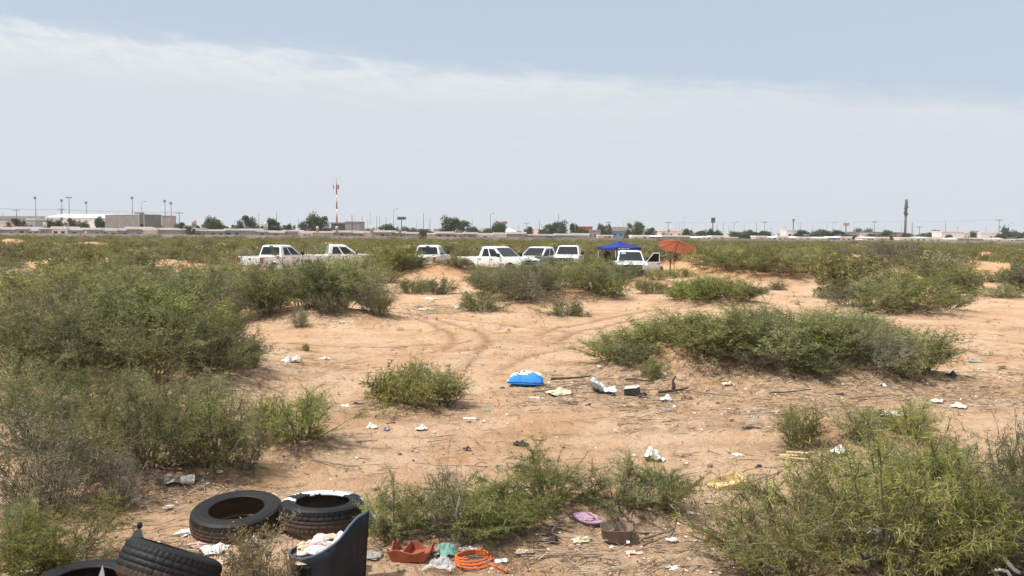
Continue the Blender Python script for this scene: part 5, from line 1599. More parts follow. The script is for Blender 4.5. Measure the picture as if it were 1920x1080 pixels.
# ------------------------------------------------------------------ scattered waste, each piece by itself
LIT = [
    (346, 1006, 40, 22, 'white', 'paper_scrap', 'white crumpled rag on the sand, left of the round tyre', 'rag', 0.35),
    (372, 972, 24, 26, 'blush', 'paper_scrap', 'dirty pinkish paper pressed against the round tyre', 'paper', 0.5),
    (312, 956, 20, 12, 'white', 'paper_scrap', 'small white scrap between the white cup and the round tyre', 'paper', 0.4),
    (233, 948, 44, 26, 'blush', 'plastic_bag', 'crumpled pale bag under the grey dead twigs', 'bag', 0.6),
    (318, 912, 34, 18, 'grey', 'plastic_bag', 'torn grey film right beside the white cup', 'film', 0.5),
    (395, 1040, 60, 26, 'white', 'waste_paper', 'white papers on the ground between the tilted and the round tyre', 'paper', 0.5),
    (425, 1058, 44, 24, 'blush', 'waste_paper', 'pinkish paper beside the knobbed end of the tilted tyre', 'paper', 0.5),
    (365, 1030, 40, 16, 'pink', 'waste_paper', 'dull pink paper before the round tyre', 'paper', 0.3),
    (470, 1020, 34, 20, 'white', 'waste_paper', 'white paper showing through the straw weed', 'paper', 0.5),
    (520, 1003, 30, 24, 'brown', 'waste_paper', 'brown crumpled paper at the low rim of the dark tub', 'paper', 0.7),
    (530, 990, 22, 20, 'white', 'waste_paper', 'small white lid like scrap where the two lying tyres meet', 'scrap', 0.6),
    (60, 1078, 60, 16, 'white', 'waste_paper', 'white papers beside the flat tyre at the picture edge', 'paper', 0.5),
    (720, 985, 30, 10, 'black', 'rag', 'black rag behind the worn black shoe', 'rag', 0.5),
    (740, 1075, 30, 12, 'white', 'paper_scrap', 'white paper below the rust red tray', 'paper', 0.3),
    (700, 1050, 26, 20, 'grey', 'rag', 'grey rag between the dark tub and the rust red tray', 'rag', 0.4),
    (940, 1055, 30, 9, 'white', 'paper_scrap', 'white paper to the right of the orange hose', 'paper', 0.2),
    (985, 1040, 40, 10, 'blush', 'paper_scrap', 'pale pink paper on sand between the orange hose and the pan', 'paper', 0.3),
    (1035, 1020, 28, 18, 'black', 'rag', 'dark burnt rag at the foot of the bush beside the pink sandal', 'rag', 0.7),
    (1092, 1018, 44, 10, 'cream', 'paper_scrap', 'cream paper on sand left of the dark pan', 'paper', 0.2),
    (1190, 1042, 40, 9, 'blush', 'paper_scrap', 'flat tan paper right before the dark pan', 'paper', 0.15),
    (1260, 1018, 26, 8, 'white', 'paper_scrap', 'white scrap at the tip of the stick from the pan', 'paper', 0.3),
    (1290, 965, 26, 8, 'white', 'paper_scrap', 'white scrap at the foot of the bush before the foam tray', 'paper', 0.2),
    (1268, 1070, 34, 10, 'white', 'paper_scrap', 'white paper near the lower edge before the corner bush', 'paper', 0.2),
    (1578, 856, 34, 18, 'white', 'plastic_bag', 'white crumpled plastic beside the small sand ridge with two bushes', 'bag', 0.6),
    (1500, 890, 22, 10, 'navy', 'cloth_rag', 'small navy blue cloth on sand behind the corner bush', 'cloth', 0.3),
    (1425, 882, 30, 9, 'black', 'rag', 'dark flat scrap on sand between the foam tray and the yellow boards', 'scrap', 0.3),
    (1386, 856, 22, 10, 'white', 'paper_scrap', 'white scrap on sand left of the yellow boards', 'paper', 0.3),
    (1412, 806, 40, 8, 'black', 'rag', 'long dark strip on sand left of the small rounded bush', 'strip', 0.2),
    (1416, 786, 16, 14, 'grey', 'rag', 'grey upright lump behind the long dark strip', 'rag', 0.9),
    (1465, 777, 40, 10, 'pink', 'cloth_rag', 'pink rag on sand behind the small rounded bush', 'cloth', 0.4),
    (1690, 782, 60, 12, 'white', 'paper_scrap', 'wide pale paper behind the little sand ridge', 'paper', 0.2),
    (1760, 756, 22, 12, 'white', 'paper_scrap', 'bright white scrap beyond the little sand ridge, left of its twin', 'paper', 0.5),
    (1803, 766, 24, 14, 'white', 'paper_scrap', 'bright white bent scrap, farthest right on the littered sand', 'paper', 0.6),
    (1657, 727, 14, 9, 'white', 'paper_scrap', 'tiny white ball at the foot of the long hummock', 'paper', 0.9),
    (1576, 742, 20, 9, 'black', 'rag', 'dark flat lid on sand before the long hummock', 'lid', 0.4),
    (1206, 745, 18, 12, 'black', 'rag', 'black lump touching the small dark carton', 'lump', 0.8),
    (1075, 757, 24, 6, 'brown', 'rag', 'brown flat scrap on sand before the creased cream bag', 'scrap', 0.3),
    (1290, 752, 26, 9, 'brown', 'rag', 'brown rag at the end of the debris line', 'rag', 0.5),
    (1345, 760, 20, 8, 'black', 'rag', 'black flat scrap below the near end of the long hummock', 'scrap', 0.3),
    (1366, 724, 22, 9, 'cream', 'paper_scrap', 'cream flat stone like scrap before the long hummock', 'scrap', 0.5),
    (1252, 772, 22, 8, 'grey', 'rag', 'grey flat piece on sand below the debris line', 'scrap', 0.4),
    (1250, 752, 24, 14, 'white', 'paper_scrap', 'ragged white scrap right of the dark carton', 'paper', 0.7),
    (1102, 762, 12, 13, 'pink', 'rag', 'small pinkish lump on sand below the grey bag', 'lump', 0.9),
    (912, 772, 16, 6, 'teal', 'rag', 'small greenish flat piece beside the lone bush on open sand', 'scrap', 0.3),
    (880, 787, 26, 6, 'white', 'paper_scrap', 'pale flat paper on sand below the lone bush', 'paper', 0.2),
    (977, 838, 32, 12, 'black', 'rag', 'dark bent rubber flap on the open sand behind the near bushes', 'rubber flap', 0.6),
    (875, 845, 14, 10, 'black', 'rag', 'dark lump on sand left of the rubber flap', 'lump', 0.7),
    (697, 804, 20, 9, 'white', 'paper_scrap', 'white cube like scrap on sand left of the lone bush', 'scrap', 0.6),
    (724, 808, 14, 8, 'grey', 'rag', 'grey stone like lump beside the white cube like scrap', 'lump', 0.7),
    (735, 798, 26, 6, 'black', 'rag', 'thin dark strip on sand before the lone bush', 'strip', 0.3),
    (790, 808, 26, 10, 'white', 'paper_scrap', 'white torn scrap on sand below the lone bush', 'paper', 0.5),
    (648, 764, 24, 8, 'white', 'paper_scrap', 'white scrap at the left foot of the lone bush', 'paper', 0.4),
    (672, 760, 26, 7, 'black', 'rag', 'dark strip at the left foot of the lone bush', 'strip', 0.4),
    (545, 680, 42, 12, 'white', 'cloth_rag', 'two winged white rag on the flat sand beside the big dark bush', 'rag', 0.5),
    (608, 675, 22, 6, 'white', 'paper_scrap', 'small white paper right of the winged rag', 'paper', 0.4),
    (640, 608, 12, 7, 'white', 'paper_scrap', 'white scrap at the foot of the sand bank', 'paper', 0.5),
    (808, 563, 24, 8, 'white', 'plastic_bag', 'bright white bag behind the pale planks', 'bag', 0.4),
    (800, 582, 36, 8, 'cream', 'cardboard', 'pale cardboard sheet on the pile of planks', 'cardboard', 0.2),
    (785, 576, 20, 7, 'grey', 'rag', 'grey rag at the end of the pile of planks', 'rag', 0.4),
    (858, 580, 10, 12, 'white', 'paper_scrap', 'white upright scrap left of the low green bush beyond the ruts', 'paper', 0.9),
    (1055, 592, 7, 10, 'white', 'paper_scrap', 'tiny white scrap in the low green bush beyond the ruts', 'paper', 0.9),
    (1125, 690, 10, 7, 'white', 'paper_scrap', 'small white scrap at the near end of the long hummock', 'paper', 0.5),
    (1830, 680, 26, 7, 'teal', 'rag', 'dull green flat scrap on sand right of the long hummock', 'scrap', 0.2),
    (1880, 690, 24, 6, 'brown', 'rag', 'brown flat scrap on sand at the picture edge', 'scrap', 0.2),
    (1785, 708, 20, 12, 'black', 'rag', 'dark rag at the far right foot of the long hummock', 'rag', 0.7),
    (1790, 560, 14, 9, 'white', 'paper_scrap', 'pale scrap under the large round bush at the right', 'paper', 0.5),
    (1708, 582, 16, 10, 'blush', 'paper_scrap', 'pinkish scrap before the large round bush at the right', 'paper', 0.6),
    (145, 490, 12, 8, 'white', 'plastic_bag', 'white bag caught in the scrub beside the dark rubbish at the left', 'bag', 0.8),
    (96, 497, 16, 18, 'black', 'rag', 'dark rubbish among the scrub at the left', 'rubbish', 0.9),
    (1597, 480, 9, 12, 'white', 'plastic_bag', 'white bag caught high in the grey scrub at the right', 'bag', 1.0),
    (1120, 492, 14, 9, 'white', 'plastic_bag', 'white bag in the scrub before the blue canopy', 'bag', 0.8),
    (1310, 498, 16, 10, 'white', 'plastic_bag', 'whitish bag on the sand beside the orange umbrella', 'bag', 0.7),
    (55, 583, 16, 9, 'white', 'paper_scrap', 'white paper caught in the big dark mass of bushes', 'paper', 0.5),
    (1205, 552, 26, 8, 'rust', 'cardboard', 'rusty flat sheet on sand before the truck with the open door', 'sheet', 0.3),
    (410, 890, 14, 9, 'white', 'paper_scrap', 'white scrap under the brownish open bush', 'paper', 0.5),
    (136, 838, 18, 14, 'white', 'plastic_bag', 'white scrap inside the olive twiggy bush', 'bag', 0.8),
    (1378, 1062, 20, 14, 'blush', 'paper_scrap', 'pale paper ball at the foot of the corner bush', 'paper', 0.8),
    (1330, 945, 22, 6, 'blush', 'paper_scrap', 'tan paper strip on sand before the yellow foam tray', 'paper', 0.2),
    (1545, 905, 30, 8, 'blush', 'paper_scrap', 'tan paper on sand behind the corner bush, beside the navy cloth', 'paper', 0.2),
]
for (px, py, w, h, c, nm, lb, cat, amp) in LIT:
    sheet(nm, px, py, w, h, c, lb, cat, amp, 8 if w > 20 else 6)
# pale bag in the brush before the red lamp truck
p = atd(523, 499, 42); vs, fs = crumple(71, 0.55, 0.35, 8, 0.5, fold=0.7)
o = MB().add(vs, fs).build('plastic_bag', C['paleblue'], None, solid=0.004); o.location = (p.x, p.y, p.z - 0.1); o.rotation_euler = (R(40), R(-35), 0)
tag(o, 'pale plastic sheet caught in the brush below the truck with the red tail lamp', 'plastic sheet')
# white shard on the flat tyre
p = flat(190, 1110)
o = MB().add([(0, 0, 0), (0.06, 0, 0), (0.055, 0, 0.05), (0.045, 0.0, 0.12)], [(0, 1, 2, 3)]).build('plastic_shard', C['white'], None, solid=0.006)
o.location = (p.x - 0.02, p.y - 0.02, hz(p.x, p.y) + 0.08); tag(o, 'white pointed shard standing on the flat lying tyre', 'shard')

# unnamed small stuff: pebbles, straw, twigs
def small_stuff():
    rs = np.random.RandomState(4)
    # twigs and straw
    zones = [(1120, 735, 330, 60, 420), (1740, 730, 420, 80, 650), (1480, 748, 320, 60, 380), (560, 690, 300, 70, 160), (1320, 785, 340, 60, 300), (1200, 1035, 420, 90, 360), (1650, 870, 260, 90, 260),
             (760, 1000, 300, 120, 260), (400, 980, 500, 120, 320), (900, 820, 700, 160, 300), (1000, 660, 600, 120, 240), (1400, 900, 300, 120, 220), (800, 583, 140, 20, 120), (1830, 640, 200, 80, 160),
             (430, 700, 160, 100, 300), (330, 915, 300, 60, 300), (640, 605, 220, 30, 160), (1600, 720, 400, 30, 300), (1260, 700, 240, 40, 200), (300, 740, 300, 60, 260)]
    paths = []; tn = []
    for (px, py, w, h, n) in zones:
        for k in range(int(n * 0.62)):
            qx = px + rs.uniform(-.5, .5) * w; qy = py + rs.uniform(-.5, .5) * h
            if qy > 1100: continue
            p = flat(qx, qy); L_ = rs.uniform(0.04, 0.26) * (1 + 0.02 * p.y); a = rs.uniform(0, 3.14)
            if rs.rand() < .5: a *= 0.25
            q = np.array([p.x, p.y, 0]); d = np.array([math.cos(a), math.sin(a), 0]) * L_
            P = np.stack([q, q + d * .5 + rs.normal(size=3) * .12 * L_, q + d])
            P[:, 2] = hgt(P[:, 0], P[:, 1]) + 0.012 + np.abs(rs.normal(size=3)) * 0.012
            r = rs.uniform(0.0018, 0.005) * (1 + 0.05 * p.y)
            paths.append((P, r, r * .6)); tn.append(rs.rand())
    V, F = tubes_np(paths, 3)
    tone = np.repeat(np.array(tn), 6)
    o = mesh_np('twig_litter', V, F, M['twiglit'], tone); tag(o, 'twigs and straw strewn over the sand', 'twigs', None, 'stuff')
    # pebbles and crumbs
    n = 5200
    y = 5.2 + 30 * rs.rand(n) ** 1.7; x = rs.uniform(-.68, .68, n) * y
    cl = vnoise(x / 1.6, y / 1.6, 51) + vnoise(x / .5, y / .5, 52) * .5
    k = cl > -0.05; x = x[k]; y = y[k]; n = len(x)
    z = hgt(x, y)
    s = rs.uniform(0.005, 0.014, n) * (1 + 0.04 * y) * np.where(rs.rand(n) < .05, 2.2, 1)
    base = np.array([[1, 0, 0], [0, 1, 0], [-1, 0, 0], [0, -1, 0], [0, 0, 1], [0, 0, -1]], float)
    V = base[None] * s[:, None, None] * rs.uniform(0.6, 1.4, (n, 6, 3)); V[:, :, 2] *= 0.6
    V = V + np.stack([x, y, z + s * .3], -1)[:, None, :]
    T = np.array([[0, 1, 4], [1, 2, 4], [2, 3, 4], [3, 0, 4], [1, 0, 5], [2, 1, 5], [3, 2, 5], [0, 3, 5]])
    F = (np.arange(n)[:, None, None] * 6 + T[None]).reshape(-1, 3)
    o = mesh_np('pebbles', V.reshape(-1, 3), F, M['pebble'], np.repeat(rs.rand(n), 8)); tag(o, 'pebbles and crumbs of waste on the sand', 'pebbles', None, 'stuff')
    # short dry sprouts
    n = 2600
    paths = []
    VV = []
    yy = 5.5 + 34 * rs.rand(n) ** 1.4; xx = rs.uniform(-.68, .68, n) * yy
    cl = vnoise(xx / 2.3, yy / 2.3, 61)
    k = cl > 0.12; xx = xx[k]; yy = yy[k]
    P = np.repeat(np.stack([xx, yy, hgt(xx, yy)], -1), 7, axis=0)
    P[:, :2] += rs.normal(size=(len(P), 2)) * 0.03
    D = rs.normal(size=P.shape) * 0.6 + np.array([0, 0, .8])
    V, F = leaf_quads(P, D, rs.uniform(.03, .09, len(P)) * (1 + .02 * P[:, 1]), .006 * (1 + .05 * P[:, 1]), rs)
    o = mesh_np('dry_grass', V, F, M['leaf_dry'], rs.rand(len(P))); tag(o, 'sparse dry grass sprouts on the sand', 'dry grass', None, 'stuff')


def crumbs():
    rs = np.random.RandomState(9)
    VV = []; T = []
    for (px, py, w, h, n) in [(1120, 738, 340, 50, 90), (1740, 735, 400, 80, 190), (1480, 750, 320, 50, 110), (1320, 790, 340, 60, 60), (1180, 1035, 420, 90, 70), (1620, 875, 260, 80, 60), (740, 1000, 300, 130, 70), (420, 960, 420, 130, 80), (900, 830, 800, 120, 60), (800, 580, 120, 20, 25), (1000, 660, 600, 80, 30), (1850, 680, 160, 80, 40)]:
        for k in range(n):
            p = flat(px + rs.uniform(-.5, .5) * w, min(1110, py + rs.uniform(-.5, .5) * h))
            s = rs.uniform(0.005, 0.017) * (1 + 0.045 * p.y); a = rs.uniform(0, 6.28)
            q = np.array([[-1, -.7, 0], [1, -.6, 0], [.9, .7, 0], [-.8, .6, 0]]) * s * rs.uniform(.6, 1.3, (4, 3)); q[:, 2] = np.abs(rs.normal(size=4)) * s * .45
            c_, s_ = math.cos(a), math.sin(a)
            q = np.stack([q[:, 0] * c_ - q[:, 1] * s_ + p.x, q[:, 0] * s_ + q[:, 1] * c_ + p.y, q[:, 2]], -1); q[:, 2] += hgt(q[:, 0], q[:, 1]) + .012
            VV.append(q); T.append(rs.rand() ** 0.6)
    o = mesh_np('litter', np.concatenate(VV), np.arange(4 * len(VV)).reshape(-1, 4), M['crumb'], np.array(T)); tag(o, 'fingernail sized scraps of paper and plastic strewn over the sand', 'litter', None, 'stuff')


M['crumb'] = leafmat('crumb_tone', (0.16, 0.12, 0.10), (0.50, 0.41, 0.33), (0.80, 0.77, 0.72), 0.0, 0.0)
crumbs()
M['twiglit'] = leafmat('twig_litter_tone', (0.15, 0.105, 0.075), (0.32, 0.24, 0.165), (0.55, 0.46, 0.34), 0.0, 0.0)
M['pebble'] = leafmat('pebble_tone', (0.16, 0.11, 0.08), (0.42, 0.29, 0.19), (0.78, 0.72, 0.64), 0.0, 0.0)
small_stuff()
# ------------------------------------------------------------------ the town at the far edge
HIDE = []


def wall_line(px):
    P = ((-300, 248), (500, 258), (1000, 275), (1300, 320), (2250, 372))
    for (a, da), (b, db) in zip(P[:-1], P[1:]):
        if px <= b: return da + (db - da) * (px - a) / (b - a)
    return P[-1][1]


def perimeter_wall():
    t = empty('perimeter_wall', (0, 0, 0), 0, 'long low grey block wall across the whole far side of the scrub', 'wall')
    t['kind'] = 'thing'
    pts = []
    for px in range(-300, 2251, 50):
        d = wall_line(px); p = atd(px, 440, d); pts.append((p.x, d))
    m = MB(); c = MB(); po_ = MB()
    for i, ((x0, y0), (x1, y1)) in enumerate(zip(pts[:-1], pts[1:])):
        g = min(hz(x0, y0), hz(x1, y1)) - 0.6
        zt = 1.62 - 0.70 * sstep(0, 2250, -300 + i * 50 + 25) + 0.06 * math.sin(i * 2.3)
        d = Vector((x1 - x0, y1 - y0)).normalized(); n = Vector((-d.y, d.x)) * 0.075
        e = d * 0.0
        q = [(x0 - n.x, y0 - n.y), (x1 - n.x, y1 - n.y), (x1 + n.x, y1 + n.y), (x0 + n.x, y0 + n.y)]
        m.add([(a, b, g) for a, b in q] + [(a, b, zt) for a, b in q], [(4, 5, 6, 7), (0, 1, 5, 4), (1, 2, 6, 5), (2, 3, 7, 6), (3, 0, 4, 7)])
        k = 0.16
        po_.box(x0 - k, x0 + k, y0 - k - 0.05, y0 + k, g, zt + 0.12)
    m.build('wall_panel', M['block_wall'], t)
    po_.build('pilaster', M['concrete'], t)
    return t


perimeter_wall()


def zpx(px, py, d):
    return atd(px, py, d).z


def building(name, px0, px1, py, d, depth, wm, rm, label, cat='building', nwin=0, parapet=0.25, rot=0.0, door=False, group=None, over=0.12, roofh=0.22, gable=0.0):
    x0 = atd(px0, py, d).x; x1 = atd(px1, py, d).x
    w = x1 - x0; cx = (x0 + x1) / 2; g = hz(cx, d) - 0.2
    h = max(1.0, zpx((px0 + px1) / 2, py, d) - g)
    t = empty(name, (cx, d, g), rot, label, cat, group)
    MB().box(-w / 2, w / 2, 0, depth, 0, h - roofh).build('wall', M[wm], t)
    if gable:
        m = MB(); o = over
        m.add([(-w / 2 - o, -o, h - roofh), (w / 2 + o, -o, h - roofh), (w / 2 + o, depth + o, h - roofh), (-w / 2 - o, depth + o, h - roofh), (-w / 2 - o, depth / 2, h - roofh + gable), (w / 2 + o, depth / 2, h - roofh + gable)],
              [(0, 1, 5, 4), (2, 3, 4, 5), (0, 4, 3), (1, 2, 5), (3, 2, 1, 0)])
        m.build('roof', M[rm], t)
    else:
        m = MB(); o = over
        m.box(-w / 2 - o, w / 2 + o, -o, depth + o, h - roofh, h)
        ro = m.build('roof', M[rm], t)
        if parapet:
            p = MB(); k = 0.12
            p.box(-w / 2 - o, w / 2 + o, -o, -o + k, h, h + parapet); p.box(-w / 2 - o, -w / 2 - o + k, -o + k, depth + o, h, h + parapet); p.box(w / 2 + o - k, w / 2 + o, -o + k, depth + o, h, h + parapet)
            p.build('parapet', M[rm], ro)
    for i in range(nwin):
        x = -w / 2 + w * (i + 0.5) / nwin; ww = min(1.2, w / nwin * 0.5)
        fr = MB()
        zc = h * 0.56 if h < 5 else h * 0.62
        fr.box(x - ww / 2, x + ww / 2, -0.04, -0.003, zc - 0.5, zc + 0.45)
        f = fr.build('window', M['window_dark'], t)
        MB().box(x - ww / 2 - 0.08, x + ww / 2 + 0.08, -0.12, -0.003, zc - 0.60, zc - 0.504).build('sill', M['concrete'], f)
    if door:
        x = w * 0.18
        MB().box(x, x + 0.95, -0.05, -0.003, 0.2, 2.25).build('door', M['steel_dark'], t)
    return t


# unfinished block building, its corner towards us
def block_house():
    A = atd(198, 430, 288); B = atd(262, 430, 274); Cc = atd(303, 430, 282)
    A = Vector((A.x, 288)); B = Vector((B.x, 274)); Cc = Vector((Cc.x, 282)); D = A + Cc - B
    g = hz(B.x, B.y) - 0.3; h = zpx(262, 402.5, 274) - g
    t = empty('block_house', (B.x, B.y, g), 0, 'unfinished grey block house of two storeys, standing above the row of low houses', 'house')
    q = [(p.x - B.x, p.y - B.y) for p in (A, B, Cc, D)]
    MB().add([(x, y, 0) for x, y in q] + [(x, y, h) for x, y in q], [(0, 1, 5, 4), (1, 2, 6, 5), (2, 3, 7, 6), (3, 0, 4, 7), (4, 5, 6, 7)]).build('wall', M['block'], t)
    a, b, c = Vector(q[0]), Vector(q[1]), Vector(q[2])

    def strip(name, p0, p1, u0, u1, z0, z1, m, out=0.06):
        d = (p1 - p0); n = Vector((d.y, -d.x)).normalized() * out
        s, e = p0 + d * u0, p0 + d * u1
        vs = [(s.x + n.x, s.y + n.y), (e.x + n.x, e.y + n.y), (e.x + n.x * .05, e.y + n.y * .05), (s.x + n.x * .05, s.y + n.y * .05)]
        MB().add([(x, y, z0) for x, y in vs] + [(x, y, z1) for x, y in vs], [(0, 1, 5, 4), (1, 2, 6, 5), (2, 3, 7, 6), (3, 0, 4, 7), (4, 5, 6, 7), (3, 2, 1, 0)]).build(name, m, t)
    strip('column', a, b, 0.0, 0.02, 0, h, M['concrete']); strip('column', a, b, 0.43, 0.455, 0, h, M['concrete'])
    strip('column', a, b, 0.97, 1.0, 0, h, M['concrete']); strip('beam', a, b, 0.0, 1.0, h + 0.002, h + 0.22, M['wall_cream'], 0.12)
    strip('beam', b, c, 0.0, 1.0, h + 0.002, h + 0.2, M['concrete'], 0.12)
    strip('doorway', b, c, 0.03, 0.17, 0, h * 0.62, M['window_dark'], 0.05); strip('column', b, c, 0.18, 0.21, 0, h, M['wall_cream'], 0.08)
    strip('column', b, c, 0.97, 1.0, 0, h, M['concrete'])
    mx, my = (a + c) / 2 * 0.6
    MB().box(mx - 1.2, mx + 1.2, my + 2, my + 4, h, h + 1.0).build('roof_hut', M['concrete'], t)


block_house()
building('brick_building', 303.5, 317, 404, 286, 6, 'wall_pink', 'wall_pink', 'narrow pinkish building joined to the unfinished block house', parapet=0)
building('warehouse', 84, 196, 404, 400, 30, 'roof_sheet', 'roof_sheet', 'long bright white warehouse behind the unfinished block house', 'warehouse', 0, 0, over=0.3, gable=2.0, roofh=1.0)
building('warehouse', -40, 82, 405, 440, 30, 'wall_bluegrey', 'roof_grey', 'long blue grey warehouse with a dark roof edge at the picture edge', 'warehouse', 12, 0, over=0.5, roofh=1.4)
building('house', 0, 28, 416, 300, 8, 'wall_cream', 'wall_cream', 'cream house before the blue grey warehouse', 'house', 2)
building('house', 50, 66, 411, 320, 8, 'wall_bluegrey', 'roof_white', 'pale blue grey house between the blue grey and the white warehouse', 'house', 1)
building('house', 647, 676, 416.5, 300, 8, 'wall_grey', 'concrete', 'plain grey upper storey with a tank stand, beside the red and white mast', 'house', 0)
building('house', 621, 646.5, 418, 303, 8, 'steel_dark', 'roof_grey', 'dark open shed like house at the foot of the red and white mast', 'house', 0)  # dark wall colour stands in for the shade of an open recess
building('shop', 983, 1001, 429, 380, 10, 'wall_orange', 'wall_orange', 'orange yellow shop front among the trees', 'shop', 2, 0)
building('warehouse', 1082, 1111, 424.5, 460, 20, 'wall_red', 'wall_red', 'red warehouse beside the broad tree', 'warehouse', 0, 0, over=0.3)
building('warehouse', 1146, 1178, 425.5, 470, 20, 'wall_pink', 'wall_cream', 'tan warehouse above the blue one', 'warehouse', 3, 0)
building('warehouse', 1126, 1170, 432.5, 400, 20, 'wall_blue', 'wall_blue', 'blue warehouse right above the blue canopy', 'warehouse', 4, 0, over=0.3)
building('hall', 1236, 1281, 432.5, 400, 14, 'wall_cream', 'wall_white', 'long cream hall behind the orange umbrella', 'hall', 3, 0.2)
building('house', 1475, 1498, 431.5, 380, 9, 'wall_white', 'wall_white', 'white upper storey house left of the dark round trees', 'house', 2)
building('hall', 1588, 1652, 434.5, 410, 14, 'wall_grey', 'roof_grey', 'long grey hall beside the orange sign', 'hall', 6, 0)
building('hall', 1654, 1694, 435.5, 415, 12, 'wall_grey', 'concrete', 'grey hall at the foot of the dark mast', 'hall', 4, 0)
building('house', 1766, 1808, 434.5, 385, 9, 'wall_white', 'wall_white', 'bright white block of a house right of the dark mast', 'house', 0, 0.3)
building('house', 1808.5, 1819, 437, 388, 8, 'wall_cream', 'wall_cream', 'cream extension joined to the bright white block of a house', 'house', 2, 0.1)
building('house', 1839, 1878, 436.5, 390, 9, 'wall_white', 'wall_white', 'bright white low house near the right edge', 'house', 1, 0.3)
building('house', 1107, 1126, 432, 350, 8, 'wall_grey', 'wall_grey', 'grey house left of the blue warehouse', 'house', 1)

# the rows of low houses behind the wall
hr = random.Random(12)
WN = {'wall_white': 'white', 'wall_cream': 'cream', 'wall_grey': 'grey', 'wall_pink': 'pinkish', 'concrete': 'bare concrete'}
HOUSES = []
px = -30.0
while px < 1085:
    w = hr.uniform(16, 40)
    top = np.interp(px, [0, 250, 450, 700, 1000, 1085], [428.5, 429.5, 432, 435, 438.5, 440]) + hr.uniform(-2.2, 1.6)
    wm = hr.choice(['wall_grey', 'wall_grey', 'wall_grey', 'concrete', 'concrete', 'concrete', 'wall_white', 'wall_cream', 'wall_pink'])
    d = wall_line(px) + 7 + hr.uniform(0, 2)
    t = building('low_house', px, px + w - 0.6, top, d, 7.5, wm, 'roof_white', None, 'house', hr.choice([0, 0, 1, 2]), hr.choice([0, 0.15, 0.25, 0.4]), 0, hr.random() < 0.4, 'low houses behind the long wall', 0.25, 0.42)
    HOUSES.append((t, px + w / 2, WN[wm], 'row')); px += w
px = 1062.0
while px < 1960:
    w = hr.uniform(16, 34)
    top = np.interp(px, [1060, 1300, 1500, 1700, 1900], [440, 443.5, 444.5, 445.8, 447.8]) + hr.uniform(-1.6, 0.8)
    wm = hr.choice(['wall_white', 'wall_white', 'wall_grey', 'wall_cream', 'wall_white'])
    d = wall_line(px) + 8 + hr.uniform(0, 5)
    if hr.random() < 0.9:
        t = building('low_house', px, px + w - 1.2, top, d, 7.5, wm, 'roof_white', None, 'house', hr.choice([1, 2]), hr.choice([0, 0.2, 0.3]), 0, hr.random() < 0.4, 'low houses behind the long wall', 0.2, 0.35, gable=hr.choice([0, 0, 0.5]))
        HOUSES.append((t, px + w / 2, WN[wm], 'right'))
    px += w

# white tent
tp_ = atd(957, 430, 330); g = hz(tp_.x, 330)
tt = empty('white_tent', (tp_.x, 330, g), 0.2, 'white peaked tent roof among the trees', 'tent')
k = 2.9; z1 = zpx(957, 436, 330) - g; z2 = zpx(957, 427, 330) - g
MB().add([(-k, -k, z1), (k, -k, z1), (k, k, z1), (-k, k, z1), (-0.6, 0, z2)], [(0, 1, 4), (1, 2, 4), (2, 3, 4), (3, 0, 4)]).build('tent_cloth', M['canvas_white'], tt, solid=0.02)
for sx in (-1, 1):
    for sy in (-1, 1): MB().tube([(sx * k, sy * k, 0), (sx * k, sy * k, z1)], 0.06, 6).build('tent_pole', M['steel'], tt)


# tanks on the roofs
def tank(px, py0, py1, d, label, m='tank'):
    z0 = zpx(px, py1, d); z1 = zpx(px, py0, d); x = atd(px, py0, d).x; h = z1 - z0; r = h * 0.45
    t = empty('water_tank', (x, d, z0 - 0.4), 0, label, 'water tank', 'water tanks on the roofs')
    MB().lathe([(0, 0.4), (r, 0.4), (r, 0.4 + h * 0.7), (r * 0.6, 0.4 + h * 0.92), (r * 0.25, 0.4 + h), (0, 0.4 + h)], 16).build('barrel', M[m], t)
    MB().box(-r * .8, r * .8, -r * .8, r * .8, -0.6, 0.398).build('stand', M['concrete'], t)
    return t


tank(498, 416, 425, 268, 'tall cream roof tank before the dark round tree')
tank(595, 424, 430, 266, 'cream roof tank below the tallest tree')
tank(631.5, 424, 430, 266, 'cream roof tank under the red and white mast')
tank(364, 412, 421, 290, 'beige roof tank right of the crossarm pole', 'wall_pink')
tank(84, 417, 424, 262, 'pale roof tank before the white warehouse')
tank(697, 424, 432, 268, 'yellowish roof tank right of the plain grey upper storey')
tank(750, 425, 432, 270, 'cream roof tank below the dark billboard')
tank(161, 434, 438.5, 258, 'cream tank right behind the long wall, before the white warehouse')


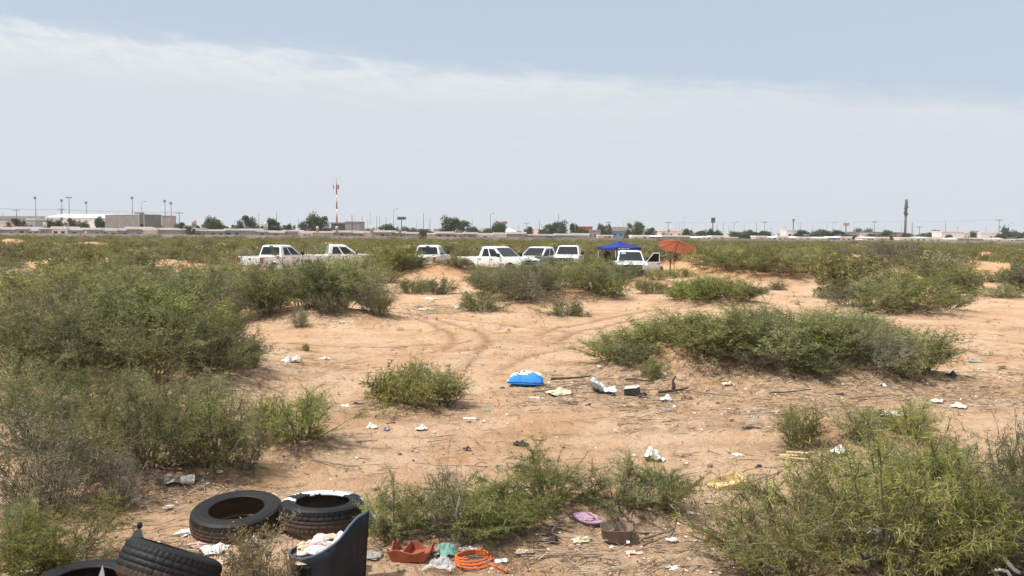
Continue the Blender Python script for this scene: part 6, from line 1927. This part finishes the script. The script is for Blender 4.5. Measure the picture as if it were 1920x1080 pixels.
# trees
def tree_meshes(seed):
    rs = np.random.RandomState(seed)
    cl = []
    for k in range(34):
        a = rs.uniform(0, 6.28); q = rs.rand() ** 0.5; zz = rs.uniform(0.12, 0.97)
        rr = math.sqrt(max(0.05, 1 - ((zz - 0.52) / 0.52) ** 2))
        cl.append((q * rr * math.cos(a) * 0.44 * rs.uniform(.7, 1.15), q * rr * math.sin(a) * 0.44, zz * rs.uniform(.8, .98), rs.uniform(0.08, 0.19)))
    VV = []; FF = []; TT = []; o = 0
    for (x, y, z, r) in cl:
        n = 150
        P = rs.normal(size=(n, 3)); P /= np.linalg.norm(P, axis=1, keepdims=True); P *= (rs.rand(n, 1) ** 0.4) * r
        P += np.array([x, y, z])
        V, F = leaf_quads(P, rs.normal(size=(n, 3)), 0.055 * rs.uniform(.6, 1.4, n), 0.034, rs)
        VV.append(V); FF.append(F + o); o += len(V); TT.append(np.clip(rs.uniform(.15, .8) + rs.normal(size=n) * .15, 0, 1))
    crown = mesh_np('crown', np.concatenate(VV), np.concatenate(FF), M['leaf_tree'], np.concatenate(TT), parent=False)
    paths = [(np.array([[0, 0, -0.05], [0.01, 0, .2], [0.0, .01, .45], [0, 0, .7]]), 0.035, 0.012)]
    for (x, y, z, r) in cl[::2]:
        s = rs.uniform(.15, .4); paths.append((np.array([[0, 0, s], [x * .5, y * .5, (s + z) / 2], [x, y, z]]), 0.015, 0.004))
    V, F = tubes_np(paths, 5)
    trunk = mesh_np('trunk', V, F, M['bark'], parent=False)
    return crown, trunk


TREES = [tree_meshes(s) for s in (201, 202, 203, 204)]
trng = random.Random(8)
TREELIST = []


def tree(px, py, wpx, d, label, squash=1.0):
    x = atd(px, py, d).x; g = hz(x, d); h = zpx(px, py, d) - g; w = wpx / FPX * d
    w *= 1.08 + trng.uniform(-.06, .12); cr, tk = trng.choice(TREES)
    t = empty('tree', (x, d, g), trng.uniform(0, 6.28), label, 'tree', 'trees among the far houses')
    t.scale = (w, w, h / 0.98)
    for me in (cr, tk):
        o = bpy.data.objects.new(me.name, me); col.objects.link(o); o.parent = t
    return t


for q in ((400, 406, 36, 300, 'round bushy tree between the crossarm pole and the wide green tree'), (462, 404, 44, 300, 'wide light green tree with uneven top, left of the dark round tree'), (511, 411, 36, 285, 'dark round tree with the cream roof tank before it'),
          (591, 401, 58, 285, 'tallest dark green tree, just left of the red and white mast'), (725, 421, 46, 300, 'flat dark tree below the dark billboard'), (852, 406, 58, 300, 'broad light tree standing alone in the middle of the town'),
          (936, 415, 34, 320, 'light green tree left of the white peaked tent'), (1044, 414, 46, 300, 'broad tree behind the small trucks, a pole rising from it'), (1074, 419, 34, 302, 'tree joined to the broad one, beside the red warehouse'),
          (1128, 419, 18, 440, 'small pale tree above the blue warehouse'), (1140, 421, 16, 440, 'second small pale tree above the blue warehouse, beside a crossarm pole'), (1192, 417, 40, 340, 'spiky light green tree right of the blue warehouse'),
          (1222, 427, 34, 342, 'low dark tree left of the long cream hall'), (1290, 430, 24, 370, 'small dark tree at the end of the long cream hall'), (1316, 431, 22, 375, 'low tree beside the oval sign'), (1332, 428, 14, 345, 'narrow dark tree under the oval sign'),
          (1378, 433, 22, 380, 'small dark tree right of the oval sign'), (1405, 431, 34, 380, 'dark tree in the line between oval sign and white upper storey'), (1432, 433, 28, 380, 'low dark tree beside the crossarm pole on the right'),
          (1506, 432, 34, 380, 'dark round tree touching the white upper storey house'), (1540, 430, 46, 380, 'widest of the dark round trees left of the orange sign'), (1570, 432, 40, 380, 'dark round tree right beside the orange sign'),
          (1622, 428, 40, 440, 'dark tree crowning the long grey hall'), (1656, 440, 26, 370, 'low dark bush like tree before the grey hall'), (1703, 436, 20, 380, 'dark tree at the foot of the dark mast'), (1733, 438, 34, 380, 'low dark tree right of the dark mast'),
          (1757, 431, 30, 400, 'dark tree touching the bright white block of a house'), (1829, 433, 24, 395, 'dark tree between the two bright white houses'), (1884, 424, 16, 395, 'tall thin dark tree at the end of the bright white low house'), (1902, 432, 30, 395, 'dark tree near the right edge'),
          (1922, 434, 24, 395, 'dark tree cut by the right edge'), (28, 409, 30, 300, 'dark tree before the blue grey warehouse'), (44, 414, 22, 300, 'low dark tree beside the pale blue grey house'), (187, 405, 20, 300, 'dark tree touching the unfinished block house'),
          (107, 411, 20, 300, 'dark round tree before the white warehouse, beside a pole'), (132, 409, 26, 320, 'sparse brownish tree before the white warehouse'), (157, 413, 22, 300, 'green low tree before the white warehouse'), (95, 410, 16, 330, 'small sparse tree before the left end of the white warehouse'),
          (340, 417, 30, 275, 'low green tree under the crossarm pole'), (355, 424, 20, 262, 'light green shrub like tree right behind the wall near the crossarm pole'), (545, 421, 24, 320, 'low tree between the dark round and the tallest tree'), (793, 430, 14, 262, 'small dark tree right behind the wall below a thin pole')):
    tree(*q)


# a second, farther tier: nothing tells these apart at their size
fr_ = random.Random(31)
for k in range(62):
    px = -20 + k * 32 + fr_.uniform(-14, 14)
    if 80 < px < 320 or 1120 < px < 1180: continue
    base = np.interp(px, [0, 500, 1000, 1400, 1920], [426, 429, 434, 440, 444])
    building('low_house', px, px + fr_.uniform(9, 26), base + fr_.uniform(-6.5, 0), fr_.uniform(400, 520), 9, fr_.choice(['wall_white', 'wall_cream', 'wall_white', 'wall_grey', 'wall_bluegrey']), fr_.choice(['roof_white', 'roof_white', 'roof_grey']),
             'pale low house of the tier far behind the row at the wall', 'house', fr_.choice([0, 1]), 0, 0, False, 'pale houses of the farther tier')
for k in range(60):
    px = -10 + k * 33 + fr_.uniform(-18, 18)
    base = np.interp(px, [0, 500, 1000, 1400, 1920], [421, 424, 430, 436, 439])
    tree(px, base + fr_.uniform(-6, 2), fr_.uniform(14, 40), fr_.uniform(340, 470), 'small dark tree of the tier far behind the row at the wall')


# masts, poles, signs
def thin(name, px, py, d, r, m, label, cat, group=None, arms=(), head=None, r1=None):
    x = atd(px, py, d).x; g = hz(x, d); h = zpx(px, py, d) - g
    t = empty(name, (x, d, g), 0, label, cat, group)
    MB().tube([(0, 0, -0.3), (0, 0, h)], [r, r1 or r * 0.7], 8).build('pole', M[m], t)
    for (dz, half) in arms:
        MB().box(-half, half, -0.09, 0.09, h - dz - 0.09, h - dz + 0.09).build('crossarm', M[m], t)
        for s in (-0.9, -0.45, 0.45, 0.9):
            MB().lathe([(0.0, 0), (0.07, 0.02), (0.09, 0.14), (0.04, 0.24), (0, 0.26)], 8, Matrix.Translation((s * half, 0, h - dz + 0.092))).build('insulator', M['concrete'], t)
    if head == 'flood':
        b = MB(); b.box(-0.75, 0.75, -0.25, 0.25, h - 0.5, h - 0.35); b.build('bracket', M[m], t)
        for i in range(3):
            for zz in (-0.95, -0.15):
                MB().box(-0.72 + i * 0.5, -0.28 + i * 0.5, -0.35, -0.1, h + zz, h + zz + 0.45).build('floodlight', M['steel_dark'], t)
    if head == 'ring':
        b = MB(); b.lathe([(1.25, -0.08), (1.4, 0), (1.25, 0.08), (1.1, 0)], 20, Matrix.Translation((0, 0, h - 0.2)), closed=True); b.box(-1.2, 1.2, -0.06, 0.06, h - 0.26, h - 0.14); b.build('bracket', M[m], t)
        for i in range(6):
            a = math.pi / 3 * i
            MB().box(-0.25, 0.25, -0.2, 0.2, -0.5, 0.2, Matrix.Translation((1.35 * math.cos(a), 1.35 * math.sin(a), h - 0.3))).build('floodlight', M['steel_dark'], t)
    if head == 'lamp':
        MB().tube([(0, 0, h - 0.1), (0.5, 0, h + 0.35), (1.5, 0, h + 0.55)], 0.07, 6).build('arm', M[m], t)
        MB().box(1.3, 2.0, -0.15, 0.15, h + 0.45, h + 0.62).build('lamp_head', M['steel_dark'], t)
    if head == 'transformer':
        MB().lathe([(0, 0), (0.35, 0), (0.35, 0.9), (0.2, 1.0), (0, 1.0)], 10, Matrix.Translation((0.45, 0, h - 4.2))).build('transformer', M['steel'], t)
    return t, h


for (px, py, hd, lb) in ((66, 370, 'flood', 'floodlight mast over the blue grey warehouse'), (115.5, 375, 'flood', 'floodlight mast behind the transformer pole'), (129, 369, 'ring', 'floodlight mast with a round ring of lamps'), (161.5, 379, 'flood', 'shortest floodlight mast, over the white warehouse'),
                         (247.5, 370, 'flood', 'floodlight mast rising behind the unfinished block house'), (309, 376, 'flood', 'floodlight mast behind the narrow pinkish building'), (320.5, 380, 'flood', 'floodlight mast right of the narrow pinkish building')):
    thin('floodlight_mast', px, py, 470, 0.32, 'pole_blue', lb, 'floodlight mast', 'blue floodlight masts', head=hd, r1=0.2)
for (px, py, d, hd, lb) in ((336, 397, 290, None, 'crossarm power pole between the narrow pinkish building and the first round tree'), (114, 391, 300, 'transformer', 'power pole with crossarm before the white warehouse'), (30.5, 392, 330, None, 'power pole with crossarm at the left edge over the blue grey warehouse'),
                        (1253, 415.5, 340, 'transformer', 'power pole with crossarm before the long cream hall'), (1434, 415, 390, None, 'power pole with a wide crossarm over the dark tree line'), (1640, 414.5, 390, None, 'power pole with crossarm over the long grey hall'),
                        (1874, 411, 385, 'transformer', 'power pole with crossarm at the bright white low house'), (1141, 415.5, 430, None, 'power pole with crossarm beside the two small pale trees'), (987, 417, 430, None, 'power pole with crossarm behind the orange yellow shop'), (1724, 424, 420, None, 'low power pole with crossarm right of the dark mast')):
    thin('power_pole', px, py, d, 0.17, 'pole_wood', lb, 'power pole', 'power poles with crossarms', arms=((0.5, 1.5),), head=hd)
for (px, py, d, m, hd, lb) in ((265, 380, 300, 'steel', 'lamp', 'pole with two arms over the unfinished block house'), (518.5, 397, 310, 'pole_wood', None, 'plain pole above the dark round tree'), (485, 400, 420, 'pole_wood', None, 'thin pole over the wide light green tree'),
                               (679, 405, 340, 'pole_wood', None, 'plain pole at the end of the plain grey upper storey'), (694, 397, 420, 'steel', None, 'thin grey pole right of the plain grey upper storey'), (706, 405, 420, 'pole_wood', None, 'first of two close thin poles left of the curved lamp'), (711.5, 406, 430, 'pole_wood', None, 'second of two close thin poles left of the curved lamp'),
                               (724, 407, 380, 'pole_wood', None, 'dark pole above the flat dark tree'), (738, 394, 360, 'steel', 'lamp', 'street lamp with curved arm left of the dark billboard'), (794, 400, 340, 'pole_wood', None, 'plain dark pole between the billboard and the broad light tree'), (806, 408, 380, 'pole_wood', None, 'shorter pole right of the plain dark one'),
                               (829, 418, 420, 'steel', None, 'faint low pole left of the broad light tree'), (886, 412, 430, 'steel', None, 'faint thin pole right of the broad light tree'), (919.5, 402, 380, 'pole_wood', 'lamp', 'dark street lamp left of the light green tree by the tent'), (1011.5, 412, 360, 'pole_wood', None, 'dark pole left of the broad tree'), (1047, 401, 300, 'pole_wood', None, 'pole rising out of the broad tree'),
                               (1078.5, 416, 300, 'steel', None, 'thin pale pole before the red warehouse'), (1180, 414, 420, 'steel', None, 'faint pole over the tan warehouse'), (1206, 418, 420, 'steel', None, 'faint pole over the spiky tree'), (1284, 398, 600, 'steel', None, 'faint tall antenna over the long cream hall'),
                               (1356, 418, 400, 'pole_wood', None, 'dark pole right of the oval sign'), (1376.5, 417, 420, 'steel', 'lamp', 'street lamp over the small dark tree'), (1397, 421, 420, 'steel', None, 'faint pole in the dark tree line'), (1419, 417, 390, 'pole_wood', None, 'plain pole left of the wide crossarm'), (1446, 423, 430, 'steel', None, 'faint pole right of the wide crossarm'),
                               (1474, 424, 400, 'pole_wood', None, 'short pole at the white upper storey house'), (1500.5, 417, 420, 'pole_wood', None, 'plain pole right of the white upper storey house'), (1524, 418, 420, 'steel', None, 'grey pole over the dark round trees'), (1551, 419, 440, 'steel', None, 'faint pole over the widest dark round tree'), (1561, 418, 420, 'steel', 'lamp', 'street lamp left of the orange sign'),
                               (1710.5, 417, 400, 'pole_wood', None, 'pole close on the right of the dark mast'), (1773.5, 415, 400, 'pole_wood', None, 'pole over the bright white block of a house'), (1796, 424, 420, 'pole_wood', None, 'short pole behind the bright white block of a house'), (1849, 424, 430, 'steel', None, 'faint pole over the bright white low house'), (1892, 420, 420, 'steel', 'lamp', 'street lamp by the tall thin dark tree'),
                               (5, 398, 420, 'steel', None, 'thin pole at the left edge'), (440, 412, 420, 'steel', None, 'faint pole left of the wide light green tree'), (385, 406, 420, 'steel', None, 'faint pole over the first round tree'), (560, 409, 420, 'steel', None, 'faint pole left of the tallest tree'), (660, 403, 300, 'steel_dark', None, 'short dark vent pole on the plain grey upper storey')):
    thin('lamp_post' if hd == 'lamp' else 'utility_pole', px, py, d, 0.15, m, lb, 'street lamp' if hd == 'lamp' else 'pole', 'poles among the far houses', head=hd)

# red and white telecom mast
x = atd(631.5, 400, 450).x; g = hz(x, 450); h = zpx(631.5, 337, 450) - g
t = empty('telecom_mast', (x, 450, g), 0, 'tall red and white banded telecom mast with antennas at its top', 'telecom mast')
bands = 7; hh = h * 0.86
for i in range(bands):
    z0 = hh * i / bands; z1 = hh * (i + 1) / bands
    MB().tube([(0, 0, z0), (0, 0, z1)], [0.56 - 0.035 * i, 0.56 - 0.035 * (i + 1)], 12).build('mast_band', M['tower_red' if i % 2 == 0 else 'tower_white'], t)
MB().lathe([(0.2, hh - 0.1), (1.5, hh - 0.1), (1.5, hh), (0.2, hh)], 18, closed=True).build('platform', M['tower_red'], t)
for i in range(6):
    a = math.pi / 3 * i + 0.3
    px_, py_ = 1.75 * math.cos(a), 1.75 * math.sin(a)
    an = MB().box(-0.2, 0.2, -0.12, 0.12, -1.1, 1.3, Matrix.Translation((px_, py_, hh + 0.4))); an.build('antenna', M['tower_red' if i % 2 else 'roof_sheet'], t)
MB().lathe([(0.9, hh + 0.9), (1.0, hh + 0.9), (1.0, hh + 1.0), (0.9, hh + 1.0)], 16, closed=True).build('railing', M['tower_red'], t)
MB().tube([(0, 0, hh), (0, 0, hh + (h - hh) * 0.55)], 0.3, 8).build('upper_pole', M['tower_red'], t)
MB().tube([(0, 0, hh), (0, 0, h + 1.2)], 0.09, 6).build('whip', M['steel'], t)
# dark mast at the right
x = atd(1698.5, 400, 480).x; g = hz(x, 480); h = zpx(1698.5, 374, 480) - g
t = empty('telecom_mast', (x, 480, g), 0, 'tall dark telecom mast with a thick upper part, alone on the right', 'telecom mast')
MB().tube([(0, 0, -0.3), (0, 0, h * 0.62)], [0.75, 0.62], 12).build('shaft', M['steel_dark'], t)
MB().tube([(0, 0, h * 0.62), (0, 0, h)], [0.85, 0.75], 12).build('upper_sleeve', M['steel_dark'], t)
for i in range(9):
    a = i * 2.4; z = h * (0.66 + 0.033 * i)
    MB().box(0.7, 1.25, -0.14, 0.14, -0.6, 0.6, Matrix.Translation((0, 0, z)) @ Matrix.Rotation(a, 4, 'Z')).build('antenna', M['steel_dark'], t)


def sign(name, px, top, bot, halfpx, d, m, label, shape='box', poletop=None):
    x = atd(px, top, d).x; g = hz(x, d); z1 = zpx(px, top, d) - g; z0 = zpx(px, bot, d) - g; w = halfpx / FPX * d
    t = empty(name, (x, d, g), 0, label, 'sign')
    MB().tube([(0, 0, -0.3), (0, 0, z1 - 0.2)], 0.28, 8).build('pole', M['steel_dark'], t)
    if shape == 'box': MB().box(-w, w, -0.35, -0.29, z0, z1).build('board', M[m], t, 0.05, 1)
    else:
        mm = MB(); n = 24; c = (z0 + z1) / 2; hh = (z1 - z0) / 2
        mm.add([(w * math.cos(6.283 * k / n), -0.4, c + hh * math.sin(6.283 * k / n)) for k in range(n)] + [(w * math.cos(6.283 * k / n), 0.4, c + hh * math.sin(6.283 * k / n)) for k in range(n)],
               [list(range(n)), list(range(2 * n - 1, n - 1, -1))] + [(k, k + n, (k + 1) % n + n, (k + 1) % n) for k in range(n)])
        mm.build('board', M[m], t)
    return t


sign('billboard', 753, 406.5, 412, 8, 480, 'steel_dark', 'dark wide billboard on a post, right of the curved street lamp')
sign('oval_sign', 1337, 408, 417.5, 3.8, 430, 'steel_dark', 'dark oval sign on a tall post')
s_ = sign('pole_sign', 1586.5, 418, 423, 5.5, 430, 'wall_orange', 'orange sign on a post left of the long grey hall')
MB().box(-1.0, 1.0, -0.42, -0.36, 3.2, 4.2).build('lower_board', M['wall_orange'], s_)
sign('pole_sign', 1488, 410, 415, 2.6, 480, 'steel', 'small grey sign on a thin post over the white upper storey house', 'oval')
sign('pole_sign', 947, 415, 420, 4, 420, 'wall_red', 'red sign half hidden by the light green tree at the tent')


for k in range(34):
    px = fr_.uniform(330, 1910); base = np.interp(px, [330, 1000, 1920], [410, 417, 421])
    thin('utility_pole', px, base + fr_.uniform(-4, 7), fr_.uniform(430, 560), 0.12, fr_.choice(['steel', 'pole_wood']), 'thin faint pole far behind the low houses', 'pole', 'faint poles of the farther tier')


# power lines
def wire(pts, d, label):
    P = []
    for (x0, y0), (x1, y1) in zip(pts[:-1], pts[1:]):
        for k in range(12):
            u = k / 12; q = atd(x0 + (x1 - x0) * u, y0 + (y1 - y0) * u + 1.6 * math.sin(math.pi * u), d); P.append(q)
    P.append(atd(*pts[-1], d))
    o = MB().tube([p - P[0] for p in P], 0.022, 4).build('power_line', M['steel_dark']); o.location = P[0]
    tag(o, label, 'power line')


wire([(-30, 388.5), (114, 392), (336, 398)], 300, 'upper power line from the left edge to the crossarm pole')
wire([(-30, 390), (114, 393.5), (336, 399.5)], 300.6, 'lower power line running just under the upper one')
wire([(1253, 416), (1434, 416), (1640, 415.5), (1874, 412)], 388, 'long thin power line over the right half of the town')
# ------------------------------------------------------------------ sky, sun, air
SUN_EL = 61.0
SUN_DIR = Vector((-0.91, -0.34, 0)).normalized() * math.cos(R(SUN_EL)) + Vector((0, 0, math.sin(R(SUN_EL))))
w = bpy.data.worlds.new('World'); scene.world = w; w.use_nodes = True
nt = w.node_tree; N = nt.nodes; L = nt.links; N.clear()
out = N.new('ShaderNodeOutputWorld'); bg = N.new('ShaderNodeBackground'); L.new(bg.outputs[0], out.inputs[0])
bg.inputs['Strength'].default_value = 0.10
sky = N.new('ShaderNodeTexSky'); sky.sky_type = 'NISHITA'; sky.sun_disc = False
sky.sun_elevation = R(SUN_EL); sky.sun_rotation = math.atan2(SUN_DIR.x, SUN_DIR.y) % (2 * math.pi)
sky.air_density = 1.0; sky.dust_density = 2.0; sky.ozone_density = 1.0; sky.altitude = 1100
tc = N.new('ShaderNodeTexCoord')
sp = N.new('ShaderNodeSeparateXYZ'); L.new(tc.outputs['Generated'], sp.inputs[0])


def mth(op, a, b=None, c=None):
    n = N.new('ShaderNodeMath'); n.operation = op
    for i, v in enumerate((a, b, c)):
        if v is None: continue
        if isinstance(v, (int, float)): n.inputs[i].default_value = v
        else: L.new(v, n.inputs[i])
    return n.outputs[0]


def mrange(v, a, b, c=0.0, d=1.0, smooth=True):
    n = N.new('ShaderNodeMapRange'); n.interpolation_type = 'SMOOTHSTEP' if smooth else 'LINEAR'
    for i, x in zip((1, 2, 3, 4), (a, b, c, d)): n.inputs[i].default_value = x
    L.new(v, n.inputs[0]); return n.outputs[0]


az = mth('ARCTAN2', sp.outputs['X'], sp.outputs['Y'])          # 0 straight ahead
el = mth('ARCSINE', sp.outputs['Z'])
# stretched noise in azimuth and elevation
cb = N.new('ShaderNodeCombineXYZ'); L.new(mth('MULTIPLY', az, 2.2), cb.inputs[0])
L.new(mth('MULTIPLY_ADD', el, 14.0, mth('MULTIPLY', az, 1.6)), cb.inputs[1])
nz = N.new('ShaderNodeTexNoise'); nz.inputs['Scale'].default_value = 3.0; nz.inputs['Detail'].default_value = 8; nz.inputs['Roughness'].default_value = 0.62; nz.inputs['Distortion'].default_value = 0.3
L.new(cb.outputs[0], nz.inputs['Vector'])
cb2 = N.new('ShaderNodeCombineXYZ'); L.new(mth('MULTIPLY', az, 9.0), cb2.inputs[0]); L.new(mth('MULTIPLY_ADD', el, 34.0, mth('MULTIPLY', az, 4.0)), cb2.inputs[1])
nf = N.new('ShaderNodeTexNoise'); nf.inputs['Scale'].default_value = 2.2; nf.inputs['Detail'].default_value = 7; nf.inputs['Roughness'].default_value = 0.6; nf.inputs['Distortion'].default_value = 0.6
L.new(cb2.outputs[0], nf.inputs['Vector'])
# upper edge of the cloud sheet: falls from the left to the right
edge = mth('SUBTRACT', mth('MULTIPLY_ADD', az, -0.065, 0.199), mth('MULTIPLY', mth('MULTIPLY', az, az), 0.0587))
dd = mth('SUBTRACT', edge, el)
dd = mth('ADD', dd, mth('MULTIPLY_ADD', nz.outputs['Fac'], 0.036, -0.018))
dd = mth('ADD', dd, mth('MULTIPLY_ADD', nf.outputs['Fac'], 0.026, -0.013))
sheet_ = mrange(dd, -0.014, 0.020)
rim = mth('MULTIPLY', mrange(dd, -0.004, 0.005), mrange(dd, 0.004, 0.07, 1.0, 0.0))
rimside = mrange(az, -0.35, 0.45, 1.0, 0.05)
rim = mth('MULTIPLY', rim, rimside)
rim = mth('MULTIPLY', rim, mrange(nf.outputs['Fac'], 0.32, 0.64, 0.12, 1.15))


def mixc(f, a, b):
    x = N.new('ShaderNodeMix'); x.data_type = 'RGBA'
    for s, v in ((0, f), (6, a), (7, b)):
        if isinstance(v, tuple): x.inputs[s].default_value = (v[0], v[1], v[2], 1)
        elif isinstance(v, float): x.inputs[s].default_value = v
        else: L.new(v, x.inputs[s])
    return x.outputs[2]


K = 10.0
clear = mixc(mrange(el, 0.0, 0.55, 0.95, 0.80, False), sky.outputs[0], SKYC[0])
lowhaze = mixc(mrange(el, 0.0, 0.12), SKYC[3], SKYC[1])
streak = mth('MULTIPLY', mrange(nz.outputs['Fac'], 0.45, 0.68), mrange(el, 0.05, 0.17, 0.0, 0.30))
lowhaze = mixc(streak, lowhaze, SKYC[2])
cl = mixc(rim, lowhaze, SKYC[2])
clear = mixc(mrange(el, 0.36, 0.75, 0.0, 0.85), clear, (7.3, 7.6, 7.9))  # unseen bright cloud overhead, added to fill the shadows
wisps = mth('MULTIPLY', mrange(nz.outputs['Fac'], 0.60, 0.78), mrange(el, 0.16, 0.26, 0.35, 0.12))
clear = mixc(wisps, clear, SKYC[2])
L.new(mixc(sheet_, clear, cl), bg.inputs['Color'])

sl = bpy.data.lights.new('sun', 'SUN'); sl.energy = 4.2; sl.angle = R(0.5); sl.color = (1.0, 0.955, 0.88)
so_ = bpy.data.objects.new('sun', sl); col.objects.link(so_)
so_.rotation_euler = (-SUN_DIR).to_track_quat('-Z', 'Y').to_euler()
so_.location = SUN_DIR * 50

if HAZE:
    hm = MB().box(-1850, 1850, -60, 1850, -4.5, 60).build('haze', bpy.data.materials.new('haze_air'))
    m_ = hm.data.materials[0]; m_.use_nodes = True; m_.node_tree.nodes.clear()
    o_ = m_.node_tree.nodes.new('ShaderNodeOutputMaterial'); v_ = m_.node_tree.nodes.new('ShaderNodeVolumePrincipled')
    v_.inputs['Color'].default_value = (0.88, 0.92, 1.0, 1); v_.inputs['Density'].default_value = HAZE; v_.inputs['Anisotropy'].default_value = 0.0
    m_.node_tree.links.new(v_.outputs[0], o_.inputs['Volume'])
    tag(hm, 'thin pale air between the near scrub and the far town', 'haze', None, 'stuff')

scene.view_settings.view_transform = 'Standard'
scene.view_settings.look = 'None'
scene.view_settings.exposure = EXPO
scene.view_settings.gamma = 1
scene.cycles.max_bounces = 6
scene.cycles.diffuse_bounces = 3
scene.cycles.transparent_max_bounces = 8
scene.cycles.volume_bounces = 0
scene.cycles.use_denoising = True
# ------------------------------------------------------------------ labels of the bushes and houses that have none yet
LAND = [(215, 600, "big dark bush mass"), (570, 560, "sand bank"), (1200, 655, "long hummock's left end"), (1440, 660, "long hummock's middle"), (1680, 670, "long hummock's right end"),
        (1000, 540, "round hummock"), (1690, 550, "large round bush group"), (1345, 550, "bare ground past ruts"), (820, 510, 'bare sand hump'),
        (745, 495, "gap left of the hump"), (510, 480, "red lamp truck"), (945, 485, 'crew cab truck'), (1157, 465, 'blue canopy'), (1268, 480, 'orange umbrella'), (1205, 490, "open door truck"),
        (1450, 505, "ridge right of umbrella"), (1600, 490, "high white bag"), (1850, 500, "right red sand"), (60, 510, "left red sand"), (145, 490, "dark rubbish"),
        (325, 500, "small red sand patch"), (250, 447, 'unfinished block house'), (631, 447, 'red and white mast'), (850, 447, 'broad light tree'), (1698, 455, 'dark mast'), (1786, 455, "bright white house"), (1540, 455, 'dark round trees'), (1337, 450, 'oval sign'),
        (410, 545, "right flank of big mass"), (120, 540, "top of big mass"), (960, 500, "crew cab truck"), (1080, 490, "small trucks"), (1790, 570, "right hand track")]
TONE = {'olive': 'olive green rounded', 'upright': 'green upright', 'grey': 'grey brown', 'low': 'bright green low', 'far': 'dull olive', 'mesquite': 'bright feathery', 'dead': 'bare grey', 'weed': 'straw coloured'}
ORD = ['first', 'second', 'third', 'fourth', 'fifth', 'sixth', 'seventh', 'eighth', 'ninth', 'tenth', 'eleventh', 'twelfth']
buckets = {}
for root, px, py, y, w, kind in SHRUBS:
    if 'label' in root: continue
    cx = px; cy = py - 25 * 10 / max(y, 10)
    lx, ly, nm = min(LAND, key=lambda q: (q[0] - cx) ** 2 + ((q[1] - cy) * 2.2) ** 2)
    wp = w * FPX / y
    if nm.startswith(('big dark', 'right flank', 'top of', 'long hummock', 'round hummock', 'sand bank', 'large round', 'ridge right')): rel = 'on the' if abs(cx - lx) < 170 else 'by the'
    elif cy > ly + 9: rel = 'in front of the'
    elif cy < ly - 9: rel = 'behind the'
    elif cx < lx: rel = 'left of the'
    else: rel = 'right of the'
    buckets.setdefault((TONE[kind], rel, nm), []).append((cx, root))
for (tone, rel, nm), L_ in buckets.items():
    L_.sort(key=lambda q: q[0])
    for i, (cx, root) in enumerate(L_):
        b = f'{tone} bush {rel} {nm}'
        if len(L_) > 1: b = f'{ORD[min(i, 11)]} from left of the {tone} bushes {rel} {nm}' if len(L_) > 2 else f'{("left", "right")[i]} one of two {tone} bushes {rel} {nm}'
        root['label'] = b; root['group'] = 'bushes of the open scrub'
HL = [(20, 'blue grey warehouse'), (140, 'white warehouse'), (250, 'unfinished block house'), (336, 'crossarm pole'), (400, 'first round tree'), (462, 'wide light green tree'), (511, 'dark round tree'), (591, 'tallest tree'), (631, 'red and white mast'), (662, 'plain grey upper storey'), (753, 'dark billboard'),
      (852, 'broad light tree'), (957, 'white peaked tent'), (992, 'orange yellow shop'), (1050, 'broad tree'), (1148, 'blue warehouse'), (1192, 'spiky tree'), (1258, 'long cream hall'), (1337, 'oval sign'), (1434, 'wide crossarm pole'), (1487, 'white upper storey house'), (1545, 'dark round trees'), (1620, 'long grey hall'),
      (1698, 'dark mast'), (1786, "bright white house"), (1858, 'bright white low house')]
buckets = {}
for t, px, cn, row in HOUSES:
    lx, nm = min(HL, key=lambda q: abs(q[0] - px))
    side = 'below' if abs(px - lx) < 14 else ('just left of' if px < lx else 'just right of')
    buckets.setdefault((cn, side, nm), []).append((px, t))
for (cn, side, nm), L_ in buckets.items():
    L_.sort(key=lambda q: q[0])
    for i, (px, t) in enumerate(L_):
        b = f'low {cn} house behind the wall, {side} the {nm}'
        if len(L_) > 1: b = f'{ORD[i]} low {cn} house from left {side} the {nm}'
        t['label'] = b
bpy.context.view_layer.update()
